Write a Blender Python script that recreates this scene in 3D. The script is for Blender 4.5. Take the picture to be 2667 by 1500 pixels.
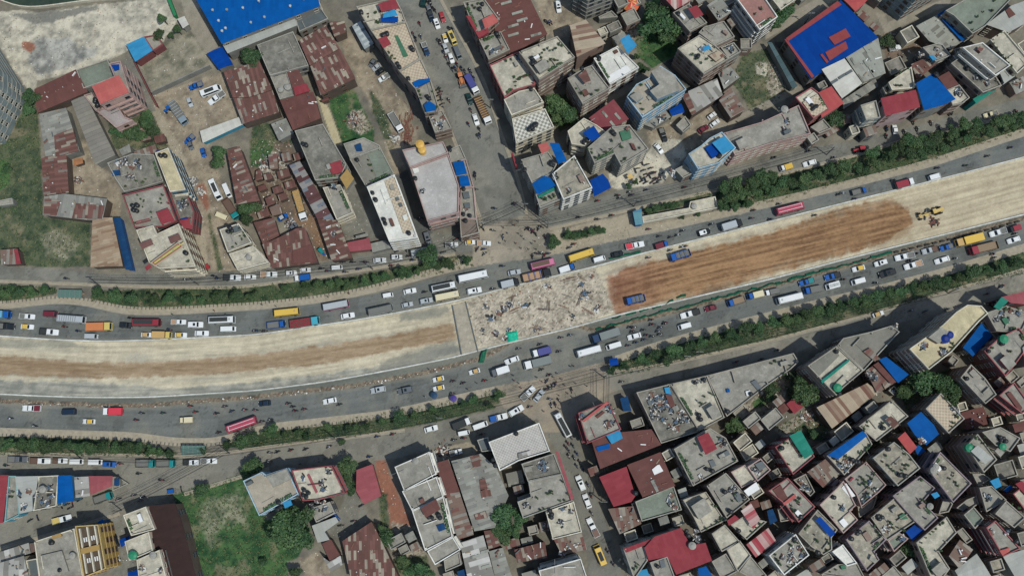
import bpy, bmesh, math, random
import numpy as np
from mathutils import Vector, Matrix
S = bpy.context.scene
for _o in list(bpy.data.objects):
    bpy.data.objects.remove(_o)
# ------------------------------------------------------------------ camera
F, CX, CY = 2700.0, 1333.5, 750.0
TILT, CAMH = math.radians(9.5), 320.0
cam_d = bpy.data.cameras.new('camera'); cam = bpy.data.objects.new('camera', cam_d)
S.collection.objects.link(cam); S.camera = cam
cam_d.sensor_width = 36.0; cam_d.lens = 36.0 * F / 2667.0
cam_d.clip_start = 1.0; cam_d.clip_end = 5000.0
cam.location = (0, 0, CAMH); cam.rotation_euler = (TILT, 0, 0)
# ------------------------------------------------------------------ sky, sun, exposure
SUN_EL, SUN_AZ = math.radians(63), math.atan2(-0.60, 0.80)      # sun to the lower right of the picture
w = bpy.data.worlds.new('World'); S.world = w; w.use_nodes = True
_nt = w.node_tree; _bg = _nt.nodes['Background']
_sky = _nt.nodes.new('ShaderNodeTexSky'); _sky.sky_type = 'NISHITA'; _sky.sun_disc = False
_sky.sun_elevation = SUN_EL; _sky.sun_rotation = math.pi / 2 - SUN_AZ; _sky.air_density = 1.3; _sky.dust_density = 1.0
_nt.links.new(_sky.outputs[0], _bg.inputs[0]); _bg.inputs[1].default_value = 0.125
sd = bpy.data.lights.new('sun', 'SUN'); sd.energy = 3.75; sd.angle = math.radians(0.9); sd.color = (1.0, 0.965, 0.90)
sun = bpy.data.objects.new('sun', sd); S.collection.objects.link(sun)
_dv = Vector((math.cos(SUN_EL) * math.cos(SUN_AZ), math.cos(SUN_EL) * math.sin(SUN_AZ), math.sin(SUN_EL)))
sun.rotation_euler = _dv.to_track_quat('Z', 'Y').to_euler(); sun.location = _dv * 300
S.view_settings.view_transform = 'Standard'; S.view_settings.look = 'None'
S.view_settings.exposure = 0.0; S.view_settings.gamma = 1.0
DATA = r'''
T 0 0 3.862
B 9 bl grey|1940,-60 2230,445 3216,65 3190,-80|huge bright blue sheet roofed warehouse dotted with small white turbine vents
V 2135,100 2280,97 2440,77 2195,207 2520,225 2230,310 2265,282 2916,60 2656,170 2600,10 3050,-10
B 6.5 lg grey|2237,450 2290,540 2990,258 2967,183|long pale grey lean-to roof along the lower side of the blue warehouse
B 5.5 dg grey|2970,185 3216,68 3300,190 3010,320|dark grey felt roofed annex below the right end of blue warehouse
B 4 bl2 grey|2080,540 2240,470 2345,650 2200,700|small deep blue shed at the corner of the blue warehouse
B 5 lb maroon|1270,450 1445,370 1535,510 1360,625|light blue roofed hut on maroon plinth beside the beige yard
B 4.5 be maroon|1448,372 1570,350 1635,445 1538,510|plain beige roofed hut joined to the light blue roofed hut
B 4 ws grey|1785,195 1855,165 1900,250 1840,290|small square white roofed kiosk at the foot of the green wall
B 5 mr brown|345,900 765,700 885,925 375,1140|wide plain brown metal shed beside the beige yard
B 5.3 gg grey|768,705 1080,600 1150,780 840,890|grey-green flat roofed hall between brown shed and pink apartment block
B 17 c pink|1100,640 1210,615 1305,935 1010,1055 925,870 1150,770|tall pink apartment block with faded red and white striped sheet roof
+ 1.6 rf|925,870 1195,755 1300,930 1010,1050
+ 0.4 bl2|1118,655 1195,650 1195,700 1150,715
K 955,1000 975,1050 950,1020
B 11 pg pink|975,1115 1160,1040 1250,1180 1335,1210 1165,1285|pinkish grey flat roofed wing at the foot of the pink apartment block
B 12 cl pink|845,960 920,935 1000,1090 960,1115|narrow cream terrace wing with skylights left of pink apartment block
K 975,1070
B 5 gt grey|715,1020 860,960 1160,1560 960,1660|long grey stepped tile roof running down beside the pink block
B 5 gs grey|390,1150 665,1085 800,1520 560,1600 460,1590|weathered grey metal shed below the wide brown shed
+ 0.3 r|545,1365 735,1290 790,1520 560,1580
B 24 c tealg G|0,500 250,900 250,1050 60,1448 -250,1500 -350,500|tall pale grey office block cut by the left edge of the picture
B 3 ws cyan|2010,1320 2400,1180 2450,1250 2040,1440|white roofed workshop with light blue front and scattered tyres on top
B 6 rm brown|2245,720 2610,620 2740,905 2500,980 2340,985|patched rusty shed with cream sheets left of the walled concrete yard
B 5.5 r brown|2345,990 2500,985 2742,910 2810,1130 2440,1250|plain maroon shed with three pale sheets above the container workshop
TR 1640,190 9 7 1600,350 10 6 1790,300 8 6 1720,360 6 4 280,960 14 9 330,1010 12 8 300,1100 12 7
TR 1470,1230 15 9 1340,1330 15 9 1250,1260 12 7 1550,1330 12 8 1180,1330 12 7 1420,1380 12 6 1480,1170 11 7
TR 2540,570 18 9
VP pickup blue 2040,840 1895,890|blue pickup with open bed parked under the lane wall in the yard
VP minibus white 2020,960 2230,880|white minibus with blue roof panel parked beside the rusty maroon shed
VP pickup white 2260,930 2095,1045|white pickup with roof rack frame parked against the white minibus
VP car silver 1890,980 1925,1075|silver hatchback parked alone in the middle of the truck yard
VP truck steel 1720,1030 1875,1255|long blue-grey flatbed lorry parked beside the yard entrance
VP tractor blue 1715,1080 1665,1120|small blue tractor beside the long blue-grey flatbed lorry
VP pickup blue 1945,1370 1870,1440|blue pickup at the lower end of the truck yard
WL 1.6 cream|0,10 150,75 280,98 400,92 1000,10 1240,0
WL 2.2 maroon|1370,640 1530,960 1600,1090
WL 2.5 green|1710,0 1785,190
WL 2 grey|1380,610 1620,470
WL 3 grey|1550,960 2130,690
T 667 0 3.862
B 7 cd grey|10,455 370,320 525,660 140,760|stained concrete roof with two dark damp patches under blue warehouse
B 6 c grey|145,770 300,700 385,960 240,1000|small concrete roof with big round grey tank next to maroon sheets
K2 320,880
K2 245,905
B 7.5 rm brown|430,410 700,255 840,488 540,660|upper half of large rusty shed patched with many cream sheets
B 7.5 rm brown|542,662 842,492 1000,790 650,960|lower half of large rusty shed with ridge line at its top
B 5 rm brown|735,225 890,215 905,330 790,380|collapsed brown plank roof behind the large rusty shed
B 4 si grey|965,265 1050,215 1185,440 1090,500|bright silver metal shed beside the tall brick terrace wall
B 6 mr red|295,685 400,650 520,900 385,975|narrow dark maroon roof with light red lower end
+ 0.2 rd|378,880 505,840 545,915 395,965
B 6 mr brown|240,1010 575,925 650,1190 370,1310|plain rusty maroon roof in the middle of the left block
B 4 gs grey|150,1250 300,1190 380,1340 230,1420|small grey corrugated lean-to beside the maroon roof and green tree
B 3 mr brown|650,1010 720,980 740,1005 670,1030|tiny maroon lean-to under the large rusty shed
B 13 cl brick|1010,70 1400,-20 1470,120 1505,220 1150,300|street terrace house with blue tarpaulin and red awning at top
+ 2.4 rd|1225,40 1400,-10 1440,90 1260,120
+ 2.4 lb|1285,135 1395,95 1425,160 1275,185
+ 2 bl2|1255,175 1430,172 1425,230 1258,225
P 1130,150 1200,140 1250,120 1130,180 1210,230 1060,120
K 1055,125 1290,350 1315,340
B 13 ct brick|1152,302 1508,222 1650,590 1440,715 1290,495|street terrace house with long green mat on its pale roof
+ 0.15 gr|1390,360 1425,358 1530,565 1480,580
+ 2.2 rd|1225,395 1310,365 1360,445 1280,490
K 1275,355 1560,480 1575,500
P 1340,540 1370,570 1400,600 1350,590 1230,240
B 13.4 ct brick|1442,717 1652,592 1750,790 1600,890|cream tiled terrace house with small blue sheet at its lower end
+ 0.8 bl|1575,830 1640,800 1745,790 1750,815 1600,885
K 1420,640 1440,675 1530,790
B 12 c brick|1602,892 1752,800 1830,1060 1820,1120 1700,1140|terrace house with blue canopy and solar heater below cream tiled one
+ 1.8 bl|1690,1060 1740,1015 1805,1060 1810,1110 1715,1130
P 1650,960 1660,1000 1820,1090 1640,930 1780,930
K 1720,970 1740,990
B 9 c brick|1730,1150 1870,1110 1965,1290 1800,1335|lowest unfinished terrace house full of building scrap on left street side
J 1770,1200 1800,1240 1850,1250 1850,1300 1880,1200
B 12 c brick|2085,25 2290,-15 2440,190 2320,300 2210,330|terrace house with pot plants and salmon sheet canopy right of street
+ 2.6 rf|2272,200 2385,140 2440,220 2305,295
+ 1 rd|2110,160 2155,165 2235,320 2335,280 2340,330 2240,385
P 2110,110 2130,60 2230,50 2200,90 2250,100 2180,70
K 2250,90 2275,40
B 11 c brick|2245,400 2400,340 2460,320 2550,500 2340,600|roof garden house with scrap heap below salmon canopy right of street
P 2260,410 2300,400 2340,390 2310,500 2330,480
K 2420,340 2440,370
J 2370,520 2420,510 2460,490
VS suv darkgreen 1675,60 1690,-10|dark green jeep at the top of the side street
VS car grey 1725,60 1755,130|grey hatchback behind the navy car on the side street
VS pickup navy 1745,125 1775,215|navy pickup squeezed between grey hatchback and white jeep
VS suv white 1800,195 1835,290|white jeep following the navy pickup down the side street
VS car red 1855,120 1890,225|red sedan at the head of the side street queue
VS taxi yellow 1885,340 1915,430|yellow roofed white taxi beside the yellow minibus
VS minibus gold 1945,325 2005,455|yellow minibus on the side street beside the taxi
VS car silver 1885,435 1925,530|silver taxi with orange roof stripe behind the yellow roofed one
VS van grey 2000,470 2055,600|grey van behind the yellow minibus on the side street
VS car white 1945,535 1980,635|white sedan left of the grey van on the side street
VS backhoe orange 2030,690 2085,880|orange backhoe loader crawling down the side street
VS truck blue2 2115,760 2225,950|long lorry with white cab end and purple-blue tarpaulin load
VS suv darkgreen 2125,940 2165,1055|dark green jeep overtaking the purple tarpaulin lorry
VS hgv white 2220,980 2345,1255|long white cabbed lorry with brown ribbed open bed
VS car white 2190,1145 2230,1260|white sedan beside the ribbed open lorry
VS pickup darkblue 1680,430 1730,565|dark blue pickup with white rails at left kerb of side street
VP car grey 1180,620 1160,650|small blue car at the top of the row behind the brick terrace
VP car silver 1240,655 1180,700|silver car second in the row behind the brick terrace
VP car black 1270,700 1215,740|black car third in the row behind the brick terrace
VP pickup white 1330,760 1240,810|white pickup with orange load behind the brick terrace
VP truck white 1350,1140 1465,1330|white cabbed tipper with dark bed parked beside red brick heap
HP brickheap 1510,1290 5 11
HP rubble 1400,1400 6 5
HP scrap 970,1200 9 7
M 1645,240 1655,370 1580,345 1605,390 1740,20 1760,50 1780,90 1800,110 1720,0 1760,0 1940,290 1975,300 1830,410 1850,420 1855,450 1885,530 1910,580 1940,650 1975,700 2000,690 2020,650 2065,690 2100,720 2150,710 2165,740 1940,1010 2160,1110 2135,1250 2245,1300 2230,1370 2250,1360 1845,900 2190,790
MP 1870,1050 1830,900 1850,930 1840,960 1860,990 1850,1010
T 1000 0 4.83
B 13 cl red|1330,820 1690,655 1850,870 1905,1060 1625,1140 1520,1230|cream terrace with green trellis planters at the side street corner
P 1640,980 1650,1040 1660,1090 1760,970 1790,960 1720,990 1700,1010 1540,780 1600,760
J 1720,750 1700,720
B 18 cl brick|1702,655 2180,460 2400,720 1955,1000|tall brick house with lush roof garden beds
P 1960,700 1990,680 1980,740 2060,620 2090,650 2130,640 2160,620 2200,570 2060,790 2100,760 1950,860 1960,890 2150,770 2190,770 2240,590 2020,640 2330,680
K 1860,730 1880,760 1870,800 1900,790
B 12 c cream|1512,1255 1700,1150 1890,1110 2010,1290 1605,1448|grey slab roofed house with white edges below the cream trellis terrace
K 1850,1120 1830,1100
T 1334 0 3.862
B 7 mr brown|-280,-30 170,-30 355,345 60,515 -10,560 -100,530|large plain maroon shed roof with loose grey skylight strips
SK -60,30 50,130 100,200 10,260 240,350 10,350
B 12 ck cream|0,1195 330,1095 420,1280 40,1440|white checker tiled roof house with heap of black tanks
K 195,1280 220,1260 240,1250 170,1300 210,1300
B 12 r2 brick|580,260 740,200 940,440 650,575|house under a brown and cream striped corrugated roof
B 21 c grey G|600,130 730,205 985,110 900,-60 650,-80|high grey block with curved balconies cut by the top edge
B 4 c grey|870,170 1000,110 1060,170 880,190|low grey garage in front of the high curved balcony block
TENT 1200,30
B 11 cw white|822,590 1060,467 1275,680 985,850|white house with bright white inner court and blue box above
+ 3 lb|1085,400 1170,350 1255,460 1160,545
+ 0.2 ww|960,765 1150,655 1205,720 980,840
K 860,570 875,590
B 14 c brick|560,790 720,690 800,660 980,890 710,1045|brick house with tangle of rusty sheets on its grey roof
+ 1.6 r|660,760 740,700 800,830 740,850
K 580,750 700,690
P 690,945 860,920 800,960 640,900 930,820
B 8 mr2 red|770,1190 1020,1000 1175,1200 930,1325|rose red sheet roof with two pale skylights beside light blue house
SK 930,1150 1060,1170 1010,1250
B 14 cb ltblue|1155,975 1250,850 1370,790 1490,665 1640,760 1750,900 1310,1180|light blue house with stepped flat terraces and round pot plants
+ 2.6 c|1395,720 1490,672 1640,765 1690,905 1460,1000 1385,915 1480,850
+ 1.4 c|1180,970 1260,920 1330,970 1250,1030
P 1445,760 1530,760 1510,870 1290,1050 1290,860 1310,1110
K 1660,900 1450,950
B 10 sr red|1490,-60 1830,-60 1790,10 1640,102|red and white striped gable roof at the top edge
B 13 c brick|1620,130 1780,40 1960,230 1790,320|brick house with bright red square canopy on the roof
+ 2.4 rd|1770,90 1860,55 1925,150 1840,190
K 1670,140
B 14 c brick|1880,330 1930,275 2130,215 2238,370 2050,460|plain grey terrace behind the house with small blue canopy
B 14.5 cl brick|1667,490 1885,355 2050,465 2180,590 1930,745|cream terrace house with small blue canopy and black tank
+ 2 lb|1915,480 1975,450 2005,490 1935,520
+ 1 r2|1980,560 2080,510 2140,560 2050,620
K 1870,565
P 1810,560 1850,600 1900,640 1960,600 1990,580 2010,620
B 10 c grey|2100,480 2230,430 2300,520 2180,590|low cluttered terrace right of the small blue canopy house
J 2150,470 2200,500 2190,470
B 14 cp lgrey|2260,-10 2490,300 2670,170 2500,-80|tall house with blank pale side wall and pink terrace
P 2440,150 2500,100
B 6 wg brown|1770,920 2060,790 2120,960 1810,1160|pale grey shed with rusty left strip above the car park
+ 0.2 r|1700,960 1770,935 1850,1130 1805,1160
B 6 gs brown|2070,745 2190,670 2290,780 2130,900|brown-grey plank roofed shed right of the pale grey shed
B 6 rg brown|2080,1010 2200,880 2345,1110 2200,1190|grey shed with rusty orange corner sheets beside the stone wall
B 4 gs grey|1290,1245 1540,1105 1595,1180 1420,1290|long low beige shed with tyres on its roof
J 1485,1190 1510,1200
B 5 bl2 cream|1575,1110 1700,1040 1735,1130 1610,1170|deep blue tarpaulin roof below the light blue house
B 3.5 c grey|1650,1260 1740,1170 1800,1260 1720,1330|tiny cluttered hut left of the parked cars
B 11 cl cream|560,1320 720,1190 850,1260 950,1335 740,1470 600,1448|cream terrace with deep blue canopy beside the rose red roof
+ 2.2 bl2|710,1340 820,1265 890,1370 800,1425
K 750,1410 720,1430
VP car white 1970,1195 2050,1135|upper white car in the fenced dirt car park
VP car white 1995,1275 2085,1205|lower white car in the fenced dirt car park
VP car maroon 1875,1330 1975,1265|dark red car next to the white cars in the dirt car park
VP pickup black 1495,1290 1545,1430|black pickup parked beside the cream terrace wall
VP suv white 455,10 475,130|white jeep parked at top beside the large maroon shed
TR 440,1050 24 12 540,1140 18 9 1480,250 30 13 1400,120 22 10 1560,330 20 10 600,1180 14 8 470,1170 14 7 1250,570 7 4 1320,690 9 5
M 390,225 370,235 340,220
GN rubble|900,300 1180,140 1300,230 1300,390 1000,390
T 2000 0 3.862
B 8 blr grey|165,400 735,5 1110,380 430,800|large blue sports hall roof with red patchwork panels
+ 0.25 rb|180,390 700,15 740,50 200,420
+ 0.25 rb|610,380 780,290 830,370 670,455
+ 0.25 rb|575,530 780,420 805,490 620,615
+ 0.25 rb|525,555 545,545 610,625 590,640
+ 0.25 rb|165,400 190,400 465,770 440,790
B 7.6 gp grey|782,580 1110,385 1185,740 950,830|pale grey ribbed shed attached to the blue sports hall
SK 990,500 860,620 990,640 1040,700 1060,740
B 8.5 ws grey|540,700 770,590 950,840 745,992|bright white ribbed shed below the blue sports hall
SK 670,820 745,770 815,730
B 4 gs grey|750,1010 1080,790 1110,870 760,1100|row of grey lean-to roofs under the white ribbed shed
B 12.5 cl red|280,980 440,880 520,940 615,1100 460,1192|cream walled terrace with black tanks beside coral sheet roof
+ 0.6 ct|350,1030 500,950 600,1095 460,1185
K 440,1060 470,1080 450,1100 490,1070
B 11.5 rf2 red|505,935 640,870 765,1040 540,1190|coral sheet roof beside the cream walled terrace
B 4 tg grey|0,430 40,430 300,870 245,890|narrow teal grey boundary shed left of the blue sports hall
B 8 rf2 grey|720,-40 1030,-30 960,50 880,120|small coral roof at the top edge beside the blue hall
B 20 c tealg G|1120,60 1300,215 1640,20 1500,-100|tall teal grey apartment block at the top edge
B 6 gp brown|1490,265 1710,150 1960,420 1830,500 1620,415|wide beige ribbed shed left of the blue folded sheet roof
B 7 bl brown|1707,150 1780,100 2055,350 1950,418|long blue folded sheet roof between beige shed and green-grey terrace
B 12 gg grey|1790,110 2000,-10 2460,-20 2190,262 2060,340 1870,155|large green-grey flat terrace at upper right
P 2100,180 2040,240 2160,130 2250,120 2050,310 2270,20
B 8 lg brown|2195,250 2450,60 2640,-10 2660,200 2420,330|long pale grey shed at upper right corner
+ 0.2 mr|2390,110 2430,80 2490,150 2430,185
B 10 cl cream|1215,830 1445,675 1480,885 1250,905|cream terrace with hedge planter above the flat red roof
P 1280,770 1320,740 1360,715 1400,700 1330,870 1290,870
B 6 r brown|1440,650 1640,560 1705,640 1500,805|rusty brown roof above the round ended blue roof
B 9 c grey|1560,480 1700,440 1760,450 1840,560 1690,620|terrace house with oval pool basin and blue sheets
+ 0.8 lb|1620,560 1660,555 1700,600 1660,610
J 1540,560 1700,500 1730,560
B 14 rd pinkw|1135,990 1487,905 1532,1080 1180,1170|bright red flat sheet roofed block on the frontage road
B 13.5 cl tealg|935,1060 1088,1012 1132,1182 990,1205|grey walled block with beige terrace left of bright red roof
B 12 bl grey|1490,840 1660,740 1890,1000 1760,1060 1570,1110|large round ended bright blue roof on the frontage road
K 1690,750 1705,760
B 10 mr brick|1710,780 1820,720 1920,850 1800,900|small maroon roof right of the round ended blue roof
B 10 cl brick|1802,905 1925,855 2030,985 1960,1040 1860,1060|beige scrap strewn terrace right of the round ended blue roof
J 1900,930 1930,960 1920,900
B 16 c lgrey|1960,480 2160,430 2440,660 2290,760|grey multi storey house with white framed window bays
B 11 cd brick|1845,640 1960,560 2290,765 2350,860 2165,930|brown grey half finished terrace full of scrap
J 2010,680 2090,700 2150,750 2100,780 2200,840 2030,640
K 2010,690
B 12 lg grey|2330,730 2440,680 2485,770 2380,845|small grey sheet roof at lower end of the window bay house
B 15 cl cream|2240,400 2380,310 2640,620 2510,740|cream terrace fringed with a long row of shrubs
P 2260,450 2290,490 2320,530 2350,570 2380,600 2410,640 2430,670 2300,370 2340,340
B 8 te teal|2060,1000 2235,890 2290,910 2095,1045|narrow teal green roofed shop on the frontage road
B 12.5 c pink|-440,1340 -60,1230 310,1060 430,1345 40,1440 -330,1560|big stained grey terrace with pink edge facing the trunk road
J 190,1230 160,1290 130,1100 180,1110
K2 165,1105
B 7 c brick|430,1280 560,1200 640,1290 520,1340|low brown house between pink terrace and grey walled block
B 3 rg brown|560,1330 690,1270 720,1310 600,1380|low grey rusty lean-to by the frontage road
VS car white 1285,1345 1275,1260|white car parked nose out beside the bright red roofed block
VP pickup cream 2310,1135 2170,1170|white cabbed pickup with cream box on the frontage road
VP pickup white 1260,490 1300,480|white van body in the scrapyard below the grey apartment block
TR 1220,420 14 6 650,1170 16 8 180,130 18 9 100,200 14 8 220,60 12 6 60,270 10 6
GN scrapg|1150,340 1480,290 1600,420 1200,600
M 1190,1300 1370,1330 1190,1370 1500,1300 1730,1300 1640,1240 1200,1290 2490,1130 1460,1230 1820,1140 1850,1130
T 0 375 3.862
B 5 r brown|415,132 668,112 692,490 440,522|rust and cream banded shed at the left beside the weedy field
B 5.5 gs brown|445,530 640,500 1078,552 1030,760 900,768 430,715|grey sheet roof with two rusty maroon patches near the weedy field
+ 0.2 r|450,545 608,572 565,722 436,712
+ 0.2 r|765,598 1050,620 1020,755 725,745
B 5 tn brown|930,750 1130,738 1235,1228 910,1240|tan rusty plank roofed shed standing at the left frontage road
B 3.5 bt blue|1135,740 1212,738 1335,1270 1262,1262|narrow dark blue tarpaulin stall strip right of tan plank roofed shed
B 2.5 or brown|740,152 830,142 835,195 745,222|tiny orange sheet hut in the brown yard
B 4 rg brown|0,1065 175,1052 212,1208 10,1215|small rusty hut with red right edge at left frontage road
+ 0.1 rd|140,1060 178,1055 212,1205 165,1208
B 3 c grey|-30,575 120,545 130,600 -20,620|small pale slab hut at the left edge of the weedy field
B 13.5 cy blueg|1560,92 1690,42 1862,458 1710,480|long pale yellow roofed block with round tanks at its upper end
K 1610,115 1655,115
+ 0.8 bl2|1575,70 1590,65 1595,75 1580,80
B 10 cd grey|1080,190 1330,100 1545,110 1640,375 1440,435 1250,480 1160,345|grey roof buried in scrap timber and metal with open blue basin
J 1180,170 1240,200 1290,210 1330,230 1200,220 1260,150 1370,180 1400,230 1300,330 1340,330 1220,180
P 1290,300 1380,380 1440,390 1270,430 1470,360
+ 0.5 bt|1120,270 1200,262 1210,310 1130,320
B 7 rg brown|1340,80 1560,5 1590,90 1370,140|rusty slatted shed above the scrap covered grey roof
B 6 gs grey|1195,60 1300,0 1320,80 1230,120|small plain grey shed left of the rusty slatted shed
B 13 c maroon|1232,515 1640,412 1772,770 1640,830 1350,840|maroon walled terrace with red steel canopy and four black tanks
+ 2.4 rd|1570,690 1690,645 1758,770 1625,812
K 1330,620 1375,615 1340,665 1370,670
P 1390,520 1420,560 1450,580 1600,590 1630,600 1520,690 1440,640 1530,740 1360,800 1620,560 1640,520
B 9 cd maroon|1702,490 1862,468 1950,680 1932,858 1830,830|narrow maroon cluttered house with red canopy beside the lane
+ 2.2 rd|1800,770 1900,750 1932,850 1850,852
+ 1 bl2|1815,755 1880,735 1895,755 1830,775
J 1850,580 1870,620 1800,600 1820,640
P 1820,535 1840,560
B 15 cl cream|1370,865 1540,820 1580,905 1795,805 1965,1230 1600,1250 1500,1190|cream corner block with long yellow-green rooftop billboard
+ 1.5 mrw|1400,1000 1520,955 1545,1010 1430,1060
+ 1.5 mrw|1690,940 1795,900 1830,960 1720,1005
BB 1510,1195 1790,985 1850,1030 1560,1232
K 1865,1095
P 1900,1185
B 6 r brown|2280,62 2410,25 2612,570 2382,612|long rust and grey banded shed beside the scrap lane
B 8 c cream|2210,862 2400,800 2530,992 2290,1085|pale terrace with bushy pots and black tanks beside bright green tree
K 2310,840 2330,870 2290,880
P 2420,930 2440,960 2450,900 2330,900 2410,850 2380,1010 2470,930 2350,1040
B 8 cl cream|2305,1105 2545,1025 2695,1190 2392,1270|plain pale terrace with one white dome tank on frontage road
K2 2500,1140
TR 2210,110 17 8 2200,190 14 8 2490,760 13 8 2480,650 14 7 2560,640 12 6 60,250 8 3
VP car blue 2030,40 2055,135|bright blue car parked alone at the head of scrap lane
VP car grey 1900,-20 1925,50|dark grey car parked left of the bright blue car
VP minibus white 2120,350 2220,575|white minibus with long dark roof window in the scrap lane
VP van white 2255,400 2315,540|white van beside the white minibus in the scrap lane
VP van cream 2290,755 2150,695|cream white microvan parked askew in the scrap lane
VP truck brown 2265,560 2395,760|brown flat bed lorry with teal cab in the scrap lane
VP cart red 2070,1205 2105,1265|small red cart at the mouth of the scrap lane
VF pickup whiteblk 2245,1345 2425,1345|white pickup with dark empty bed on the upper frontage road
VF car white 2450,1340 2576,1335|white hatchback between the two white pickups on upper frontage road
M 665,1355 1870,1365 2150,1330 2190,1355
HP rubble 1940,380 5 4
HP rubble 2020,480 5 4
HP scrap 790,370 5 4
T 667 375 3.862
B 6 r3 grey|330,210 440,175 640,505 785,765 615,755|long blue-grey and rust striped shed beside the grey concrete block
B 5 rm brown|615,757 822,767 968,1145 760,1175|rust patched shed end with round tyre by the frontage road
J 780,900
B 5 rm brown|62,1010 250,930 400,850 490,840 622,1190 160,1250|big rusty shed roof with maroon corner by the frontage road
+ 0.2 mr|370,1070 560,1010 620,1185 360,1205
B 4.5 r brown|-25,790 180,742 232,920 70,1010|ragged rusty roof above the big rusty frontage shed
B 12 cd grey|390,-130 670,-200 905,200 850,335 595,365|grey concrete block with ochre corner and red roof panel
+ 0.6 rd|720,205 850,165 882,272 770,322
+ 2.4 oc|842,340 915,250 985,350 910,455
K 470,0 500,10
J 780,430
B 9 c cream|672,440 850,410 972,690 810,760|grey terrace with ochre yellow edge below the red roof panel
B 4 rd2 red|915,990 1140,945 1162,1060 932,1085|low rose red roof between rust shed and white block
B 3.5 gs grey|1152,1000 1300,968 1372,1040 1170,1092|low grey shopfront roof touching the white block
B 3 gs grey|1000,925 1120,895 1130,925 1010,950|thin grey lean-to in the bare concrete yard
B 10.5 c grey|880,0 1080,-62 1240,15 1250,40 945,148|small terrace with deep blue pool basin above the greenish terrace
+ 0.3 bt|985,15 1050,-10 1070,70 1010,75
B 10 gc grey|942,152 1250,42 1385,300 1107,432|divided cream and grey-green terrace joined to the white block
+ 0.15 gg|1120,95 1250,45 1372,290 1212,342
K 1015,160
P 1130,170 1150,220 1170,280
B 15 cw white|1115,432 1390,310 1622,940 1340,982|long brilliant white office block on the frontage road
+ 0.3 ct|1290,375 1385,335 1590,850 1480,900
+ 0.9 c|1340,415 1380,405 1395,455 1355,465
+ 0.9 dg|1395,540 1430,528 1440,560 1410,572
+ 0.9 dg|1430,600 1460,590 1475,620 1445,635
+ 0.9 cw|1470,720 1510,705 1530,755 1490,775
K 1170,490 1200,560 1285,760 1300,800 1535,895
B 14.5 pk pinkw|1472,62 1880,-22 1932,90 1550,237|pinkish flat roof with two yellow water tanks
KY 1653,20 1673,72
B 13.5 pk pinkw|1552,245 1932,110 2040,420 2035,690 1722,775|large plain pinkish roofed block with small green shop signboard
+ 0.5 cw|1570,250 1630,240 1640,280 1590,300
J 1670,470
K 1600,345
SG 1
B 9 c grey|1935,62 2050,12 2110,150 1965,195|tiny grey roof with one big black tank by the junction
K 1950,60
B 9 c pink|1965,200 2112,152 2190,435 2055,440|narrow roof with two blue sheet canopies facing side street
+ 2 bl|1980,190 2085,168 2122,300 2020,322
+ 2 bl|2040,332 2130,318 2155,420 2060,432
K 2045,190
B 8.5 c pink|2060,442 2188,437 2215,755 2050,745|narrow cluttered roof below the blue sheet canopies
K 2085,450 2085,705 2150,720
+ 0.8 dg|2075,490 2140,480 2150,540 2090,550
+ 0.8 dg|2090,600 2150,590 2155,640 2100,650
J 2110,660
B 8 pb brick|2050,748 2218,758 2245,890 2062,940|brownish corner roof at the junction with round tank
K 2105,770
VP timbertruck white 405,500 490,775|white cabbed lorry loaded with timber beams in salvage yard
VP car bluesilver 220,765 315,705|blue and silver wrecked car in the salvage yard
VP car grey 340,860 405,800|crumpled grey car shell in the salvage yard
VP tuktuk blue 630,1050 690,1120|small blue three wheeler parked between two rust sheds
VP suv grey 1705,880 1745,1020|grey estate car parked in the alley beside pinkish block
VF pickup whitetan 40,1315 215,1310|white pickup with tan bed on the upper frontage road
VF suv white 300,1305 410,1298|white jeep behind the light blue roofed small truck
VF car white 435,1272 550,1262|white hatchback beside the small blue roofed truck
VF minitruck bluewhite 550,1335 380,1360|small truck with blue and cream roof on upper frontage road
VF van white 760,1250 870,1240|white microvan alone on the upper frontage road
VF car white 1175,1175 1310,1165|white sedan below the long white office block
VF suv white 1360,1145 1470,1135|white jeep right of the white sedan on frontage road
VF bus white 1595,1105 1770,1068|white coach below the alley on the upper frontage road
VF pickup white2 1900,1020 2035,1010|white double cab pickup near the junction mouth
VF taxi yellow 2105,995 2200,985|taxi with yellow roof nosed behind beige pickup at junction
VF pickup whitetan 2220,1000 2365,1000|white pickup with beige bed emerging at the junction
HP timber 330,430 8 9
HP scrap 250,150 12 9
HP scrap 340,800 5 5
HP scrap 60,650 8 6
HP scrap 180,640 8 6
HP scrap 90,200 10 8
M 870,1190 970,1190 1105,1190 655,1255 720,1280 1535,1130 2395,650 2205,300 2200,330 2205,460 2380,870 2485,935 2225,1060 2290,1060 2300,1105 2475,1230 1650,750 895,1290 1360,1225 1575,1170 1030,1260 2285,850 2235,930
MP 1420,1080 1510,1060 2010,960 1880,1090
TR 1720,1130 16 8 1730,1200 13 7 1900,1200 11 6 1960,1230 8 5 1810,1230 10 6 1450,1290 13 7 1630,1290 9 5 1540,1310 8 5 1200,1350 9 5 1290,1330 9 5 1100,1380 9 5 2110,1170 9 5 1000,1390 8 5
TR 830,1390 10 5 740,1405 9 5 620,1410 9 5 500,1415 9 5 915,1420 9 5 290,1440 9 5 20,1180 6 3
T 1334 375 3.862
B 13 c grey|90,160 360,80 450,200 400,295 200,392|terrace with coral and blue sheet canopies at the junction
+ 2.4 rf|258,10 345,-15 385,50 300,102
+ 2.4 bl|375,-10 470,-5 550,170 465,202
K 85,190 405,185 410,210 390,200 125,260
B 12 c grey|200,392 405,298 512,545 280,640|lower terrace with bright blue kinked sheet roof and green strip
+ 1.6 bl|200,400 320,322 375,335 440,420 255,512
+ 0.6 te|260,520 440,425 440,455 270,545
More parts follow.
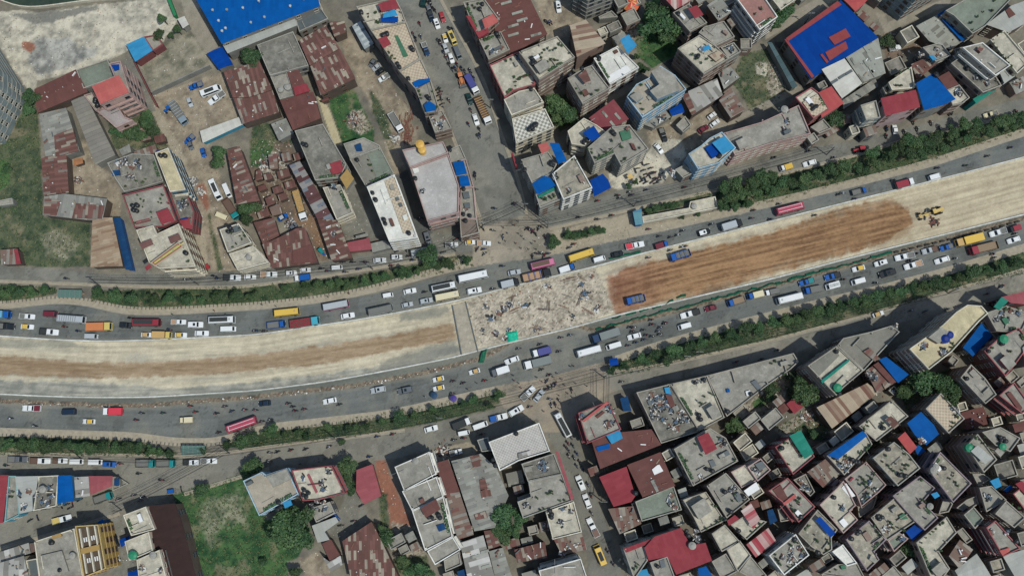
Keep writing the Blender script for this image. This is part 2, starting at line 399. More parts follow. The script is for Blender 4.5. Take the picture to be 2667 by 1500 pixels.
P 300,555 340,550 380,540 420,530 330,570 400,555
B 15 cs white|405,300 625,118 805,440 515,555|large stained white roofed block with bannered balconies at junction
J 570,460 430,330
P 600,165 640,170 560,500 460,350
B 14 c grey|760,40 1000,-170 1180,-190 1370,50 1095,215 1030,95 828,190|grey concrete block with deep notched front and parked motorbikes below
P 840,150 880,120 940,90 990,60 800,60 760,60 1100,180 1130,160 1240,70 1280,50 800,100 1000,-30 1080,10 1100,40
K 1010,-120 1030,-100
+ 1 mr|1185,-10 1225,0 1245,50 1220,58
+ 0.6 gr|1080,-120 1180,-150 1200,-60 1110,-30
B 4 bl2 none|785,365 910,300 965,360 995,440 825,530|deep blue canopy tent beside the frontage road
B 13.5 cl ltblue|1775,100 1900,20 1990,-60 2110,-120 2250,40 2080,190 1870,250|white and light blue house with blue panels and green tank
+ 1.2 bl2|1940,40 2020,-5 2115,85 2010,142
+ 1.8 lb|2010,-10 2130,-80 2242,40 2115,110
K 2085,120
B 6 c grey|1640,258 1735,210 1825,290 1720,342|small low concrete box beside white and light blue house
J 1600,300 1630,330 1610,280
B 2.5 yc none|1150,320 1195,300 1225,340 1180,358|tiny yellow canopy among the parked motorbikes
B 3.2 cl cream|1310,730 1780,645 1792,582 2042,530 2072,640 1320,792|long cream slab roof of the bus stop beside the trees
K2 1830,625
B 3.6 blh blue|1212,680 1300,650 1315,808 1240,818|small blue gate hut at the end of bus stop roof
VP car white 1435,0 1515,95|white car parked above the motorbike park
VH bus pinkbus 190,1242 425,1185|pink-rimmed bus with dark roof on the upper carriageway
VH bus yellow 562,1168 825,1082|yellow bus on the upper carriageway
VH van white 815,1178 938,1142|white van right behind the yellow bus
VH car black 998,1125 1120,1090|black hatchback on the upper carriageway
VH pickup redtop 1140,1040 1330,1000|white pickup with pink-red cover on the upper carriageway
VH minitruck bluered 1435,1040 1568,1000|small truck with blue cab and red-brown bed
VH suv blackwhite 1870,910 1995,870|black jeep with white roof on the upper carriageway
VH boxtruck white 2100,855 2312,790|white box lorry on the upper carriageway
VH dumper brownbed 95,1362 402,1290|long lorry with brown bed and black cab at junction
VH minitruck bluewhite2 470,1280 632,1225|small truck with blue cab and white load at junction
VH car silver -45,1305 88,1278|silver hatchback behind the brown bedded lorry
VP dumper blue 1790,1092 1580,1158|blue tipper lorry on the brown earthworks near its upper edge
VH pickup blue -60,1400 38,1388|blue pickup at the upper edge of the debris slab
TR 420,960 9 5 400,1020 8 4 450,1000 8 4 560,900 7 4 600,930 8 4 660,910 7 4 730,910 8 4 800,880 8 4 860,870 8 4 910,870 6 4 1350,660 6 4 1400,670 6 3 1450,650 7 4 1500,640 7 4 1550,620 7 4 1600,620 7 4 1650,610 6 3 1380,690 5 3 1715,740 5 3 1870,710 5 3
TR 1170,430 6 4 1245,385 6 4 1290,40 6 4
M 20,610 670,740 1280,575 1060,520 1080,545 1180,485 1200,515 1350,465 1735,440 860,575 855,760 1000,720 1480,930 1595,940 1665,920 1715,875 2005,810 2410,750 2425,670 1370,860 575,1045 620,1010 1590,1070 1710,1040 1740,1030 205,1130 325,1125 360,1105 1370,1145
M 150,850 175,870 210,880 235,905 270,850 290,835 330,935 190,860 250,1105 290,1105
MP 1310,190 1355,210 1395,245 1320,268 1280,195 1350,305 1400,290 1420,300 1385,325 1340,360 1310,375 1345,390 1440,345 1480,370 1450,395 1410,385 1500,305 1490,320 1385,310 1430,290 1300,350 1470,345 1240,270 1330,345 1440,365 1260,250
SB 0,110 40,240
T 2000 375 3.862
VH bus redbus 70,695 360,620|maroon bus with two white roof lines on upper carriageway
VH minitruck bluegrey 845,500 990,462|small truck with grey bed and blue cab on upper carriageway
VH truck redload 1275,430 1458,380|white cabbed lorry with red crates on the upper carriageway
VH van white 1615,350 1740,315|white van on the upper carriageway near the right edge
VF minitruck yellowbed 240,220 125,255|small white truck with yellow bed on the right frontage road
VF car white 490,175 355,212|white hatchback beside the tree belt on the right frontage road
VF tractor red 1000,40 850,72|red tractor with trailer on the right frontage road
VP grader yellow 1765,655 1510,735|yellow motor grader on the pale earthworks
VL boxtruck yellowbox 2162,935 1858,1012|yellow box lorry on the lower carriageway
VL pickup blue 1865,1022 1730,1058|bright blue pickup in front of the yellow box lorry
VL pickup greymix 1710,1048 1550,1090|grey pickup in front of the bright blue pickup
VL pickup white2 1480,1110 1272,1155|long white double cab pickup on the lower carriageway
VL pickup whitetan 1555,1190 1370,1245|white pickup with pinkish bed on the lower carriageway
VL car white 1830,1145 1680,1190|white sedan below the bright blue pickup
VL truck redcab 2335,1010 1990,1095|long red cabbed lorry with empty wooden bed
VL pickup white2 2400,865 2230,915|white pickup behind the yellow box lorry
VL minitruck redload2 2535,835 2420,870|small truck with crimson cover at the right edge
VL car white 2540,945 2410,985|white sedan near the right edge of lower carriageway
VL taxi yellow 978,1235 850,1268|taxi with yellow roof on the lower carriageway
VL suv white 1200,1180 1072,1215|white jeep behind the yellow roofed taxi
VL suv black 1290,1275 1115,1325|black jeep on the lower carriageway
VL van white 975,1365 840,1400|white van left of the black jeep
VL van white 718,1400 580,1440|white van behind the cream bedded pickup
VL pickup bluedark 730,1310 570,1350|dark bedded pickup with blue cab behind teal bedded pickup
VL pickup tealbed 465,1365 312,1410|teal bedded pickup with blue cab by the green netting
M 405,75 750,500 715,510 875,555 1260,370 1705,245 1990,220 2210,125 2440,40 110,605 470,720 25,760 760,1365 1420,1175 1885,1155 1490,1105 2485,905 2350,1440 1085,1400 2260,1110 2275,1145 660,140 60,140
HP darksoil 1670,790 6 5
T 2000 375 3.862
TR 40,330 14 8 150,380 12 7 230,400 12 7 370,340 12 7 490,330 12 7 640,260 13 8 770,220 13 8 900,240 12 7 980,270 9 6 1070,200 12 7 1060,80 12 7 1180,140 10 6 1240,120 13 8 1420,100 12 7 1540,110 11 7 1640,90 10 6 1330,40 12 7 1480,10 12 7 1620,0 12 7 1760,40 10 6 1900,-10 9 6 2000,-60 9 6 720,330 9 6 330,430 10 6 60,480 11 6
T 2000 0 3.862
TR 1420,1410 12 7 1560,1420 11 6 1700,1380 12 7 1850,1330 12 7 1960,1250 12 7 2100,1240 12 7 2080,1340 11 6 2220,1320 11 6 2320,1240 12 7 2430,1190 12 7 2450,1290 10 6 2560,1170 12 7 2570,1260 10 6
T 1334 375 3.862
TR 2130,430 14 8 2250,400 16 9 2310,490 15 9 2180,540 14 8 2420,400 13 8 2500,330 14 8 2460,500 13 8 2120,620 11 6 2560,420 11 7 2250,640 9 5 2380,600 9 5
T 667 375 3.862
B 3 rg brown|250,100 340,80 360,160 270,180|small plank lean-to among the scrap of the salvage yard, topmost
B 3 rg brown|120,110 210,100 220,250 140,260|small grey plank hut left of the topmost salvage yard lean-to
B 3 r brown|0,270 50,245 68,350 -10,375|small rusty hut at the left side of the salvage yard
B 3 mr brown|15,430 92,405 112,450 28,482|tiny brown roofed hut between long banded shed and timber heap
B 3 rg brown|130,640 240,598 262,700 165,725|torn grey hut above the blue wrecked car
B 3 rg brown|-10,520 20,515 30,600 -10,610|narrow grey hut at the foot of long banded shed
T 0 0 3.862
B 3 rg brown|1400,1375 1490,1345 1525,1400 1420,1425|tiny plank hut under the trees beside the pale yellow lane
B 3 r brown|1540,1375 1650,1345 1670,1420 1565,1445|tiny rusty hut between trees and scrap lane
T 2000 1125 3.862
B 5 rg brown|240,440 330,390 345,420 260,475|tiny rusty lean-to left of scrap filled roof in lower right
B 6 bt brick|-10,790 50,770 95,890 20,930|blue tarpaulin covered roof at the left end of lower right block
B 7 c brick|100,770 170,740 250,880 130,900|low grey roof wedged between sunken brown court and blue tarpaulin
B 7 gs brick|700,1060 760,1020 800,1080 730,1110|tiny grey roof wedged between two stained terraces
B 7 c brick|900,700 950,760 1040,690 1100,640 1060,760 920,860|dark low roof in the gap below the overgrown terrace
B 8 c brick|1130,250 1060,270 980,310 1000,250 1080,190|small dark roof in the gap left of stained dotted terrace
B 8 c brick|1570,340 1620,300 1640,330 1590,370|tiny brick roof beside the purple parapet terrace
B 8 c brick|1740,600 1860,720 1820,800 1720,820 1760,700|low brick annex below the purple parapet terrace
B 9 c brick|1900,760 2000,680 2100,640 2120,720 1990,800|narrow brick roof above the square grey-green flat roof
B 9 c brick|2060,420 2170,420 2240,470 2120,540|brick roof below the very tall brick house
B 8 gs brick|2110,900 2180,880 2230,950 2190,990|small grey sheet roof beside the tall red kerb house
B 8 c brick|1900,1000 1960,960 2060,1080 2000,1120|small terrace between sandy L terrace and red kerb house
T 1334 375 3.862
PE 60,900 100,930 40,1000 130,960 200,1000 230,980 90,1050 170,1060 20,820 -40,900 -90,840 -60,980 240,1060 280,1090 -120,1000 60,780
T 1334 750 3.862
PE 420,900 455,860 500,920 530,980 300,940 250,900 560,1060 610,1100 640,960 320,1240 180,1120 470,1080 20,930 70,960
T 667 0 3.862
PE 1880,1080 1900,1150 1920,1250 1950,1330 1700,700 1730,760 1600,420 2200,900
T 0 750 3.862
SH 585,15 825,20 820,105 580,95
TR 990,50 13 7 1160,90 12 7 1330,110 12 7 1530,110 11 6 1700,105 11 6 1870,110 10 5 2020,120 8 4 2190,90 11 6 2380,80 12 6 2540,80 10 6 1640,140 6 3 1900,150 6 3 2060,150 6 3
TR 50,60 12 6 190,60 11 6 330,45 10 5 450,25 9 5 130,20 9 5 240,20 8 4
VH boxtruck lightblue -110,270 122,272|light blue box truck entering at the left edge on upper carriageway
VH pickup white2 195,282 352,290|white pickup right of the light blue box truck
VH van maroon 438,260 588,264|maroon van in front of the long silver bus
VH bus silverbus 588,305 868,325|silver bus with slatted roof on the upper carriageway
VH truck orange 870,395 1140,388|orange covered lorry with yellow cab on the upper carriageway
VH suv black 1200,372 1330,380|black jeep between orange lorry and dark red bus
VH bus darkred 1340,350 1628,352|dark red and black lorry bus with green mark on roof
VH pickup whitetan 1720,342 1872,342|white pickup with cream load above the white jeep
VH suv white 1885,370 2045,368|white jeep left of the white bus with dark roof panel
VH bus whitepanel 2105,330 2372,320|white bus with dark roof panel on the left part of upper carriageway
VH van white 2218,415 2375,410|white van under the white bus with dark roof panel
VH pickup black -30,382 152,388|black pickup at the left edge of the upper carriageway
VH taxi yellow 205,385 338,392|yellow roofed taxi nearest the left edge on upper carriageway
VH pickup blackbed 395,435 590,447|white pickup with long black bed on the upper carriageway
VH van silver 855,485 988,488|small silver van beside the left white barrier
VH taxi cream 1415,468 1537,472|cream roofed taxi just behind the tan box truck
VH boxtruck tan 1545,475 1732,478|tan box truck between two taxis
VH taxi yellow 1755,472 1880,472|yellow roofed taxi just ahead of the tan box truck
VH car white 1953,455 2100,455|white sedan ahead of the two taxis on upper carriageway
VL pickup whitered 415,1210 220,1206|white pickup with maroon bed at left end of lower carriageway
VL van navy 768,1243 612,1247|dark navy van on the left part of lower carriageway
VL truck redwhite 1238,1240 1050,1242|small lorry with bright red cover and white cab
VL taxi yellow 958,1342 828,1340|yellow roofed taxi below the red covered lorry
VL minitruck creambed 1945,1322 1808,1330|small cream truck on the lower carriageway
VL bus pinkbus2 2592,1322 2275,1432|rose pink bus angled across the lower bus bay
M 1310,303 650,392 785,435 1703,420 2565,432 105,1312 350,1388 1425,1260 1370,1328 1640,1258 1915,1187 1968,1248 2180,1262 2262,1192 2333,1240 2463,1225 2570,1228
PE 1735,265 2155,230 2275,270
T 667 750 3.862
VH bus yellow 188,262 445,235|yellow bus above the crimson barrel lorry
VH truck barrels 330,372 655,325|long lorry loaded with crimson barrels and turquoise cab
VH minitruck blue 108,382 300,358|blue open truck behind the crimson barrel lorry
VH bus pinkwhite 675,205 940,155|white and pink bus on the upper carriageway
VH car white 850,292 992,265|white sedan below the white and pink bus
VH bus greybus 1130,252 1378,198|grey roofed bus ahead of the white and pink bus
VH van white 1275,85 1380,65|white microvan above the grey roofed bus
VH car white 1480,45 1612,18|white sedan directly above the silver cars
VH car silver 1462,180 1578,155|silver hatchback just right of the grey roofed bus
VH suv silver 1645,145 1778,115|silver estate with roof window behind the cream bus
VH bus cream 1812,108 2040,62|cream roofed bus near the junction on upper carriageway
VH bus whitepanel 1770,20 2010,-30|white bus with dark roof panel directly above the cream bus
VH suv white 2120,45 2270,12|white jeep with dark sunroof ahead of the cream bus
VH bus whitebus 2030,-80 2340,-145|long plain white bus crossing into the junction
VH boxtruck white 2470,-20 2640,-60|white box truck at the upper edge of the junction
VL car white 810,1120 670,1148|white hatchback beside the dark motorbike on lower carriageway
VL suv silver 1305,1008 1150,1038|silver jeep with black sunroof on lower carriageway
VL suv grey 1580,1012 1418,1045|dark grey jeep left of the pair of taxis
VL taxi yellow 1890,900 1775,928|upper taxi of a side by side pair on lower carriageway
VL taxi yellow 1895,992 1778,1018|lower taxi of a side by side pair on lower carriageway
VL taxi cream 2252,822 2140,855|cream roofed taxi behind the white delivery van
VL boxtruck whitevan 2540,812 2372,865|white delivery truck with grey cab on the lower carriageway
VL car white 2645,700 2500,752|white sedan right of the green net curtain
VL car navy 148,1150 20,1165|navy car on the lower carriageway near the pink bus
VG pickup bluetarp 2350,1325 2530,1278|small truck with blue tarpaulin at the lower left junction mouth
VG van white 2180,1410 2330,1355|white van with black skylight at the lower left junction mouth
VG truck darkgrey 2005,1390 2130,1340|dark grey open truck left of the white van
VG car white 1690,1435 1828,1395|white sedan at the end of the wire poles on lower left frontage road
VG van white 2030,1470 2150,1445|white van behind the dark grey open truck
M 1695,42 85,435 15,432 325,1162 372,1195 395,1235 485,1220 840,1173 1980,938 2083,957 2300,932 1975,1062 60,1345 145,1325 2380,10
PE 725,90 935,58 1700,1095 2130,1020 2220,955 200,185 60,170 1740,820
UM blue 1790,1078
UM purple 1985,1110
TR 170,1415 10 6 720,1400 8 4 1110,1385 9 5 1280,1340 8 5 1440,1320 11 6 1600,1285 9 5 1780,1225 9 5 2180,1120 8 4 2440,1080 8 4 2090,1170 7 4 2340,1180 7 4 930,1420 7 4 1000,1400 6 3
T 1334 750 3.862
VL boxtruck greybox 1112,425 758,540|very long grey covered lorry on the lower carriageway
VL car white 1298,468 1160,503|white sedan amid the motorbike swarm on lower carriageway
VL van white 1100,558 940,605|white van between the grey lorry and motorbike swarm
VL bus whitebus 888,605 645,672|plain white roofed bus below the long grey lorry
VL truck bluecover 385,620 208,668|small white lorry with deep blue cover at the junction
VL truck greycover 402,715 112,790|grey covered lorry with white cab at the junction
VL pickup blackbed 1892,230 1688,288|white pickup with long dark bed by the green netting
VL van white 1798,368 1668,402|white van below the white pickup with dark bed
VL car maroon 2057,185 1936,217|maroon hatchback on the lower carriageway
VL minitruck bluewood 2342,108 2162,165|small truck with blue cab and wooden bed
VL minitruck bluecream 2530,50 2360,92|small truck with blue cab and cream load
VP dumper blue 1337,98 1138,145|blue tipper lorry on the brown earthworks near the debris slab
VS pickup white2 95,1125 225,995|white pickup turning at the lower junction mouth
VS car silver 225,1140 315,1025|silver and navy car beside the turning white pickup
VS suv white -30,1275 112,1190|white jeep turning into the lower side street
VT bus whitepanel 575,1500 440,1250|white bus with long dark roof panel leaving the lower side street
B 3 bl2 none|972,715 1055,700 1070,770 985,785|small blue canopy at the corner of the lower tree belt
TR 990,830 9 5 1120,790 9 5 1290,700 10 5 1430,670 10 6 1560,740 9 6 1640,630 13 7 1780,590 12 7 1900,545 12 7 2050,500 12 7 2200,460 12 6 2350,420 12 7 2480,410 12 6 1350,740 8 4 1700,660 9 5 1970,580 8 5 2120,540 8 5 2280,500 8 5
M 65,612 280,568 470,640 295,822 1185,395 1230,398 1318,425 1398,322 1405,368 1535,362 1490,398 1210,440 1468,437 1350,475 1410,488 1325,522 1243,548 1168,580 1490,465 490,500 585,475 372,875 350,935 598,1025 1100,945 380,1118 472,1130 395,1180 435,1170 178,1195
M 340,1020 380,1010 410,980 435,970 375,1000 1540,350 2500,715 2250,742
PE 620,785 590,790 90,1005 480,1215 10,880 750,985
B 12 c maroon|665,1255 965,1140 1095,1420 760,1560|grey roofed corner house with rose red beam at lower junction
+ 1 rf|705,1330 945,1145 975,1155 725,1345
+ 0.6 mr|840,1290 915,1235 935,1250 860,1310
J 950,1380 1000,1360 960,1200 1000,1240 700,1290
B 4 bt grey|1085,1110 1160,1085 1200,1235 1120,1240|low dark blue roof in the gap right of the rose beam house
B 9 cd brick|1252,1050 1590,965 1885,1440 1500,1560|broad grey roof strewn with white rubble along lower frontage road
J 1400,1080 1450,1110 1500,1100 1420,1140 1480,1160 1440,1200 1500,1220 1550,1190 1600,1240 1420,1260 1470,1280 1400,1300 1700,1250 1740,1290 1700,1330 1760,1330 1650,1340 1600,1400 1660,1420 1520,1330 1540,1160 1390,1120 1560,1130
+ 0.8 lb|1530,1000 1580,995 1600,1070 1545,1060
+ 0.8 mr|1540,1070 1600,1070 1640,1180 1590,1200
B 9.4 cl brick|1592,965 1960,880 2135,1300 1880,1435|cream roof divided by parapets with round tanks along lower frontage road
K 1880,1275 1895,1320 1840,950
K 1930,920
P 1930,1090 1990,1060 2030,1080 1900,1160
J 1850,940 1920,920
B 9 c brick|1962,880 2830,655 2880,740 2800,815 2576,970 2160,1290|long grey roof with slate panel at the right end of rubble roofs
+ 0.6 dg|2400,945 2450,920 2510,1000 2470,1025
K 2400,1065 2505,1050 2165,1240
P 2600,760 2640,740 2700,750 2790,780 2720,870 2680,900 2640,730
+ 0.6 bl|2155,1015 2185,1010 2190,1045 2160,1050
TR 2270,1370 14 7 2200,1400 9 5
T 2000 750 3.862
VL bus whitebus 342,78 80,142|white topped bus on the lower carriageway
VL minitruck bluemix 545,0 355,38|small truck with blue cab and mixed load
VL minitruck greymix2 115,25 -40,60|small grey truck behind the blue cab cream truck
VL van white 720,-35 580,0|white van partly behind mixed load truck
VG taxi cream 1055,282 1168,240|cream roofed car on the right part of lower frontage road
M 95,625 1435,225 1585,232 1805,215 2200,60 2355,-20
TR 60,340 12 7 170,320 12 7 280,330 12 6 380,260 12 7 500,230 12 7 620,220 13 7 730,180 11 6 850,150 11 6 980,120 12 7 1100,90 12 6 1230,60 11 6 1340,30 11 6 1450,10 10 6 1560,-20 10 5
TR 1680,-40 11 6 1800,-70 11 6 1930,-100 11 6 2060,-150 14 7 2200,-180 11 6 2350,-220 12 6 2500,-270 12 6
B 15 cl brick|405,780 690,585 960,830 760,1000 690,1078|cream two level terrace with green tank and brick side wall
+ 0.3 gc|420,770 680,600 720,680 500,900
+ 1 te|535,930 810,715 820,735 545,960
K 720,1060
KG 697,1003
K 690,640
B 11 gc grey|700,580 760,505 1040,440 1240,380 1325,440 1130,650 965,830|broad plain grey terrace with angled corner by frontage road
J 1290,390 1250,400
+ 0.8 rg|960,640 1030,600 1110,690 1080,740
B 7 r2 brown|490,1200 1000,955 1115,1050 645,1412|long roof of maroon and grey stripes in lower right block
B 8 rg brown|985,830 1050,785 1265,960 1100,1060|cluttered grey lean-to roof above the maroon striped roof
J 1050,870 1080,900 1000,860 1030,880
B 9 mr brown|1060,775 1110,742 1295,945 1240,965|narrow dark brown roof beside the long blue sheet
B 9.5 bl grey|1118,720 1190,690 1418,868 1310,955|blue sheet roof at the foot of tall brown tower
B 20 cy brownw|1428,612 1620,475 1760,375 1900,240 2010,170 2150,180 2215,255 2130,330 1850,640 1622,818|tall brown tower with cream curved roof and dark blue tanks
+ 1.5 c|1615,495 1745,390 1830,450 1720,560
KB 1770,515 1815,475
J 1580,570 1560,590 1740,650 1770,630
P 1850,560 1870,580 1840,600
B 8 bl brown|1960,600 2150,350 2260,480 2060,688|bright blue sheet roof behind the tall brown tower
B 8 gg grey|2145,345 2200,325 2340,490 2290,500|green strip roof beside the bright blue sheet behind tower
B 13 c red|2180,635 2330,500 2530,400 2640,560 2480,780 2390,885|terrace with maroon kerb and green dome tank near right edge
KG 2365,515
K 2220,635 2360,560
P 2240,600 2440,760 2420,640
B 12 c brick|2200,250 2400,180 2640,260 2560,420 2400,440 2300,430|scrap covered terrace right of tall brown tower
J 2300,310 2400,330 2450,230 2520,250 2350,260
+ 0.8 gr|2350,310 2400,290 2430,350 2390,370
P 2420,210 2460,240 2380,220 2500,210
B 12 rd2 maroon|2440,150 2350,90 2640,20 2640,170|rose red sheet roof in the corner right of frontage road
+ 0.4 te|2270,190 2350,90 2420,130 2330,220
B 14 c brick|1942,900 2045,770 2190,910 2300,1070 2190,1162|beige terrace with wavy parapet and tall brick wall
K 2000,910
J 2060,840
B 13 c red|2330,1080 2480,950 2660,1200 2560,1260|red edged stepped terrace near right edge
+ 0.6 mr|2400,1060 2440,1040 2560,1200 2540,1250
B 13 gp grey|2560,600 2660,500 2700,760 2600,800|grey ribbed roof at the right edge
TR 1600,930 30 14 1760,960 24 12 1870,1050 20 11 1400,1010 14 8 1340,1080 12 7 360,1060 20 11 330,950 12 8
TR 40,1000 12 5 20,1090 10 5
B 5 rd maroon|185,1165 270,1095 370,1140 440,1130 265,1265|small bright red roof with concave edge in the leafy gap
HP scrap 400,1300 9 9
B 4 c grey|1215,1030 1270,985 1320,1040 1270,1080|tiny scrap topped hut beside the big dark tree
J 1260,1030
T 0 1125 3.862
SH 1822,135 2060,135 2055,225 1825,230
TR 80,130 13 6 210,140 12 6 330,130 12 6 450,140 12 6 570,130 12 6 690,140 11 6 800,150 11 6 920,150 12 6 1040,140 12 6 1160,150 12 6 1280,150 12 6 1400,160 12 6 1510,180 11 5 1620,200 10 5 1700,215 8 4 2290,130 10 6 2440,100 13 7 2540,60 11 6 2030,180 7 4
TR 2040,560 13 6 2510,350 14 7 1990,620 7 4 2480,400 9 5
VF pickup grey 75,275 285,272|grey pickup at the left end of the parked row under the wires
VF pickup whitebrown 300,288 510,288|white pickup with brown bed second in the parked row
VF pickup whitebrown 530,288 680,288|short white pickup with brown bed third in the parked row
VF van white 705,298 840,296|white van fourth in the parked row under the wires
VF van white 892,302 1030,302|white pickup van just behind the blue jeep in the parked row
VF suv blue 1030,320 1170,325|bright blue jeep parked slightly askew in the row
VF truck tealbed2 1375,318 1560,316|blue cabbed truck with grey bed, left one of a pair under the wires
VF truck tealbed2 1575,316 1770,314|blue cabbed truck with grey bed, right one of a pair under the wires
VF pickup blackbed 1840,306 2000,304|white pickup with dark bed parked near the lower bus shelter
VF pickup white2 2018,293 2185,288|last white pickup at the right end of the parked row
VG pickup creamyellow 525,905 720,850|white cabbed truck with pale yellow bed on lower left road
VG truck tealcab 945,695 1140,625|truck with teal cab and wire mesh bed by the triangular kerb
VP cart blue 1670,600 1765,585|blue handcart beside the grass field kerb
VP car black 1135,1030 1175,1165|black hatchback in the walled lane beside the blue strip roof
VP taxi yellow 1190,1305 1145,1190|taxi with yellow roof in the walled lane
B 6 rd maroon|-80,430 85,430 30,910 -80,920|maroon roof strip cut by the left edge below the parked row
B 6 c cyan|88,440 158,440 192,830 45,905|narrow cluttered roof with teal edge next to left edge maroon roof
J 70,600 70,650 60,560
P 130,650 140,600
B 7 lg blueg|155,445 385,440 385,560 325,640 330,790 195,820|grey sheet roof with two tyres in the left shop row
J 200,615 285,595 240,740 250,755
K2 430,575
B 7 cd blueg|388,445 585,435 565,740 335,790|scrap strewn terrace left of the vivid blue roof
J 450,570 500,560 430,700 480,720 350,620 360,640 520,640
B 7 bl blueg|580,440 722,430 742,690 575,718|vivid blue sheet roof in the left shop row
B 6.5 wg cream|745,450 890,445 905,640 760,660|white barred roof between vivid blue and dull red roofs
B 6 rd2 cream|890,440 1133,440 1130,540 912,632|dull red sheet roof with white splash in the left shop row
B 4 bt grey|1133,468 1200,463 1196,540 1133,536|tiny blue corrugated roof at the tip of left shop row
B 1.2 c grey|1203,460 1290,518 1133,590 1133,545 1200,542|low grey triangular kerb island at the tip of left shop row
B 6 wg pink|-20,1210 290,1110 310,1215 0,1305|pinkish white sheet roof at the lower left edge
B 8 wg cream|0,1312 240,1240 300,1480 -20,1490|white corrugated roof cut by the lower left corner
B 7 dg blueg|262,1290 370,1270 400,1470 300,1480|dark grey blue roof with open well at bottom left
B 10 c cream|345,1100 745,970 835,1460 400,1480|large grey roof with yellow stair end at bottom left
+ 0.8 c|410,1240 620,1190 690,1400 440,1460
K2 730,1240
K 600,1385 515,1110
+ 0.8 oc|520,1045 610,1015 620,1045 530,1075
B 12 yb ochre|757,945 985,930 1062,1370 840,1460|yellow walled apartment block with brown sunken courts
B 5 bl blue|985,900 1035,872 1115,1370 1065,1370|long narrow vivid blue roof strip beside the yellow apartment block
B 3 bl2 none|1200,1080 1300,1040 1305,1110 1220,1155|small deep blue tarpaulin beside the cream roof edge in lane
B 3 bl2 none|1285,1410 1395,1380 1412,1470 1292,1480|deep blue tarpaulin at the bottom edge of the lane
B 10 cl peach|1240,835 1465,750 1555,975 1320,1040|cream roof with louvre strip left of dark brown roof, topmost
B 10.5 cl peach|1255,1100 1495,1005 1535,1190 1300,1290|cream roof with green dome tank left of dark brown roof
KG 1340,1235
K2 1540,1235
B 11 cl peach|1375,1285 1600,1185 1680,1500 1400,1500|pale roof with white dish at the bottom left of dark brown roof
J 1440,1370 1620,1390
B 8 db brown|1500,740 1760,715 1830,900 1980,1490 1665,1490 1602,1185 1540,1190 1530,980|long plain dark brown roof beside the grass field
M 1395,418 1620,483 1345,637 1190,678 60,335 1210,318 2200,5 1430,655
MP 620,740 670,730 730,715 705,765 300,890 380,860 800,685 1825,575 1405,690
T 667 1125 3.862
B 11 cb ltblue|-130,490 60,400 100,430 305,362 425,620 30,838|light blue edged terrace with stepped corner by lower frontage
+ 1.2 c|100,440 305,368 350,470 170,555
K 225,705 245,755 215,775
+ 0.6 lb|265,700 345,680 365,730 290,765
B 11 cl maroon|358,385 755,335 890,610 620,680 470,690 395,500|beige terrace with wide maroon kerb and pyramid of black tanks
+ 0.3 rd2|510,430 535,420 620,600 600,615
K 480,580 525,612 470,632 500,650
J 655,510 680,580 730,400 470,460
B 6 c grey|770,330 858,328 882,430 830,432|small grey lean-to between maroon kerb terrace and round tree
B 5 rd2 red|1010,380 1170,320 1260,640 1085,725 1005,590|faded red shed roof beside the red earth lane
B 8 c grey|545,770 740,700 790,812 605,905|small grey cluttered roof right of the big tree
J 590,760 560,740 620,700 680,720 700,770
B 5 lg grey|560,940 800,850 830,900 690,1000 740,1080 620,1110|grey lean-to roof at the edge of the big tree
B 5 mr brown|662,1120 752,1075 845,1235 740,1292|square brown sheet roof near the big tree
B 5 wg grey|672,1255 738,1300 848,1240 870,1332 752,1400|white L shaped sheet roof below the square brown roof
B 6 rm brown|865,1095 1160,900 1240,1050 1450,1490 960,1510 900,1230|big rust and cream striped shed at the bottom edge
B 11 c white|1395,350 1740,200 1810,420 1490,590|top section of long grey roofed row with white right edge
K2 1605,292
B 11 c white|1470,595 1812,450 1880,650 1570,790|second section of long grey roofed row with white right edge
B 11 c white|1570,792 1882,652 1975,1050 1700,1190|third section of long grey row with maroon canopy and skylight
+ 1.6 mr|1655,765 1810,670 1855,775 1705,860
+ 0.4 bt|1810,935 1890,915 1905,975 1840,1000
K 1770,860 1835,830 1735,855 1850,860
B 11 c white|1722,1195 1978,1055 2055,1180 1800,1332|lowest section of long grey roofed row with white right edge
B 7 rg brown|1800,310 1935,270 2190,1030 2030,1080|long rusty maroon shed right of the long grey row
+ 0.2 mr|1805,310 1932,275 2050,600 1890,620
B 7 gs brown|1962,290 2260,215 2420,360 2540,640 2400,960 2195,995|very large patched grey corrugated shed with rust squares
+ 0.2 r|2150,240 2245,225 2260,340 2185,355
+ 0.2 r|2255,580 2350,560 2370,640 2270,660
+ 0.2 r|2190,830 2310,790 2330,860 2210,880
+ 0.2 r|2245,480 2300,460 2330,560 2260,590
B 8 dg grey|2225,80 2330,50 2360,185 2270,195|small blue-grey slab at the corner of white speckled terrace
B 7 wg grey|2050,1110 2285,1035 2405,1470 2130,1480|white and grey stepped sheet roof at the bottom edge
SK 2200,1250 2300,1200 2310,1350
B 6 r brown|2290,990 2400,980 2452,1140 2340,1180|small torn rusty roof under the dark tree
B 6 gs grey|2340,1195 2480,1160 2580,1470 2410,1480|narrow grey shed right of the white stepped roof
B 8 c grey|1890,1290 2040,1205 2065,1330 1905,1400|small grey roof below the long grey row
B 5 bt blue|2020,1400 2110,1370 2140,1480 2040,1490|small blue-grey roof left of white stepped roof at bottom
HP scrap 1880,190 9 7
VP pickup white 1960,215 2060,190|small white truck beside the scrap heap at lower frontage
VP car blue 770,815 830,895|blue covered car in the small concrete yard
TR 250,880 24 13 430,900 24 13 300,1070 24 13 470,1060 20 11 180,1000 16 9 920,350 14 9 930,470 15 9 940,560 12 7 1270,960 9 6 1310,1080 14 7 -5,330 13 7 1480,1300 12 6 1690,1390 15 8 1560,1390 12 6 400,1400 12 6 60,1300 8 3
TR 2490,850 18 11 2440,960 14 8 2480,1050 14 8
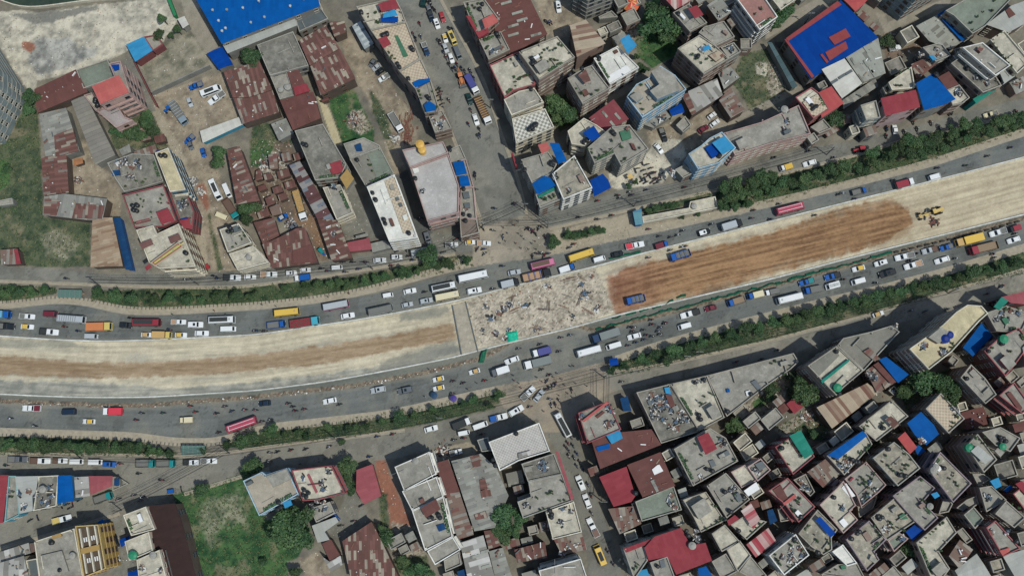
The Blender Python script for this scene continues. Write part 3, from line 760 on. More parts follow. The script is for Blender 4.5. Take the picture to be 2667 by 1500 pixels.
TR 100,10 9 4 300,20 9 4 420,10 8 4 500,40 8 4 860,100 6 3 170,30 8 3
M 140,208 215,200 350,183 500,173 735,148 1220,45 1375,22 130,293 1140,248 1990,80 2088,62 2270,20
MP 980,895 850,940 1060,740
PE 632,298 440,320
T 1334 1125 3.862
B 12 ws2 white|-235,100 270,-93 378,190 65,285 -125,385|white speckled tile terrace at lower side street corner
K 40,15 -195,280 -170,335
+ 0.8 wg|60,215 180,185 190,225 65,265
B 11 cd grey|95,320 420,215 500,420 160,495|grey terrace with rubble right below the white speckled terrace
J 300,300 330,340 320,370 280,350
B 11.2 c grey|165,500 500,420 602,690 110,865 55,700 190,650|garden terrace with big round bush and long red beam
+ 0.9 rd2|438,195 465,195 618,660 592,690
P 380,605 360,620 400,590 410,620 480,690 520,685 320,770 280,780 560,620 500,490 250,660
J 135,730
B 11 cl cream|340,800 620,700 700,1005 410,1078|plain beige terrace beside the lower side street
J 600,800 490,900 510,770
K 380,790 400,825 395,855
B 6 rg brown|420,1082 700,1012 752,1180 500,1232|torn slatted rusty roof beside the lower side street
J 500,1220 550,1150 650,1130
B 6 r brown|20,1180 330,1100 352,1262 50,1312|torn brown roof below the dark tree
B 4 rg brown|265,910 380,880 410,980 290,1010|tiny rusty roof in the cluttered yard under dark tree
J 350,930 330,960 380,940
B 13 c white|270,1392 690,1272 762,1490 300,1500|grey terrace with white edge at the bottom of side street
B 9 mr brown|780,30 1400,-30 1500,125 885,370|big plain brown roof with two bright blue panels
+ 0.3 bl|840,150 975,115 988,160 865,195
+ 1.4 lb|925,0 1080,-25 1112,60 1000,120
B 9 rd red|875,450 1150,345 1240,640 1200,700 1020,750|vivid red sheet roof with ridge line beside side street
B 9.2 mr brown|1155,330 1490,200 1640,540 1312,655|maroon roof with white sheets beside the vivid red roof
+ 0.3 ww|1405,375 1460,330 1480,325 1520,390 1430,430
+ 0.2 gs|1390,490 1420,475 1475,590 1450,605
K 1240,615
B 8.5 gg grey|1240,700 1625,545 1705,780 1305,895|grey-green slab roof below the maroon roof with white sheets
J 1580,700 1620,720 1640,760 1600,640
B 6 rg maroon|965,770 1240,740 1300,920 1080,1025|low red and cream striped roof below the vivid red roof
B 13 c brick|1630,170 1990,-40 2150,60 2272,290 1820,540|wide grey terrace with small red sheet roof and solar panel
+ 1.6 rd|1860,50 1970,0 2062,165 1945,228
+ 0.5 dg|1975,290 2025,275 2055,335 2005,355
K 2015,390 1960,370 2135,115
J 2100,80 2130,130 1900,450
P 1750,290 1900,230 2230,280 2080,60 1840,120
B 13 c brick|1960,540 2150,410 2392,675 2160,862|grey terrace with rooftop garden beside pink walled house
K 2185,790 2200,800 2140,600 2330,650
P 2250,670 2280,690 2240,630 2260,640 2330,690 2210,690
J 2230,560 2200,580
B 13 cl pink|2205,400 2340,330 2470,480 2310,560|cream roof between garden terrace and pink walled house
+ 1.6 ww|2330,590 2455,500 2492,570 2375,645
B 14 c pink|2370,350 2500,265 2600,380 2470,492|pink walled house with dark solar panels
J 2430,380 2480,400
+ 0.8 dg|2440,320 2520,290 2550,350 2490,390
B 11 cl brick|1720,680 1950,600 2110,840 2160,880 1900,1005 1830,860|beige terrace with raised grey box and three tanks
+ 2.4 c|1800,745 1935,655 2010,790 1880,880
K 1905,720 1925,765 1950,775
P 2060,900 2010,930 1950,970 2040,740 2100,880
B 13 rd grey|1430,1050 1700,960 1795,1140 1945,1110 2010,1290 1650,1432 1560,1250 1372,1290 1330,1160|sprawling bright red roof with round stair tower at bottom
K2 1810,1140
K 1755,990 1775,1040
J 1850,1050 1870,1070 1840,990
B 12 c grey|1118,1165 1400,1070 1440,1110 1330,1160 1362,1290 1230,1480|terrace with red edge left of the sprawling red roof
+ 1 rd|1120,1170 1390,1075 1400,1110 1150,1210
P 1240,1310 1250,1350 1220,1370 1270,1330
B 13 c grey|1390,1310 1560,1252 1640,1470 1450,1480|grey roofed stair house in the lower corner of the sprawling red roof
K 1465,1350
+ 0.5 dg|1480,1290 1530,1280 1545,1350 1500,1370
B 9 lb grey|1250,1400 1360,1370 1390,1480 1260,1490|light blue low roof at the bottom edge
B 10 bl grey|1870,1370 1950,1345 2030,1470 1880,1490|deep blue roof below the sprawling red roof
B 12 cl brick|2010,1020 2140,930 2290,1100 2110,1200|grey terrace with baluster stair right of sprawling red roof
B 12 cl brick|2160,1180 2290,1090 2402,1240 2270,1400|cream terrace right of the sprawling red roof
B 11 c brick|2010,1300 2150,1220 2262,1400 2110,1480|plain grey roof at bottom right of sprawling red roof
B 11 c brick|2290,1400 2400,1250 2560,1440 2460,1490|plain dark beige roof at the bottom edge, right of sprawling red roof
B 12 cl brick|2200,930 2340,840 2560,900 2360,1080|terrace with red and cream striped canopy
+ 1.8 sr|2300,790 2400,710 2492,870 2425,975
+ 1.8 rd|2160,890 2240,830 2282,870 2180,940
K 2280,990
P 2450,960 2490,930 2400,1000
B 11 sr brick|2355,1130 2576,960 2660,1100 2450,1258|long red roof with pale stripes in the lower right block
TR 60,850 18 11 40,990 15 9 2070,720 6 3
M 590,50 560,110 610,135 540,150 570,185 650,215 570,240 625,260 680,300 650,340 710,370 760,525 795,640 800,815 960,1195 1015,1325
VT suv white 720,585 655,435|white jeep leading two sedans up the lower side street
VT car white 780,765 725,620|white sedan behind the white jeep on the lower side street
VT pickup crates 860,1055 765,860|white pickup carrying brown crates on the lower side street
VT minibus yellow 925,1335 840,1130|orange-yellow minibus at the bottom of the lower side street
T 2000 1125 3.862
B 13 cl maroon|75,150 215,60 300,0 470,245 255,425|cream terrace with green sheet roof along one side
+ 1.5 te|215,35 330,-20 462,210 370,270
P 130,140 160,110 200,110 250,130 300,200 330,240 200,320 110,180
K 140,160
B 12 cl brick|595,235 980,-5 1050,120 770,430|terrace cluttered with tanks along a long blue sheet roof
+ 1.6 bl|595,235 955,-15 1000,35 710,270
K 850,275 885,300 915,300 680,260
J 720,330 750,360 790,380 820,320 780,300
P 950,190 980,180 1000,160 920,210 1020,130 780,240
B 9 rg brown|395,400 590,260 738,420 560,562|brown patched corrugated roof in the lower right block
B 14 cs grey|1060,260 1270,100 1420,220 1532,362 1310,540|stained grey terrace dotted with pots below coral sheet roof
K 1330,430 1385,440 1210,170
P 1180,240 1150,300 1200,330 1230,370 1260,390 1340,380 1360,330 1400,330 1430,280 1340,150 1370,220 1380,370
B 10 rf2 grey|1305,60 1380,-5 1500,150 1430,220|coral red sheet roof beside the blue paired roofs
B 11 bl grey|1400,-90 1540,-205 1670,-75 1720,20 1595,130 1480,30|big double blue sheet roof with narrow gap
J 1540,80 1560,100
B 9 bl grey|1470,150 1520,130 1585,185 1510,238|small blue roof touching the coral red sheet roof
B 13 ct brick|1590,-235 1740,-390 1980,-135 1820,10|pinkish white terrace beside the double blue roof
P 1780,-330 1830,-260 1880,-170 1900,-150 1860,-90 1840,-60
J 1870,-230 1900,-210
B 12 cl brick|920,-60 1245,-320 1412,-160 1095,90|cream terrace with rusty box roof above long blue sheet roof
+ 1.4 r|1180,-130 1240,-165 1330,-80 1270,-30
P 1000,-60 1150,-90 1140,-70 1160,-50 990,-100 960,-40
K 1160,-40
B 15 cs mauve|1620,380 1735,200 2048,515 1865,705|beige terrace with purple parapet and two white tanks
K2 1665,385 1690,350
K 1770,362
P 1820,465 1850,440 1880,500 1900,540 1860,410
B 18 c brick|2000,140 2110,20 2305,275 2175,405|very tall brick house with pale slab and green dome tank
+ 1.5 lg|2040,190 2110,130 2262,260 2185,322
KG 2022,158
P 2130,80 2160,110 2200,140 2230,180 2080,60 2170,50
B 16 c brick|2160,0 2340,-50 2540,60 2440,195 2290,130|tall brick house with scattered tanks and green dome
K 2350,80 2370,60 2390,90 2340,50
KG 2360,145
+ 0.6 c|2280,190 2320,150 2380,205 2340,250
B 13 cl pink|525,730 700,560 760,490 885,735 825,790 905,880 760,1015|large plain cream terrace with salmon parapet, stepped side
K 665,655
J 750,760
+ 0.2 ww|740,560 785,510 880,640 830,660
B 12 c pink|775,470 990,300 1190,530 1120,600 940,748 890,620|terrace overgrown with pot plants and salmon lower edge
P 900,480 930,450 950,470 980,500 1010,440 1040,470 1060,420 960,520 920,530 1000,560 1080,560 970,660 1000,620
J 1020,500 1070,590 960,690 1000,640
+ 0.8 rd|820,480 855,450 865,462 830,495
B 13 c red|10,590 200,460 475,750 310,905 170,720|house with sunken brown court and red inner walls
+ 0.8 rf|150,715 270,620 290,650 170,735
+ 0.4 mr|50,580 130,530 200,660 140,700
P 280,690 300,700 310,670 250,800 240,770 230,740
K 330,850
B 8 cd brick|260,480 380,420 472,600 430,645|small scrap filled roof left of brown patched roof
J 330,500 370,540 400,570 350,560
B 13 cs brick|310,1020 500,780 700,980 640,1060 645,1180 560,1232 440,1150|white stained terrace with deep blue strip canopy
+ 1.4 bl2|480,885 522,845 682,1015 630,1058
P 480,1080 500,1100 590,1180 610,1120 590,1080 400,940 370,970
K 505,1210
B 14 c white|15,1240 280,1025 415,1235 165,1435|white edged terrace crowded with plants and boxes
P 70,1230 100,1290 120,1330 200,1350 240,1330 220,1130 260,1090 290,1110 310,1150 340,1180 80,1270
J 320,1170 240,1170 230,1230 340,1250 220,1290 150,1250
K 270,1075
B 12 cw white|650,1200 755,1130 897,1315 800,1345|narrow white topped terrace in the bottom right block
B 13 cs mauve|790,1080 1020,890 1190,1080 1070,1200 1120,1280 1000,1395|pinkish beige terrace with mauve kerb, stepped lower side
K 900,1020 920,1000 840,1070
P 1060,940 1090,980 1100,1010 1130,1040
+ 1 c|1040,1230 1110,1290 1080,1320 1020,1280
B 12 cs brick|1040,860 1290,650 1480,900 1200,1088|grey terrace with skylight frame and three grey tanks
K 1150,855 1125,875 1110,845
+ 0.7 gr|1320,840 1370,815 1410,870 1340,880
P 1240,920 1250,960 1220,900 1300,960 1350,980
J 1190,970 1170,990 1220,940
B 11 gg pink|1210,1090 1320,1010 1412,1070 1270,1200|small grey-green sheet roof with salmon kerb
J 1340,1075 1360,1065
B 13 c mauve|1260,640 1530,440 1680,560 1560,700 1712,860 1580,985 1480,890|grey L shaped terrace with blue tarpaulin scrap and white ring tank
+ 1.4 lb|1640,620 1700,600 1730,640 1680,670
K2 1630,745
P 1550,680 1570,700 1540,480 1300,620 1340,590
B 10 bl2 grey|1385,1000 1500,910 1570,985 1455,1090|vivid deep blue roof beside the L shaped terrace
B 12 cl brick|1495,1110 1800,850 1900,1010 1720,1200 1830,1370 1750,1480 1650,1480|L shaped sandy terrace lined with pots at bottom right
P 1650,1000 1620,1020 1680,970 1720,930 1580,1060 1540,1110 1730,1190 1520,1150 1750,910
B 10 rg brown|1820,1245 1930,1080 2065,1180 1925,1372|grey and rust striped roof beside L shaped sandy terrace
B 8 lg grey|1880,1390 2100,1220 2245,1445 1925,1480|plain pale grey slab near the bottom edge
B 15 c red|2200,960 2290,890 2540,1170 2370,1248|tall brick house with red kerbs and white tube heaters
J 2250,1000 2400,1000
+ 0.8 rf|2330,1190 2430,1160 2430,1200 2360,1240
K 2500,1100
B 12 gg brick|1975,830 2070,750 2172,870 2085,970|square grey-green flat roof in the lower right block
B 14 c brick|2290,820 2400,690 2590,860 2480,960|grey terrace with baluster stair near right edge
P 2450,720 2520,760 2560,800
B 12 c brick|2130,560 2250,540 2400,680 2200,800|grey terrace left of the baluster stair terrace near right edge
J 2200,640 2230,660
+ 1 lb|2235,490 2320,455 2352,540 2290,570
B 12 cl red|2470,620 2550,560 2680,700 2600,800|cream terrace with red sheet at the right edge
+ 1 rd|2490,520 2555,488 2660,600 2600,640
B 9 bl grey|2375,580 2440,528 2468,562 2400,605|tiny light blue canopy roof near the right edge
B 11 c brick|540,1430 700,1330 900,1320 990,1490|grey stepped roofs at the bottom edge
+ 1 gr|730,1340 780,1330 790,1370 745,1380
P 620,1400 680,1380
B 8 lg grey|2360,1240 2576,1180 2660,1300 2640,1480 2500,1480|pale ribbed roof in the lower right corner
TR 1440,1150 15 8 1300,1200 9 5 450,20 9 5 1090,80 9 6 1480,1240 10 6
T 0 0 3.862
Z beige|-60,130 150,110 400,130 1240,20 1700,-40 1790,190 1640,430 1280,520 850,700 370,820 330,960 230,840 0,480 -60,400
Z damp|80,150 450,130 980,60 1000,100 600,190 500,235 330,235 200,180
Z stain|350,390 700,370 780,480 1000,480 950,560 640,700 400,760 280,620
Z darkgrass|-60,-60 0,0 150,65 280,90 400,85 1000,0 1240,-20 1240,-60
Z pave|1800,-60 1930,-60 2200,470 2080,545 1900,290
Z dry|1400,640 1640,480 1860,300 2080,540 2150,680 1530,930
Z conc|1300,560 1380,640 1620,1100 1500,1140 1420,1000 1240,600
Z dirt|1530,960 2250,720 2440,1260 2010,1300 1990,1500 1750,1500 1560,1130
Z dirtpale|1510,1140 1600,1110 1830,1500 1700,1500
Z weeds|-60,1500 60,1440 250,1050 200,920 340,960 390,1150 400,1500
Z weeds|1080,1180 1520,1120 1700,1500 1130,1500
Z redearth|230,420 330,420 360,480 310,530 220,500
T 667 0 3.862
Z dirt|850,350 1000,320 1130,520 1500,1040 1660,1500 1350,1500 1130,1000 1040,880 980,720 900,600
Z weeds|1150,900 1230,1000 1330,1200 1400,1500 1340,1500 1180,1150
Z grass|720,1000 940,830 1010,950 1180,1300 1190,1500 880,1500 800,1250
Z rubble|960,1120 1060,1100 1170,1290 1060,1360 900,1250
Z weeds|-40,1220 120,1240 380,1420 300,1520 -40,1520
Z paleyellow|590,890 640,940 740,1110 870,1460 780,1460 690,1200
T 1334 0 3.862
Z dirt|200,-60 560,-60 700,200 600,300 480,400 350,340
Z grass|1230,400 1350,60 1500,-60 1650,100 1700,300 1660,560 1400,690 1260,560
Z rubble|880,290 1180,120 1310,230 1320,390 990,410
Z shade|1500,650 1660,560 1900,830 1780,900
Z pave|620,1150 1380,700 1430,780 720,1190
Z weeds|2210,840 2300,560 2576,480 2830,900 2600,1050 2400,1130 2330,1000
Z beige|2450,640 2550,620 2580,700 2540,780 2450,740
Z rubble|2576,620 2700,700 2760,880 2640,1000 2560,900
Z dirt|1820,1170 2050,1040 2200,1200 2250,1270 1900,1500 1700,1500 1720,1350
Z dirt|1340,1320 1600,1230 1720,1500 1400,1500
Z pave|2080,1330 2576,1060 2900,900 2880,860 2576,1010 2050,1280
Z weeds|320,960 560,950 660,1250 480,1330 380,1200
T 2000 0 3.862
Z pave|-30,260 560,-40 760,-40 -20,400
Z pave|1080,130 1180,150 1200,230 1700,20 1850,-30 1830,50 1180,340
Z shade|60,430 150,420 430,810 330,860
Z dirtdark|1140,340 1480,280 1620,420 1560,480 1200,640
Z pave|-40,1040 250,880 330,870 340,910 0,1090
T 0 375 3.862
Z weeds|-60,-60 410,-60 430,520 440,740 910,780 900,1230 500,1240 -60,1200
Z grass|-60,150 90,180 100,400 -60,500
Z dry|420,880 620,860 800,1000 700,1180 480,1100
Z dirt|690,150 850,-60 900,-20 950,210 1130,300 1230,520 1200,730 1090,720 1080,540 700,500
Z conc|1220,700 1480,1190 1520,1310 1330,1310
Z dirtpale|1700,-20 1800,-20 1950,350 2050,700 2100,1290 2000,1290 1950,700 1860,450
Z dirt|1830,-20 2100,-20 2270,500 2380,780 2210,850 2300,1100 2380,1290 2120,1290 2060,900 1950,500
Z redearth|1980,420 2060,400 2110,600 2080,680 2010,560
Z weeds|2080,700 2110,700 2240,1260 2190,1280
T 667 375 3.862
Z dirtdark|-60,-40 330,-40 620,750 730,1170 640,1180 490,840 200,740 -60,790
Z rubble|80,60 330,100 330,300 150,400 60,300
Z grass|-60,-40 200,-40 100,250 -60,220
Z dirtorange|380,640 640,780 700,1000 640,1100 540,860 380,800
Z conc|880,470 1000,400 1250,970 930,990 850,800 970,700
Z asphaltdark|1390,300 1520,260 1770,880 1800,1010 1640,1020
Z dirt|1280,-40 1380,-40 1510,270 1390,310
Z conc|1740,900 2060,900 2060,960 1780,1010
T 1334 375 3.862
Z beige|960,300 1100,230 1380,70 1420,-40 1700,-40 1750,120 1600,300 1500,400 1180,470 1000,440
Z dirtpale|360,880 1200,700 1230,830 2070,680 2576,590 2576,640 2080,760 1180,950 330,1140 130,1150 100,800
Z weeds|1310,650 2000,470 2010,545 1780,590 1650,650 1320,700
Z weeds|480,900 900,850 940,890 640,970 500,960
T 667 375 3.862
Z belt|-1650,1480 0,1425 600,1370 850,1350 1600,1215 1960,1140 2180,1130 2180,1235 1240,1428 500,1548 0,1603 -876,1660 -1290,1658 -1500,1590 -1670,1590
Z dirtpale|1960,1150 2180,1150 2190,1240 2000,1270
T 0 750 3.862
Z belt|-60,-30 560,-10 575,55 150,148 -60,135
T 2000 375 3.862
Z belt|-540,470 0,290 130,310 600,190 1000,95 1400,-60 1750,-118 2700,-330 2700,-150 2200,0 1700,165 1000,340 0,605 -470,700
T 2000 750 3.862
Z belt|-1650,880 -1510,700 -1290,630 -970,560 -670,460 0,300 600,160 1200,5 1800,-155 2700,-390 2700,-170 1900,20 1000,270 0,520 -970,760 -1270,850
T 0 1125 3.862
Z belt|-60,33 650,65 1350,75 1560,150 1780,195 1790,262 1050,245 -60,228
Z grass|1730,620 2430,430 2636,780 2700,1000 2640,1550 2000,1550 1830,880
Z dry|2050,700 2400,600 2480,900 2200,950 2150,1200 2000,900
Z conc|1040,870 1240,840 1400,1500 1120,1500
T 667 750 3.862
Z belt|-350,1600 -240,1470 -100,1440 230,1420 860,1330 1350,1240 2100,1100 2450,1000 2530,1060 2400,1210 1700,1370 1000,1490 0,1600
T 667 1125 3.862
Z grass|-60,850 560,950 420,1260 300,1300 350,1550 -100,1550
Z dirt|430,1270 650,1200 740,1400 720,1550 520,1550
Z redearth|1190,290 1290,270 1420,600 1560,900 1560,1000 1350,1000 1320,700 1240,620
Z rubble|1350,900 1600,950 1700,1200 1650,1290 1400,1290
Z conc|900,620 1000,600 1140,880 870,1080 700,1000 810,870
Z weeds|1230,600 1310,620 1340,950 1260,950
Z weeds|1380,1270 1720,1240 1800,1550 1440,1550
Z dirtpale|1740,200 2120,100 2250,130 2200,240 1950,290 1800,300
T 1334 750 3.862
Z rubble|2250,1220 2420,1130 2576,960 2880,860 2920,1000 2870,1130 2680,1200 2500,1300 2350,1500
Z grass|2400,1160 2540,1060 2560,1180 2450,1220
T 2000 750 3.862
Z weeds|130,850 270,820 460,1150 260,1210 200,1100
Z weeds|1280,960 1900,800 1960,1000 1850,1150 1400,1240
Z weeds|40,1420 460,1180 600,1420 560,1550
Z pave|60,1420 540,1140 580,1180 150,1500
'''  # dark grey block under the blue warehouse stands for its wall and shadow
# ------------------------------------------------------------------ picture <-> ground
ct, st = math.cos(TILT), math.sin(TILT)
def at(px, py, z=0.0):
    """source-photo pixel -> point of the place at height z"""
    dx, dy = (px - CX) / F, (CY - py) / F
    y, zz = dy * ct + st, dy * st - ct
    t = (z - CAMH) / zz
    return Vector((dx * t, y * t, z))
def project(X, Y):
    """ground points -> photo pixels (numpy)"""
    yc = Y * ct - CAMH * st; zc = -Y * st - CAMH * ct
    return CX + F * X / -zc, CY - F * yc / -zc
R0 = random.Random(7)
def srgb(r, g, b, k=0.80):
    f = lambda c: (c / 255 / 12.92 if c < 10.3 else ((c / 255 + .055) / 1.055) ** 2.4)
    R, G, B = f(r) * k, f(g) * k, f(b) * k; l = .3 * R + .59 * G + .11 * B; q = 0 if b - r > 90 else .12
    return ((R + (l - R) * q) * .955, G + (l - G) * q, (B + (l - B) * q) * 1.0)
COL = S.collection
def link(o, parent=None):
    COL.objects.link(o)
    if parent is not None: o.parent = parent
    return o
def tag(o, label=None, cat=None, group=None, kind=None):
    if label: o['label'] = label
    if cat: o['category'] = cat
    if group: o['group'] = group
    if kind: o['kind'] = kind
    return o
def empty(name, loc, rz=0.0):
    o = bpy.data.objects.new(name, None); o.location = loc; o.rotation_euler = (0, 0, rz); o.empty_display_size = 0.5
    return link(o)
class MB:
    """collects polygons; build() makes one mesh object"""
    def __init__(s): s.v = []; s.f = []; s.m = []; s.uv = []
    def face(s, pts, m=0, uv=None):
        n = len(s.v); s.v += [tuple(p) for p in pts]; s.f.append(tuple(range(n, n + len(pts)))); s.m.append(m)
        s.uv.append(uv if uv else [(p[0], p[1]) for p in pts])
    def prism(s, pts, z0, z1, m=0, mtop=None, bottom=True, uvf=None, top=True):
        n = len(pts)
        for i in range(n):
            a, b = pts[i], pts[(i + 1) % n]; L = math.hypot(b[0] - a[0], b[1] - a[1])
            s.face([(a[0], a[1], z0), (b[0], b[1], z0), (b[0], b[1], z1), (a[0], a[1], z1)], m, [(0, z0), (L, z0), (L, z1), (0, z1)])
        if top: s.face([(p[0], p[1], z1) for p in pts], m if mtop is None else mtop, [uvf(p) for p in pts] if uvf else None)
        if bottom: s.face([(p[0], p[1], z0) for p in reversed(pts)], m)
    def box(s, x0, x1, y0, y1, z0, z1, m=0):
        s.prism([(x0, y0), (x1, y0), (x1, y1), (x0, y1)], z0, z1, m)
    def obox(s, c, u, L, W, z0, z1, m=0):
        ux, uy = u; vx, vy = -uy, ux; h, k = L / 2, W / 2
        s.prism([(c[0] + a * h * ux + b * k * vx, c[1] + a * h * uy + b * k * vy) for a, b in ((-1, -1), (1, -1), (1, 1), (-1, 1))], z0, z1, m)
    def cyl(s, c, r, z0, z1, n=12, m=0, r2=None):
        r2 = r if r2 is None else r2
        A = [(c[0] + r * math.cos(6.2832 * i / n), c[1] + r * math.sin(6.2832 * i / n), z0) for i in range(n)]
        B = [(c[0] + r2 * math.cos(6.2832 * i / n), c[1] + r2 * math.sin(6.2832 * i / n), z1) for i in range(n)]
        for i in range(n): s.face([A[i], A[(i + 1) % n], B[(i + 1) % n], B[i]], m)
        s.face(B, m); s.face(A[::-1], m)
    def tube(s, a, b, r, n=5, m=0):
        a, b = Vector(a), Vector(b); d = (b - a)
        if d.length < 1e-6: return
        q = d.to_track_quat('Z', 'Y'); A = []; B = []
        for i in range(n):
            o = q @ Vector((r * math.cos(6.2832 * i / n), r * math.sin(6.2832 * i / n), 0)); A.append(a + o); B.append(b + o)
        for i in range(n): s.face([A[i], A[(i + 1) % n], B[(i + 1) % n], B[i]], m)
        s.face(B, m); s.face(A[::-1], m)
    def ycyl(s, c, r, w, n=12, m=0):
        x, y, z = c
        A = [(x + r * math.cos(6.2832 * i / n), y - w / 2, z + r * math.sin(6.2832 * i / n)) for i in range(n)]
        B = [(p[0], y + w / 2, p[2]) for p in A]
        for i in range(n): s.face([A[i], A[(i + 1) % n], B[(i + 1) % n], B[i]], m)
        s.face(B, m); s.face(A[::-1], m)
    def merge(s, o, moff=1):
        n = len(s.v); s.v += o.v; s.f += [tuple(i + n for i in f) for f in o.f]; s.m += [m + moff for m in o.m]; s.uv += o.uv
    def mesh(s, name, mats, smooth=False, uv=False, fix=True):
        me = bpy.data.meshes.new(name); me.from_pydata(s.v, [], s.f)
        for mt in mats: me.materials.append(mt)
        me.polygons.foreach_set('material_index', s.m)
        if uv:
            l = me.uv_layers.new(name='UVMap'); flat = [c for u in s.uv for p in u for c in p]
            l.data.foreach_set('uv', flat)
        if fix:
            b = bmesh.new(); b.from_mesh(me); bmesh.ops.remove_doubles(b, verts=b.verts, dist=0.0005)
            bmesh.ops.recalc_face_normals(b, faces=b.faces); b.to_mesh(me); b.free()
        if smooth: me.polygons.foreach_set('use_smooth', [True] * len(me.polygons))
        me.update(); return me
    def build(s, name, mats, parent=None, smooth=False, uv=False, fix=True, loc=None):
        if not isinstance(mats, (list, tuple)): mats = [mats]
        o = bpy.data.objects.new(name, s.mesh(name, mats, smooth, uv, fix))
        if loc is not None: o.location = loc
        return link(o, parent)
# ------------------------------------------------------------------ materials
def newmat(name, rough=0.8, metal=0.0, col=None, spec=0.3):
    m = bpy.data.materials.new(name); m.use_nodes = True
    b = m.node_tree.nodes['Principled BSDF']; b.inputs['Roughness'].default_value = rough
    b.inputs['Metallic'].default_value = metal; b.inputs['Specular IOR Level'].default_value = spec
    if col: b.inputs['Base Color'].default_value = (*col, 1)
    return m, m.node_tree, b
def N(nt, t, **k):
    n = nt.nodes.new(t)
    for a, v in k.items(): setattr(n, a, v)
    return n
def mixc(nt, fac, a, b, mode='MIX'):
    n = N(nt, 'ShaderNodeMix', data_type='RGBA', blend_type=mode)
    for s_, v in ((0, fac), (6, a), (7, b)):
        if isinstance(v, (int, float)): n.inputs[s_].default_value = v
        elif isinstance(v, tuple): n.inputs[s_].default_value = (*v, 1) if len(v) == 3 else v
        else: nt.links.new(v, n.inputs[s_])
    return n.outputs[2]
def ramp(nt, src, stops, const=False):
    n = N(nt, 'ShaderNodeValToRGB'); cr = n.color_ramp
    if const: cr.interpolation = 'CONSTANT'
    while len(cr.elements) < len(stops): cr.elements.new(0.5)
    for e, (p, c) in zip(cr.elements, stops):
        e.position = p; e.color = (*c, 1) if isinstance(c, tuple) else (c, c, c, 1)
    nt.links.new(src, n.inputs[0]); return n.outputs[0]
def noise(nt, scale, detail=4, rough=0.6, vec=None, obj=False):
    g = N(nt, 'ShaderNodeNewGeometry'); n = N(nt, 'ShaderNodeTexNoise'); n.inputs['Scale'].default_value = scale
    n.inputs['Detail'].default_value = detail; n.inputs['Roughness'].default_value = rough
    nt.links.new(vec if vec is not None else g.outputs['Position'], n.inputs['Vector']); return n.outputs['Fac']
def dark(c, k): return tuple(x * k for x in c)
def simple(name, c, rough=0.6, metal=0.0, var=0.0):
    m, nt, b = newmat(name, rough, metal, c)
    if var:
        f = noise(nt, 0.7, 5); col = ramp(nt, f, [(0.25, dark(c, 1 - var)), (0.75, dark(c, 1 + var * .6))])
        nt.links.new(col, b.inputs['Base Color'])
    return m
def concrete(name, c, stain=0.5, light=None):
    """flat roof screed: broad tone, dark algae blotches, pale patches, fine grain"""
    m, nt, b = newmat(name, 0.9)
    a = noise(nt, 0.12, 4); bl = noise(nt, 0.45, 6, 0.65); fine = noise(nt, 3.5, 4, 0.7)
    base = ramp(nt, a, [(0.3, dark(c, .82)), (0.7, dark(c, 1.12))])
    s1 = ramp(nt, bl, [(0.40, 0.0), (0.62, 1.0)])
    x = mixc(nt, s1, mixc(nt, stain * .75, base, dark(srgb(88, 88, 78), 1)), base)
    p = noise(nt, 0.8, 3, 0.5); pm = ramp(nt, p, [(0.6, 0.0), (0.72, .55)])
    x = mixc(nt, pm, x, light or dark(c, 1.3))
    x = mixc(nt, .34, x, ramp(nt, fine, [(0.3, 0.5), (0.7, 1.2)]), 'MULTIPLY')
    vo = N(nt, 'ShaderNodeTexVoronoi', feature='DISTANCE_TO_EDGE'); vo.inputs['Scale'].default_value = .23; gp = N(nt, 'ShaderNodeNewGeometry'); nt.links.new(gp.outputs['Position'], vo.inputs['Vector'])
    x = mixc(nt, .16, x, ramp(nt, vo.outputs['Distance'], [(0.0, .45), (0.03, 1.0)]), 'MULTIPLY')
    sm_ = noise(nt, .28, 7, .75); x = mixc(nt, stain * .6, x, ramp(nt, sm_, [(0.38, .5), (0.54, 1.12)]), 'MULTIPLY')
    nt.links.new(x, b.inputs['Base Color']); return m
def checker(name, c1, c2, sc):
    m, nt, b = newmat(name, 0.7); tc = N(nt, 'ShaderNodeUVMap'); ch = N(nt, 'ShaderNodeTexChecker')
    ch.inputs['Scale'].default_value = sc; ch.inputs['Color1'].default_value = (*c1, 1); ch.inputs['Color2'].default_value = (*c2, 1)
    nt.links.new(tc.outputs[0], ch.inputs[0])
    x = mixc(nt, .35, ch.outputs[0], ramp(nt, noise(nt, .6, 5), [(0.3, 0.45), (0.7, 1.0)]), 'MULTIPLY')
    nt.links.new(x, b.inputs['Base Color']); return m
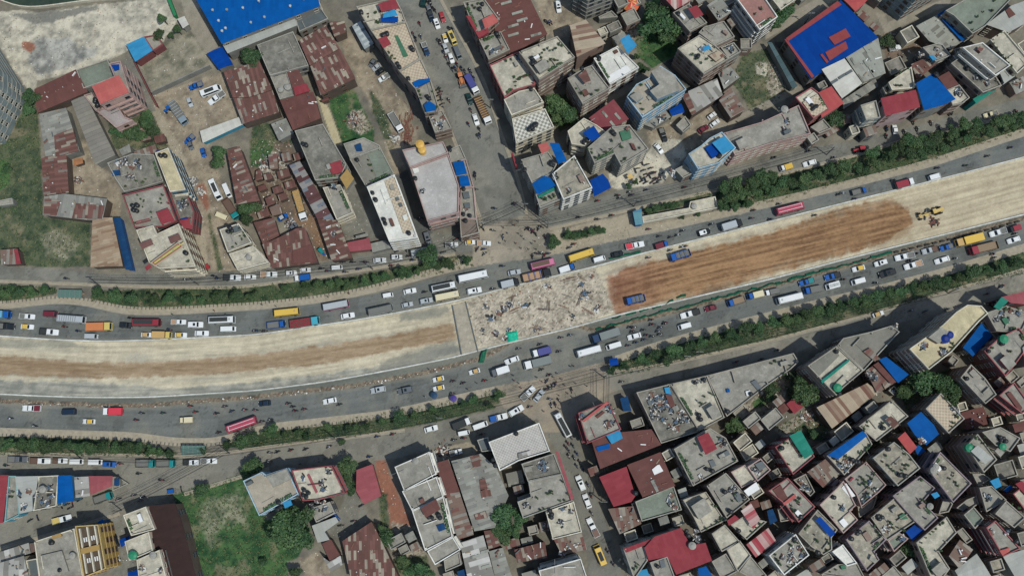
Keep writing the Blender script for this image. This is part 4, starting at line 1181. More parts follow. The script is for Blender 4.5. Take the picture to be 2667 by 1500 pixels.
def sheet(name, stops, stain, sw=0.95, sl=3.2, rough=0.6, rustcol=None, scratch=0.3):
    """corrugated sheets: every sheet its own tone out of stops, seams between rows, rust or dirt noise"""
    m, nt, b = newmat(name, rough + .2, 0.0, None, .06); uv = N(nt, 'ShaderNodeUVMap')
    br = N(nt, 'ShaderNodeTexBrick'); br.offset = 0.37; br.inputs['Scale'].default_value = 1
    br.inputs['Color1'].default_value = (0, 0, 0, 1); br.inputs['Color2'].default_value = (1, 1, 1, 1)
    br.inputs['Mortar Size'].default_value = 0.0; br.inputs['Brick Width'].default_value = sl; br.inputs['Row Height'].default_value = sw
    sp = N(nt, 'ShaderNodeSeparateXYZ'); cb = N(nt, 'ShaderNodeCombineXYZ')
    nt.links.new(uv.outputs[0], sp.inputs[0]); nt.links.new(sp.outputs[1], cb.inputs[0]); nt.links.new(sp.outputs[0], cb.inputs[1])
    nt.links.new(cb.outputs[0], br.inputs['Vector'])
    x = ramp(nt, br.outputs['Color'], stops, const=len(stops) > 2)
    fr = N(nt, 'ShaderNodeMath', operation='FRACT'); mu = N(nt, 'ShaderNodeMath', operation='MULTIPLY'); mu.inputs[1].default_value = 1 / sw
    nt.links.new(sp.outputs[0], mu.inputs[0]); nt.links.new(mu.outputs[0], fr.inputs[0])
    seam = ramp(nt, fr.outputs[0], [(0.0, 0.62), (0.16, 1.0)])
    x = mixc(nt, scratch, x, seam, 'MULTIPLY')
    mp = N(nt, 'ShaderNodeMapping'); mp.inputs['Scale'].default_value = (3.2, 0.3, 1)
    nt.links.new(uv.outputs[0], mp.inputs[0])
    n1 = noise(nt, 1.0, 6, 0.7, mp.outputs[0]); n2 = noise(nt, .35, 5, .6)
    rc = rustcol or srgb(95, 62, 52)
    x = mixc(nt, ramp(nt, n1, [(0.52, 0.0), (0.75, stain)]), x, rc)
    x = mixc(nt, .35, x, ramp(nt, n2, [(0.3, 0.62), (0.7, 1.1)]), 'MULTIPLY')
    nt.links.new(x, b.inputs['Base Color']); return m
def wall(name, c, brick=False, stain=.35):
    m, nt, b = newmat(name, 0.85)
    x = ramp(nt, noise(nt, .4, 5), [(0.3, dark(c, 1 - stain)), (0.7, dark(c, 1.1))])
    if brick:
        g = N(nt, 'ShaderNodeUVMap'); br = N(nt, 'ShaderNodeTexBrick'); br.inputs['Scale'].default_value = 1
        br.inputs['Color1'].default_value = (*dark(c, .75), 1); br.inputs['Color2'].default_value = (*dark(c, 1.2), 1)
        br.inputs['Mortar'].default_value = (*srgb(120, 108, 96), 1); br.inputs['Brick Width'].default_value = .5; br.inputs['Row Height'].default_value = .25
        br.inputs['Mortar Size'].default_value = .03; nt.links.new(g.outputs[0], br.inputs[0])
        x = mixc(nt, .6, x, br.outputs[0])
    sep = N(nt, 'ShaderNodeSeparateXYZ'); gg = N(nt, 'ShaderNodeUVMap'); nt.links.new(gg.outputs[0], sep.inputs[0])
    nt.links.new(x, b.inputs['Base Color']); return m
c_ = srgb
CR = c_(146, 134, 118); RU = c_(104, 72, 64); RD = c_(118, 80, 72)
M = {
 'c': concrete('roof_screed_grey', c_(156, 150, 137)), 'cd': concrete('roof_screed_dark', c_(136, 130, 118), .85),
 'cl': concrete('roof_screed_cream', c_(194, 185, 163), .5), 'cs': concrete('roof_screed_stained', c_(168, 158, 138), .75, c_(215, 208, 190)),
 'cy': concrete('roof_screed_yellow', c_(200, 184, 142), .35), 'cw': concrete('roof_lime_white', c_(220, 216, 204), .25),
 'pk': concrete('roof_pinkish', c_(176, 170, 164), .2), 'pg': concrete('roof_mauve_grey', c_(160, 148, 144), .2), 'pb': concrete('roof_brownish', c_(120, 104, 92), .4),
 'gg': concrete('roof_grey_green', c_(124, 132, 116), .35), 'gc': concrete('roof_plain_grey', c_(128, 124, 112), .3),
 'cp': concrete('roof_pink_tiles', c_(160, 110, 100), .3), 'cb': concrete('roof_beige_tiles', c_(168, 156, 136), .25),
 'ct': checker('roof_cream_tiles', c_(196, 176, 146), c_(170, 152, 128), 1.6), 'ck': checker('roof_check_tiles', c_(206, 202, 186), c_(140, 136, 124), 1.3),
 'ws2': checker('roof_speckle_tiles', c_(186, 180, 170), c_(164, 158, 150), 2.0), 'ww': simple('white_paint', c_(215, 212, 208), .6, 0, .1),
 'bl': sheet('sheet_blue', [(0, c_(3, 76, 142)), (1, c_(5, 83, 152))], .04, rough=.45, rustcol=c_(60, 90, 120), scratch=.12),
 'bl2': sheet('sheet_deep_blue', [(0, c_(4, 58, 134)), (1, c_(5, 64, 142))], .04, rough=.45, rustcol=c_(40, 60, 120), scratch=.12),
 'blr': sheet('sheet_royal_blue', [(0, c_(1, 54, 126)), (1, c_(2, 60, 134))], .06, rough=.45, rustcol=c_(5, 90, 150), scratch=.15),
 'bt': sheet('tarp_navy', [(0, c_(20, 62, 105)), (1, c_(24, 70, 112))], .2, rustcol=c_(20, 40, 60)),
 'lb': sheet('sheet_light_blue', [(0, c_(52, 130, 172)), (1, c_(60, 138, 178))], .1, rustcol=c_(70, 110, 130), scratch=.12),
 'te': sheet('sheet_teal', [(0, c_(20, 120, 100)), (1, c_(30, 128, 108))], .15, rustcol=c_(20, 90, 80)),
 'gr': sheet('mat_green', [(0, c_(62, 108, 82)), (1, c_(70, 118, 90))], .3, rustcol=c_(60, 80, 60)),
 'mr': sheet('sheet_maroon', [(0, c_(102, 66, 60)), (1, c_(110, 70, 64))], .25, rustcol=c_(84, 56, 50), scratch=.15),
 'mr2': sheet('sheet_rose', [(0, c_(128, 62, 68)), (1, c_(136, 68, 72))], .2, rustcol=c_(110, 60, 58), scratch=.25),
 'mrw': sheet('sheet_dark_maroon', [(0, c_(110, 76, 70)), (1, c_(114, 80, 74))], .1),
 'db': sheet('sheet_dark_brown', [(0, c_(58, 42, 40)), (1, c_(62, 45, 42))], .1, rustcol=c_(50, 36, 34), scratch=.2),
 'rd': sheet('sheet_red', [(0, c_(138, 50, 58)), (1, c_(146, 58, 64))], .1, rustcol=c_(130, 50, 56), scratch=.15),
 'rb': sheet('sheet_brick_red', [(0, c_(142, 60, 60)), (1, c_(146, 64, 62))], .1, rustcol=c_(120, 50, 50), scratch=.2),
 'rd2': sheet('sheet_rose_red', [(0, c_(148, 72, 78)), (1, c_(156, 80, 84))], .2, rustcol=c_(130, 80, 78), scratch=.2),
 'rf': sheet('sheet_salmon', [(0, c_(176, 84, 78)), (1, c_(184, 92, 84))], .2, rustcol=c_(170, 120, 105), scratch=.25),
 'rf2': sheet('sheet_coral', [(0, c_(172, 70, 70)), (1, c_(178, 78, 74))], .1, rustcol=c_(150, 80, 74), scratch=.15),
 'r': sheet('sheet_rust', [(0, RU), (.38, RD), (.72, CR), (.82, RU), (.9, c_(124, 112, 102))], .8, sw=.8, sl=2.9, scratch=.5),
 'rm': sheet('sheet_rust_patched', [(0, RU), (.42, RD), (.66, c_(100, 70, 62)), (.78, CR), (.93, c_(158, 146, 126))], .8, sw=.8, sl=2.7, scratch=.5),
 'r2': sheet('sheet_rust_striped', [(0, c_(112, 72, 60)), (.5, c_(170, 152, 128))], .45, sw=1.0, sl=14, scratch=.4),
 'r3': sheet('sheet_rust_grey', [(0, c_(98, 66, 66)), (.35, c_(112, 118, 126)), (.62, c_(88, 58, 56)), (.78, c_(138, 134, 130))], .5, sw=1.1, sl=4.5, scratch=.35),
 'rg': sheet('sheet_grey_rust', [(0, c_(122, 100, 88)), (.4, c_(136, 128, 118)), (.7, RD), (.85, c_(150, 140, 126))], .6, scratch=.4),
 'tn': sheet('sheet_tan', [(0, c_(156, 132, 106)), (.5, c_(140, 112, 88)), (.8, c_(166, 146, 120))], .5, sw=.7, rustcol=c_(110, 76, 56), scratch=.5),
 'or': simple('sheet_orange', c_(160, 104, 60), .8, 0, .3),
 'gs': sheet('sheet_grey', [(0, c_(138, 136, 126)), (.5, c_(124, 122, 114)), (.85, c_(150, 148, 138))], .35, rustcol=c_(105, 92, 80), scratch=.35),
 'gt': sheet('sheet_grey_steps', [(0, c_(140, 134, 122)), (.5, c_(128, 122, 112))], .3, sw=1.4, sl=60, rustcol=c_(90, 84, 76), scratch=.95),
 'gp': sheet('sheet_pale_ribbed', [(0, c_(150, 150, 138)), (.6, c_(142, 140, 128)), (.88, c_(116, 114, 104))], .15, sw=1.2, rustcol=c_(120, 112, 100), scratch=.3),
 'lg': sheet('sheet_light_grey', [(0, c_(158, 158, 150)), (1, c_(166, 166, 158))], .15, sw=1.5, rustcol=c_(120, 116, 108), scratch=.25),
 'dg': simple('slate_grey', c_(84, 92, 94), .6, 0, .2), 'tg': sheet('sheet_teal_grey', [(0, c_(70, 92, 96)), (1, c_(84, 106, 110))], .2, sw=2.4, rustcol=c_(50, 60, 64), scratch=.8),
 'si': sheet('sheet_silver', [(0, c_(150, 158, 160)), (.5, c_(176, 182, 182)), (.9, c_(120, 130, 134))], .1, rough=.4, rustcol=c_(110, 116, 116)),
 'ws': sheet('sheet_white', [(0, c_(186, 182, 170)), (1, c_(198, 194, 182))], .12, sw=1.2, rustcol=c_(160, 150, 136), scratch=.2),
 'wg': sheet('sheet_white_grey', [(0, c_(160, 156, 148)), (.4, c_(186, 182, 174)), (.6, c_(128, 124, 116))], .25, sw=1.5, sl=4, rustcol=c_(130, 116, 104)),
 'sr': sheet('sheet_red_white', [(0, c_(160, 52, 62)), (.62, c_(190, 170, 160))], .1, sw=.9, sl=40, rustcol=c_(140, 60, 62), scratch=.2),
 'blh': sheet('sheet_two_blues', [(0, c_(20, 92, 150)), (.5, c_(90, 140, 150))], .1, sw=2.5, sl=30), 'yc': simple('canvas_yellow', c_(206, 168, 92), .8, 0, .15),
 'be': concrete('roof_plain_beige', c_(156, 148, 132), .15),
 'oc': simple('ochre_tile', c_(158, 124, 58), .7, 0, .15), 'yb': concrete('roof_brown_court', c_(88, 70, 52), .3),
}
WALL = {'grey': (128, 126, 118), 'brick': (138, 112, 100), 'cream': (190, 178, 150), 'white': (205, 200, 190), 'pink': (186, 152, 140), 'pinkw': (178, 150, 148), 'maroon': (118, 62, 62),
 'red': (132, 92, 86), 'brown': (96, 80, 70), 'ochre': (184, 148, 66), 'blueg': (70, 118, 140), 'ltblue': (118, 148, 168), 'cyan': (60, 136, 160), 'teal': (28, 130, 120), 'tealg': (122, 134, 134),
 'lgrey': (146, 140, 134), 'blue': (40, 90, 150), 'mauve': (128, 104, 110), 'peach': (204, 172, 150), 'brownw': (124, 104, 96), 'none': (90, 90, 90)}
WM = {k: wall('wall_' + {'blueg': 'blue_grey', 'ltblue': 'light_blue', 'tealg': 'teal_grey', 'lgrey': 'light_grey', 'brownw': 'mauve_brown', 'pinkw': 'pale_pink', 'none': 'post'}.get(k, k), c_(*v), k in ('brick',), .25) for k, v in WALL.items()}
EDGE = {k: concrete('parapet_' + k, dark(c_(*v), 1.15), .3) for k, v in {'grey': (150, 146, 134), 'white': (214, 210, 200), 'pink': (166, 136, 128), 'red': (150, 76, 78), 'maroon': (140, 66, 70), 'ltblue': (150, 176, 190), 'brick': (150, 142, 128), 'cream': (200, 190, 168), 'mauve': (142, 124, 128), 'ochre': (190, 160, 90), 'cyan': (110, 160, 160)}.items()}
EDGEOF = {'tealg': 'grey', 'lgrey': 'white', 'blueg': 'cream', 'blue': 'cyan', 'peach': 'cream', 'brownw': 'cream', 'pinkw': 'pink', 'brown': 'brick', 'teal': 'cyan'}
glass = simple('window_glass', c_(26, 38, 44), .15); frame_m = simple('window_frame', c_(176, 168, 152), .6)
black_m = simple('black_plastic', c_(30, 34, 36), .45); steel_m = simple('galvanised_steel', c_(120, 124, 122), .5, .3)
# ------------------------------------------------------------------ label helpers
def ordw(n):
    a = ['first', 'second', 'third', 'fourth', 'fifth', 'sixth', 'seventh', 'eighth', 'ninth', 'tenth', 'eleventh', 'twelfth', 'thirteenth', 'fourteenth', 'fifteenth', 'sixteenth', 'seventeenth', 'eighteenth', 'nineteenth', 'twentieth']
    if n <= 20: return a[n - 1]
    tens = {2: 'twenty', 3: 'thirty', 4: 'forty', 5: 'fifty', 6: 'sixty', 7: 'seventy', 8: 'eighty', 9: 'ninety'}
    t, r = divmod(n, 10)
    if r == 0: return {2: 'twentieth', 3: 'thirtieth', 4: 'fortieth', 5: 'fiftieth', 6: 'sixtieth', 7: 'seventieth', 8: 'eightieth', 9: 'ninetieth'}[t]
    return tens[t] + ' ' + a[r - 1]
def short(lab, n):
    ws = lab.replace(',', '').split()
    if len(ws) > n:
        ws = ws[:n]
        while ws and ws[-1] in ('the', 'of', 'a', 'on', 'at', 'in', 'with', 'and', 'beside', 'below', 'above', 'between', 'under', 'by', 'to', 'behind', 'near', 'right', 'left', 'its', 'one', 'from', 'over', 'along', 'small', 'big', 'long', 'blue', 'red', 'white', 'lower', 'upper', 'pale', 'dark', 'grey', 'black', 'round', 'joined', 'cut', 'joined', 'frontage', 'rose', 'bright', 'full', 'light', 'side', 'bottom', 'cream', 'deep', 'touching', 'yellow', 'attached', 'most', 'single', 'parked', 'standing', 'running', 'opposite', 'half'): ws.pop()
    return ' '.join(ws)
LATER = []          # (object, px, py, noun, place) -> labels given at the end
def later(o, px, py, noun, place, cat, group): LATER.append((o, px, py, noun, place)); tag(o, None, cat, group)
def finish_labels():
    d = {}
    for e in LATER: d.setdefault((e[3], e[4]), []).append(e)
    for (noun, place), L in d.items():
        L.sort(key=lambda e: e[1]); n = len(L)
        for i, e in enumerate(L):
            if n == 1: s = f'{noun} {place}'
            elif i == 0: s = f'leftmost {noun} {place}'
            elif i == n - 1: s = f'rightmost {noun} {place}'
            else: s = f'{ordw(i + 1)} {noun} from the left {place}'
            e[0]['label'] = s
# ------------------------------------------------------------------ road outlines, photo pixels
RU_T = [(-120, 812), (39, 804), (140, 790), (228, 795), (259, 806), (326, 822), (440, 821), (667, 808), (796, 795), (926, 775), (1024, 756), (1232, 696), (1250, 690), (1420, 668), (1620, 624), (1761, 595), (1878, 569), (2000, 541), (2093, 520), (2259, 479), (2440, 432), (2608, 375), (2800, 315)]
RU_B = [(-120, 868), (0, 876), (130, 885), (259, 890), (388, 887), (667, 873), (926, 835), (1055, 812), (1185, 786), (1334, 747), (1549, 696), (1671, 662), (2000, 580), (2220, 525), (2500, 455), (2667, 411), (2800, 376)]
BR_L = [(-120, 1018), (0, 1027), (130, 1033), (259, 1036), (388, 1035), (667, 1018), (848, 995), (1004, 967), (1185, 931), (1237, 916), (1334, 892), (1505, 851), (1593, 825), (1795, 778), (2000, 730), (2207, 675), (2667, 560), (2800, 527)]
RL_T = [(-120, 1041), (0, 1048), (130, 1055), (259, 1060), (388, 1060), (667, 1038), (926, 1009), (1107, 975), (1250, 939), (1300, 915), (1334, 893), (1505, 853), (1541, 864), (1671, 838), (2001, 752), (2337, 662), (2667, 574), (2800, 540)]
RL_B = [(-120, 1110), (0, 1113), (370, 1125), (430, 1138), (560, 1142), (620, 1125), (667, 1105), (864, 1084), (1017, 1066), (1288, 1005), (1420, 985), (1560, 945), (1665, 903), (1800, 864), (2001, 812), (2155, 773), (2259, 750), (2453, 699), (2667, 634), (2800, 594)]
ROADS = {
 'upper_carriageway': RU_T + RU_B[::-1], 'lower_carriageway': RL_T + RL_B[::-1],
 'upper_frontage_road': [(-120, 686), (0, 692), (130, 701), (259, 712), (345, 714), (541, 712), (667, 700), (822, 688), (865, 680), (1017, 650), (1092, 637), (1200, 621), (1225, 610), (1232, 655), (1185, 657), (978, 694), (822, 718), (667, 739), (600, 745), (400, 743), (200, 735), (0, 728), (-120, 722)],
 'right_frontage_road': [(1400, 563), (1541, 522), (1632, 489), (1748, 479), (1826, 453), (2000, 416), (2078, 390), (2217, 368), (2362, 334), (2544, 285), (2667, 257), (2800, 226), (2800, 262), (2667, 293), (2362, 357), (2259, 393), (2155, 419), (2034, 450), (1854, 494), (1645, 541), (1430, 592)],
 'side_street': [(1005, -90), (1030, -5), (1046, 28), (1120, 205), (1151, 259), (1193, 375), (1225, 480), (1262, 590), (1367, 560), (1342, 453), (1309, 375), (1255, 207), (1143, 0), (1100, -90)],
 'junction': [(1225, 610), (1262, 590), (1367, 560), (1400, 563), (1430, 592), (1440, 665), (1250, 692), (1232, 696), (1232, 655)],
 'lower_junction': [(1288, 1005), (1420, 985), (1560, 945), (1585, 972), (1600, 1018), (1505, 1068), (1495, 1125), (1417, 1125), (1399, 1090), (1340, 1110), (1300, 1040)],
 'lower_frontage_road': [(1572, 975), (1722, 956), (2001, 894), (2259, 825), (2492, 758), (2800, 668), (2800, 715), (2531, 791), (2318, 846), (2194, 874), (2065, 921), (2001, 939), (1595, 1019)],
 'lower_left_road': [(1330, 1060), (1211, 1085), (1110, 1105), (1055, 1125), (874, 1148), (667, 1172), (600, 1185), (460, 1193), (300, 1190), (0, 1187), (-120, 1186), (-120, 1455), (0, 1423), (194, 1368), (311, 1332), (440, 1291), (479, 1280), (621, 1236), (667, 1221), (745, 1210), (887, 1203), (1027, 1195), (1115, 1172), (1240, 1140), (1400, 1120)],
 'lower_side_street': [(1417, 1125), (1456, 1177), (1495, 1296), (1526, 1436), (1545, 1560), (1640, 1560), (1593, 1399), (1520, 1210), (1495, 1125)],
 'earthworks': RU_B + BR_L[::-1], 'drain_verge': BR_L + RL_T[::-1],
}
def inpoly1(x, y, P):
    c = False; j = len(P) - 1
    for i in range(len(P)):
        xi, yi = P[i]; xj, yj = P[j]
        if (yi > y) != (yj > y) and x < (xj - xi) * (y - yi) / (yj - yi) + xi: c = not c
        j = i
    return c
PLACES = {'upper_carriageway': 'on the upper carriageway', 'lower_carriageway': 'on the lower carriageway', 'upper_frontage_road': 'on the upper left frontage road', 'right_frontage_road': 'on the upper right frontage road',
 'side_street': 'on the upper side street', 'junction': 'in the dusty upper junction', 'lower_junction': 'in the lower junction', 'lower_frontage_road': 'on the lower right frontage road', 'lower_left_road': 'on the lower left road',
 'lower_side_street': 'on the lower side street', 'earthworks': 'on the earthworks'}
def place_of(px, py):
    for k, v in PLACES.items():
        if inpoly1(px, py, ROADS[k]): return v
    return 'off the road in the ' + ('upper' if py < 620 else 'lower' if py > 1000 else 'middle') + ' ' + ('left' if px < 889 else 'right' if px > 1778 else 'centre')
# ------------------------------------------------------------------ parse the tracing
TX = [0.0, 0.0, 1.0]
def pts(s): return [(TX[0] + float(a) / TX[2], TX[1] + float(b) / TX[2]) for a, b in (t.split(',') for t in s.split())]
BLD, VEH, TREES, BIKES, PARKED, PEOPLE, HEAPS, ZONES, WALLS, SHELT, UMB, EXTRA = [], [], [], [], [], [], [], [], [], [], [], []
for ln in DATA.strip().splitlines():
    ln = ln.strip()
    if not ln: continue
    k, _, r = ln.partition(' ')
    if k == 'T': TX[:] = [float(v) for v in r.split()]
    elif k == 'B':
        a, p, lab = r.split('|'); a = a.split()
        BLD.append(dict(h=float(a[0]), roof=a[1], wall=a[2], g=len(a) > 3, p=pts(p), lab=lab, sub=[], K=[], P=[], J=[], V=[], SK=[], x=[]))
    elif k == '+':
        a, p = r.split('|'); a = a.split(); BLD[-1]['sub'].append((float(a[0]), a[1], pts(p)))
    elif k in ('K', 'K2', 'KG', 'KY', 'KB'): BLD[-1]['K'] += [(k, q) for q in pts(r)]
    elif k in ('P', 'J', 'V', 'SK'): BLD[-1][k] += pts(r)
    elif k in ('BB', 'SG'): BLD[-1]['x'].append((k, pts(r) if k == 'BB' else None))
    elif k[0] == 'V' and len(k) == 2:
        a, lab = r.split('|'); a = a.split(); q = pts(' '.join(a[2:])); VEH.append((k, a[0], a[1], q[0], q[1], lab))
    elif k == 'TR':
        a = r.split()
        for i in range(0, len(a), 3): TREES.append((*pts(a[i])[0], float(a[i + 1]), float(a[i + 2])))
    elif k == 'M': BIKES += pts(r)
    elif k == 'MP': PARKED += pts(r)
    elif k == 'PE': PEOPLE += pts(r)
    elif k == 'HP': a = r.split(); HEAPS.append((a[0], pts(a[1])[0], float(a[2]), float(a[3])))
    elif k == 'Z': a, p = r.split('|'); ZONES.append((a, pts(p)))
    elif k == 'GN': a, p = r.split('|'); ZONES.append(('rubble' if a == 'rubble' else 'dirtdark', pts(p)))
    elif k == 'WL': a, p = r.split('|'); WALLS.append((*a.split(), pts(p)))
    elif k == 'SH': SHELT.append(pts(r))
    elif k == 'UM': a = r.split(); UMB.append((a[0], pts(a[1])[0]))
    elif k == 'TENT': EXTRA.append(('tent', pts(r)[0]))
    elif k == 'SB': EXTRA.append(('sign', pts(r)))
# ------------------------------------------------------------------ ground: one sheet, surface colours worked out per vertex
rng = np.random.default_rng(5)
def vnoise(x, y, seed=0):
    xi = np.floor(x).astype(np.int64); yi = np.floor(y).astype(np.int64); fx = x - xi; fy = y - yi
    fx = fx * fx * (3 - 2 * fx); fy = fy * fy * (3 - 2 * fy)
    def h(a, b):
        v = (a * 374761393 + b * 668265263 + seed * 1274126177) & 0xffffffff
        v = ((v ^ (v >> 13)) * 1274126177) & 0xffffffff
        return ((v ^ (v >> 16)) & 0xffff) / 65535.0
    return (h(xi, yi) * (1 - fx) + h(xi + 1, yi) * fx) * (1 - fy) + (h(xi, yi + 1) * (1 - fx) + h(xi + 1, yi + 1) * fx) * fy
def fbm(x, y, seed=0, o=4):
    s = 0; a = .5; t = 0
    for i in range(o): s = s + a * vnoise(x, y, seed + i * 17); t += a; x = x * 2.03 + 11; y = y * 2.03 + 7; a *= .55
    return s / t
def npoly(x, y, P):
    c = np.zeros(x.shape, bool); j = len(P) - 1
    for i in range(len(P)):
        xi, yi = P[i]; xj, yj = P[j]
        if yi != yj: c ^= ((yi > y) != (yj > y)) & (x < (xj - xi) * (y - yi) / (yj - yi) + xi)
        j = i
    return c
GX0, GX1, GY0, GY1, GS = -196.0, 196.0, -44.0, 172.0, 0.42
nx = int((GX1 - GX0) / GS); ny = int((GY1 - GY0) / GS)
gx, gy = np.meshgrid(np.linspace(GX0, GX1, nx), np.linspace(GY0, GY1, ny)); gx = gx.ravel(); gy = gy.ravel()
upx, upy = project(gx, gy)
n_s = fbm(gx / 9, gy / 9, 1); n_m = fbm(gx / 2.5, gy / 2.5, 2); n_f = fbm(gx / .9, gy / .9, 3, 3); n_g = rng.random(gx.shape)
warps = [((fbm(gx / 2.2, gy / 2.2, 30 + i) - .5), (fbm(gx / 2.2, gy / 2.2, 60 + i) - .5)) for i in range(3)]
def mask(P, amp):
    xs = [p[0] for p in P]; ys = [p[1] for p in P]; m = np.zeros(gx.shape)
    sel = np.where((upx > min(xs) - 30) & (upx < max(xs) + 30) & (upy > min(ys) - 30) & (upy < max(ys) + 30))[0]
    if amp == 0: m[sel] = npoly(upx[sel], upy[sel], P); return m
    for wx, wy in warps: m[sel] += npoly(upx[sel] + wx[sel] * amp, upy[sel] + wy[sel] * amp, P) / 3.0
    return m
A3 = lambda *c: np.array(srgb(*c, k=.80))
def tone(c1, c2, f): return np.outer(1 - f, A3(*c1)) + np.outer(f, A3(*c2))
sm = lambda a, lo, hi: np.clip((a - lo) / (hi - lo), 0, 1)
col = tone((98, 93, 82), (136, 127, 109), sm(n_s * .5 + n_m * .5, .3, .7))
br_shade = sm(upx + upy * 1.2, 2750, 3050)[:, None]; col = col * (1 - br_shade * .12)  # shade between the lower right houses put into the ground colour
ZT = {'beige': ((140, 134, 120), (202, 192, 168), 14), 'damp': ((112, 112, 104), (132, 128, 116), 16), 'stain': ((112, 112, 106), (176, 172, 160), 26), 'darkgrass': ((36, 54, 46), (50, 66, 54), 2),
 'pave': ((134, 126, 108), (150, 140, 122), 3), 'dry': ((84, 90, 66), (166, 156, 132), 46), 'conc': ((106, 104, 94), (128, 124, 112), 5), 'dirt': ((116, 104, 86), (160, 144, 120), 16),
 'dirtpale': ((146, 134, 112), (166, 152, 128), 12), 'weeds': ((42, 62, 42), (92, 98, 68), 14), 'redearth': ((132, 84, 64), (152, 98, 74), 16), 'grass': ((20, 66, 34), (70, 104, 52), 12),
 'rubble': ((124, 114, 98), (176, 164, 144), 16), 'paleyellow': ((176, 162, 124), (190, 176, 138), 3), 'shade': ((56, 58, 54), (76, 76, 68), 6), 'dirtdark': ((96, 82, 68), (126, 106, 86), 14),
 'dirtorange': ((110, 84, 60), (134, 104, 76), 14), 'asphaltshade': ((74, 76, 74), (88, 88, 84), 4), 'belt': ((26, 50, 30), (74, 88, 54), 8)}  # alley asphalt beside the pinkish block has its shadow painted in
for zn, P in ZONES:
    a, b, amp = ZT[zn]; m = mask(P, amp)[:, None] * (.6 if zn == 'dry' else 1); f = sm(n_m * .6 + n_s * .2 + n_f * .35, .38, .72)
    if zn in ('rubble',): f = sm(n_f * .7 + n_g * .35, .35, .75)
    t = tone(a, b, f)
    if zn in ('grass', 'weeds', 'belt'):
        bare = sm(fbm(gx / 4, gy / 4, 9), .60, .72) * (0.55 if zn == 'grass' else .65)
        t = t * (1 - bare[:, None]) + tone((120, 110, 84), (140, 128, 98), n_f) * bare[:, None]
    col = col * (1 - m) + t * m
# distance along / across the trunk road
def path_sv(P):
    best = np.full(gx.shape, 1e9); S_ = np.zeros(gx.shape); acc = 0
    W = [at(*p) for p in P]
    for a, b in zip(W, W[1:]):
        d = b - a; L = math.hypot(d.x, d.y); t = np.clip(((gx - a.x) * d.x + (gy - a.y) * d.y) / L ** 2, 0, 1)
        dist = np.hypot(gx - a.x - t * d.x, gy - a.y - t * d.y); k = dist < best
        S_[k] = acc + (t[k] * L); best[k] = dist[k]; acc += L
    return S_, best
s1, v1 = path_sv(RU_B)
streak = fbm(s1 / 14, v1 / .55, 21, 3); streak2 = fbm(s1 / 30, v1 / 1.6, 27, 3); fine = fbm(s1 / 3.5, v1 / .35, 28, 2)
RT = {'upper_carriageway': ((94, 98, 94), (112, 114, 108)), 'lower_carriageway': ((94, 98, 94), (112, 114, 108)), 'upper_frontage_road': ((106, 106, 98), (130, 126, 114)), 'right_frontage_road': ((106, 106, 98), (130, 126, 114)),
 'side_street': ((112, 112, 104), (134, 130, 118)), 'junction': ((132, 124, 108), (166, 152, 130)), 'lower_junction': ((128, 120, 106), (158, 142, 120)), 'lower_frontage_road': ((120, 116, 104), (146, 138, 122)),
 'lower_left_road': ((118, 115, 104), (134, 128, 114)), 'lower_side_street': ((108, 106, 98), (124, 120, 108))}
rid = np.zeros(gx.shape, int); names = list(ROADS)
for i, (k, P) in enumerate(ROADS.items()):
    m0 = mask(P, 0) > .5; rid[m0] = i + 1
    if k in RT:
        m = mask(P, 5)[:, None]; f = sm(streak * .5 + n_s * .5, .3, .7) if 'carriage' in k else sm(n_s * .6 + n_m * .4, .3, .7)
        t = tone(*RT[k], f); pt = sm(fbm(gx / 5, gy / 5, 41, 5), .56, .6)[:, None] * .18; ck = (np.abs(fbm(gx / 7, gy / 7, 44, 4) - .5) < .006)[:, None] * .3; t = t * (1 - pt - ck)
        if 'carriage' in k:
            near = {'upper_carriageway': v1, 'lower_carriageway': path_sv(RL_T)[1]}[k]
            d = np.clip(1 - near / 1.3, 0, 1) * .5 + sm(n_s, .62, .75) * .25
            jd = np.exp(-(((upx - 1330) / 190) ** 2 + ((upy - 820) / 190) ** 2)) * .25
            d = np.clip(d + jd, 0, .9)[:, None]; t = t * (1 - d) + tone((132, 124, 106), (150, 140, 120), n_m) * d
        col = col * (1 - m) + t * m
me_ = mask(ROADS['earthworks'], 0)[:, None]
sand = tone((166, 154, 128), (206, 192, 160), sm(streak * .6 + n_m * .4, .3, .68))
gr = sm(streak2 * .6 + n_s * .4, .5, .68)[:, None] * .6; sand = sand * (1 - gr) + tone((138, 134, 122), (160, 154, 138), n_m) * gr
col = col * (1 - me_) + sand * me_
def tz(o, p): return [(o[0] + a / 3.862, o[1] + b / 3.862) for a, b in p]
track = tz((0, 750), [(-300, 660), (0, 670), (900, 745), (1500, 745), (2576, 670), (3276, 570), (3876, 480), (4576, 350), (4600, 520), (3976, 625), (3276, 765), (2576, 825), (2000, 880), (1000, 915), (0, 870), (-300, 840)])
m = (mask(track, 16)[:, None] * .65 + mask(track, 50)[:, None] * .35); col = col * (1 - m) + tone((132, 106, 76), (166, 140, 108), sm(streak * .6 + fine * .4, .3, .7)) * m
greyz = tz((0, 750), [(-300, 900), (0, 930), (900, 940), (1700, 1010), (2576, 940), (3300, 850), (4000, 760), (4600, 560), (4640, 640), (3876, 840), (2576, 1040), (1500, 1100), (500, 1095), (-300, 1060)])
m = mask(greyz, 22)[:, None] * .85; col = col * (1 - m) + tone((116, 118, 110), (162, 158, 144), sm(n_m * .5 + streak * .5, .35, .65)) * m
gz2 = tz((0, 750), [(-300, 500), (0, 510), (700, 540), (900, 600), (0, 590), (-300, 590)]); m = mask(gz2, 14)[:, None] * .7; col = col * (1 - m) + tone((120, 120, 106), (150, 146, 130), n_m) * m
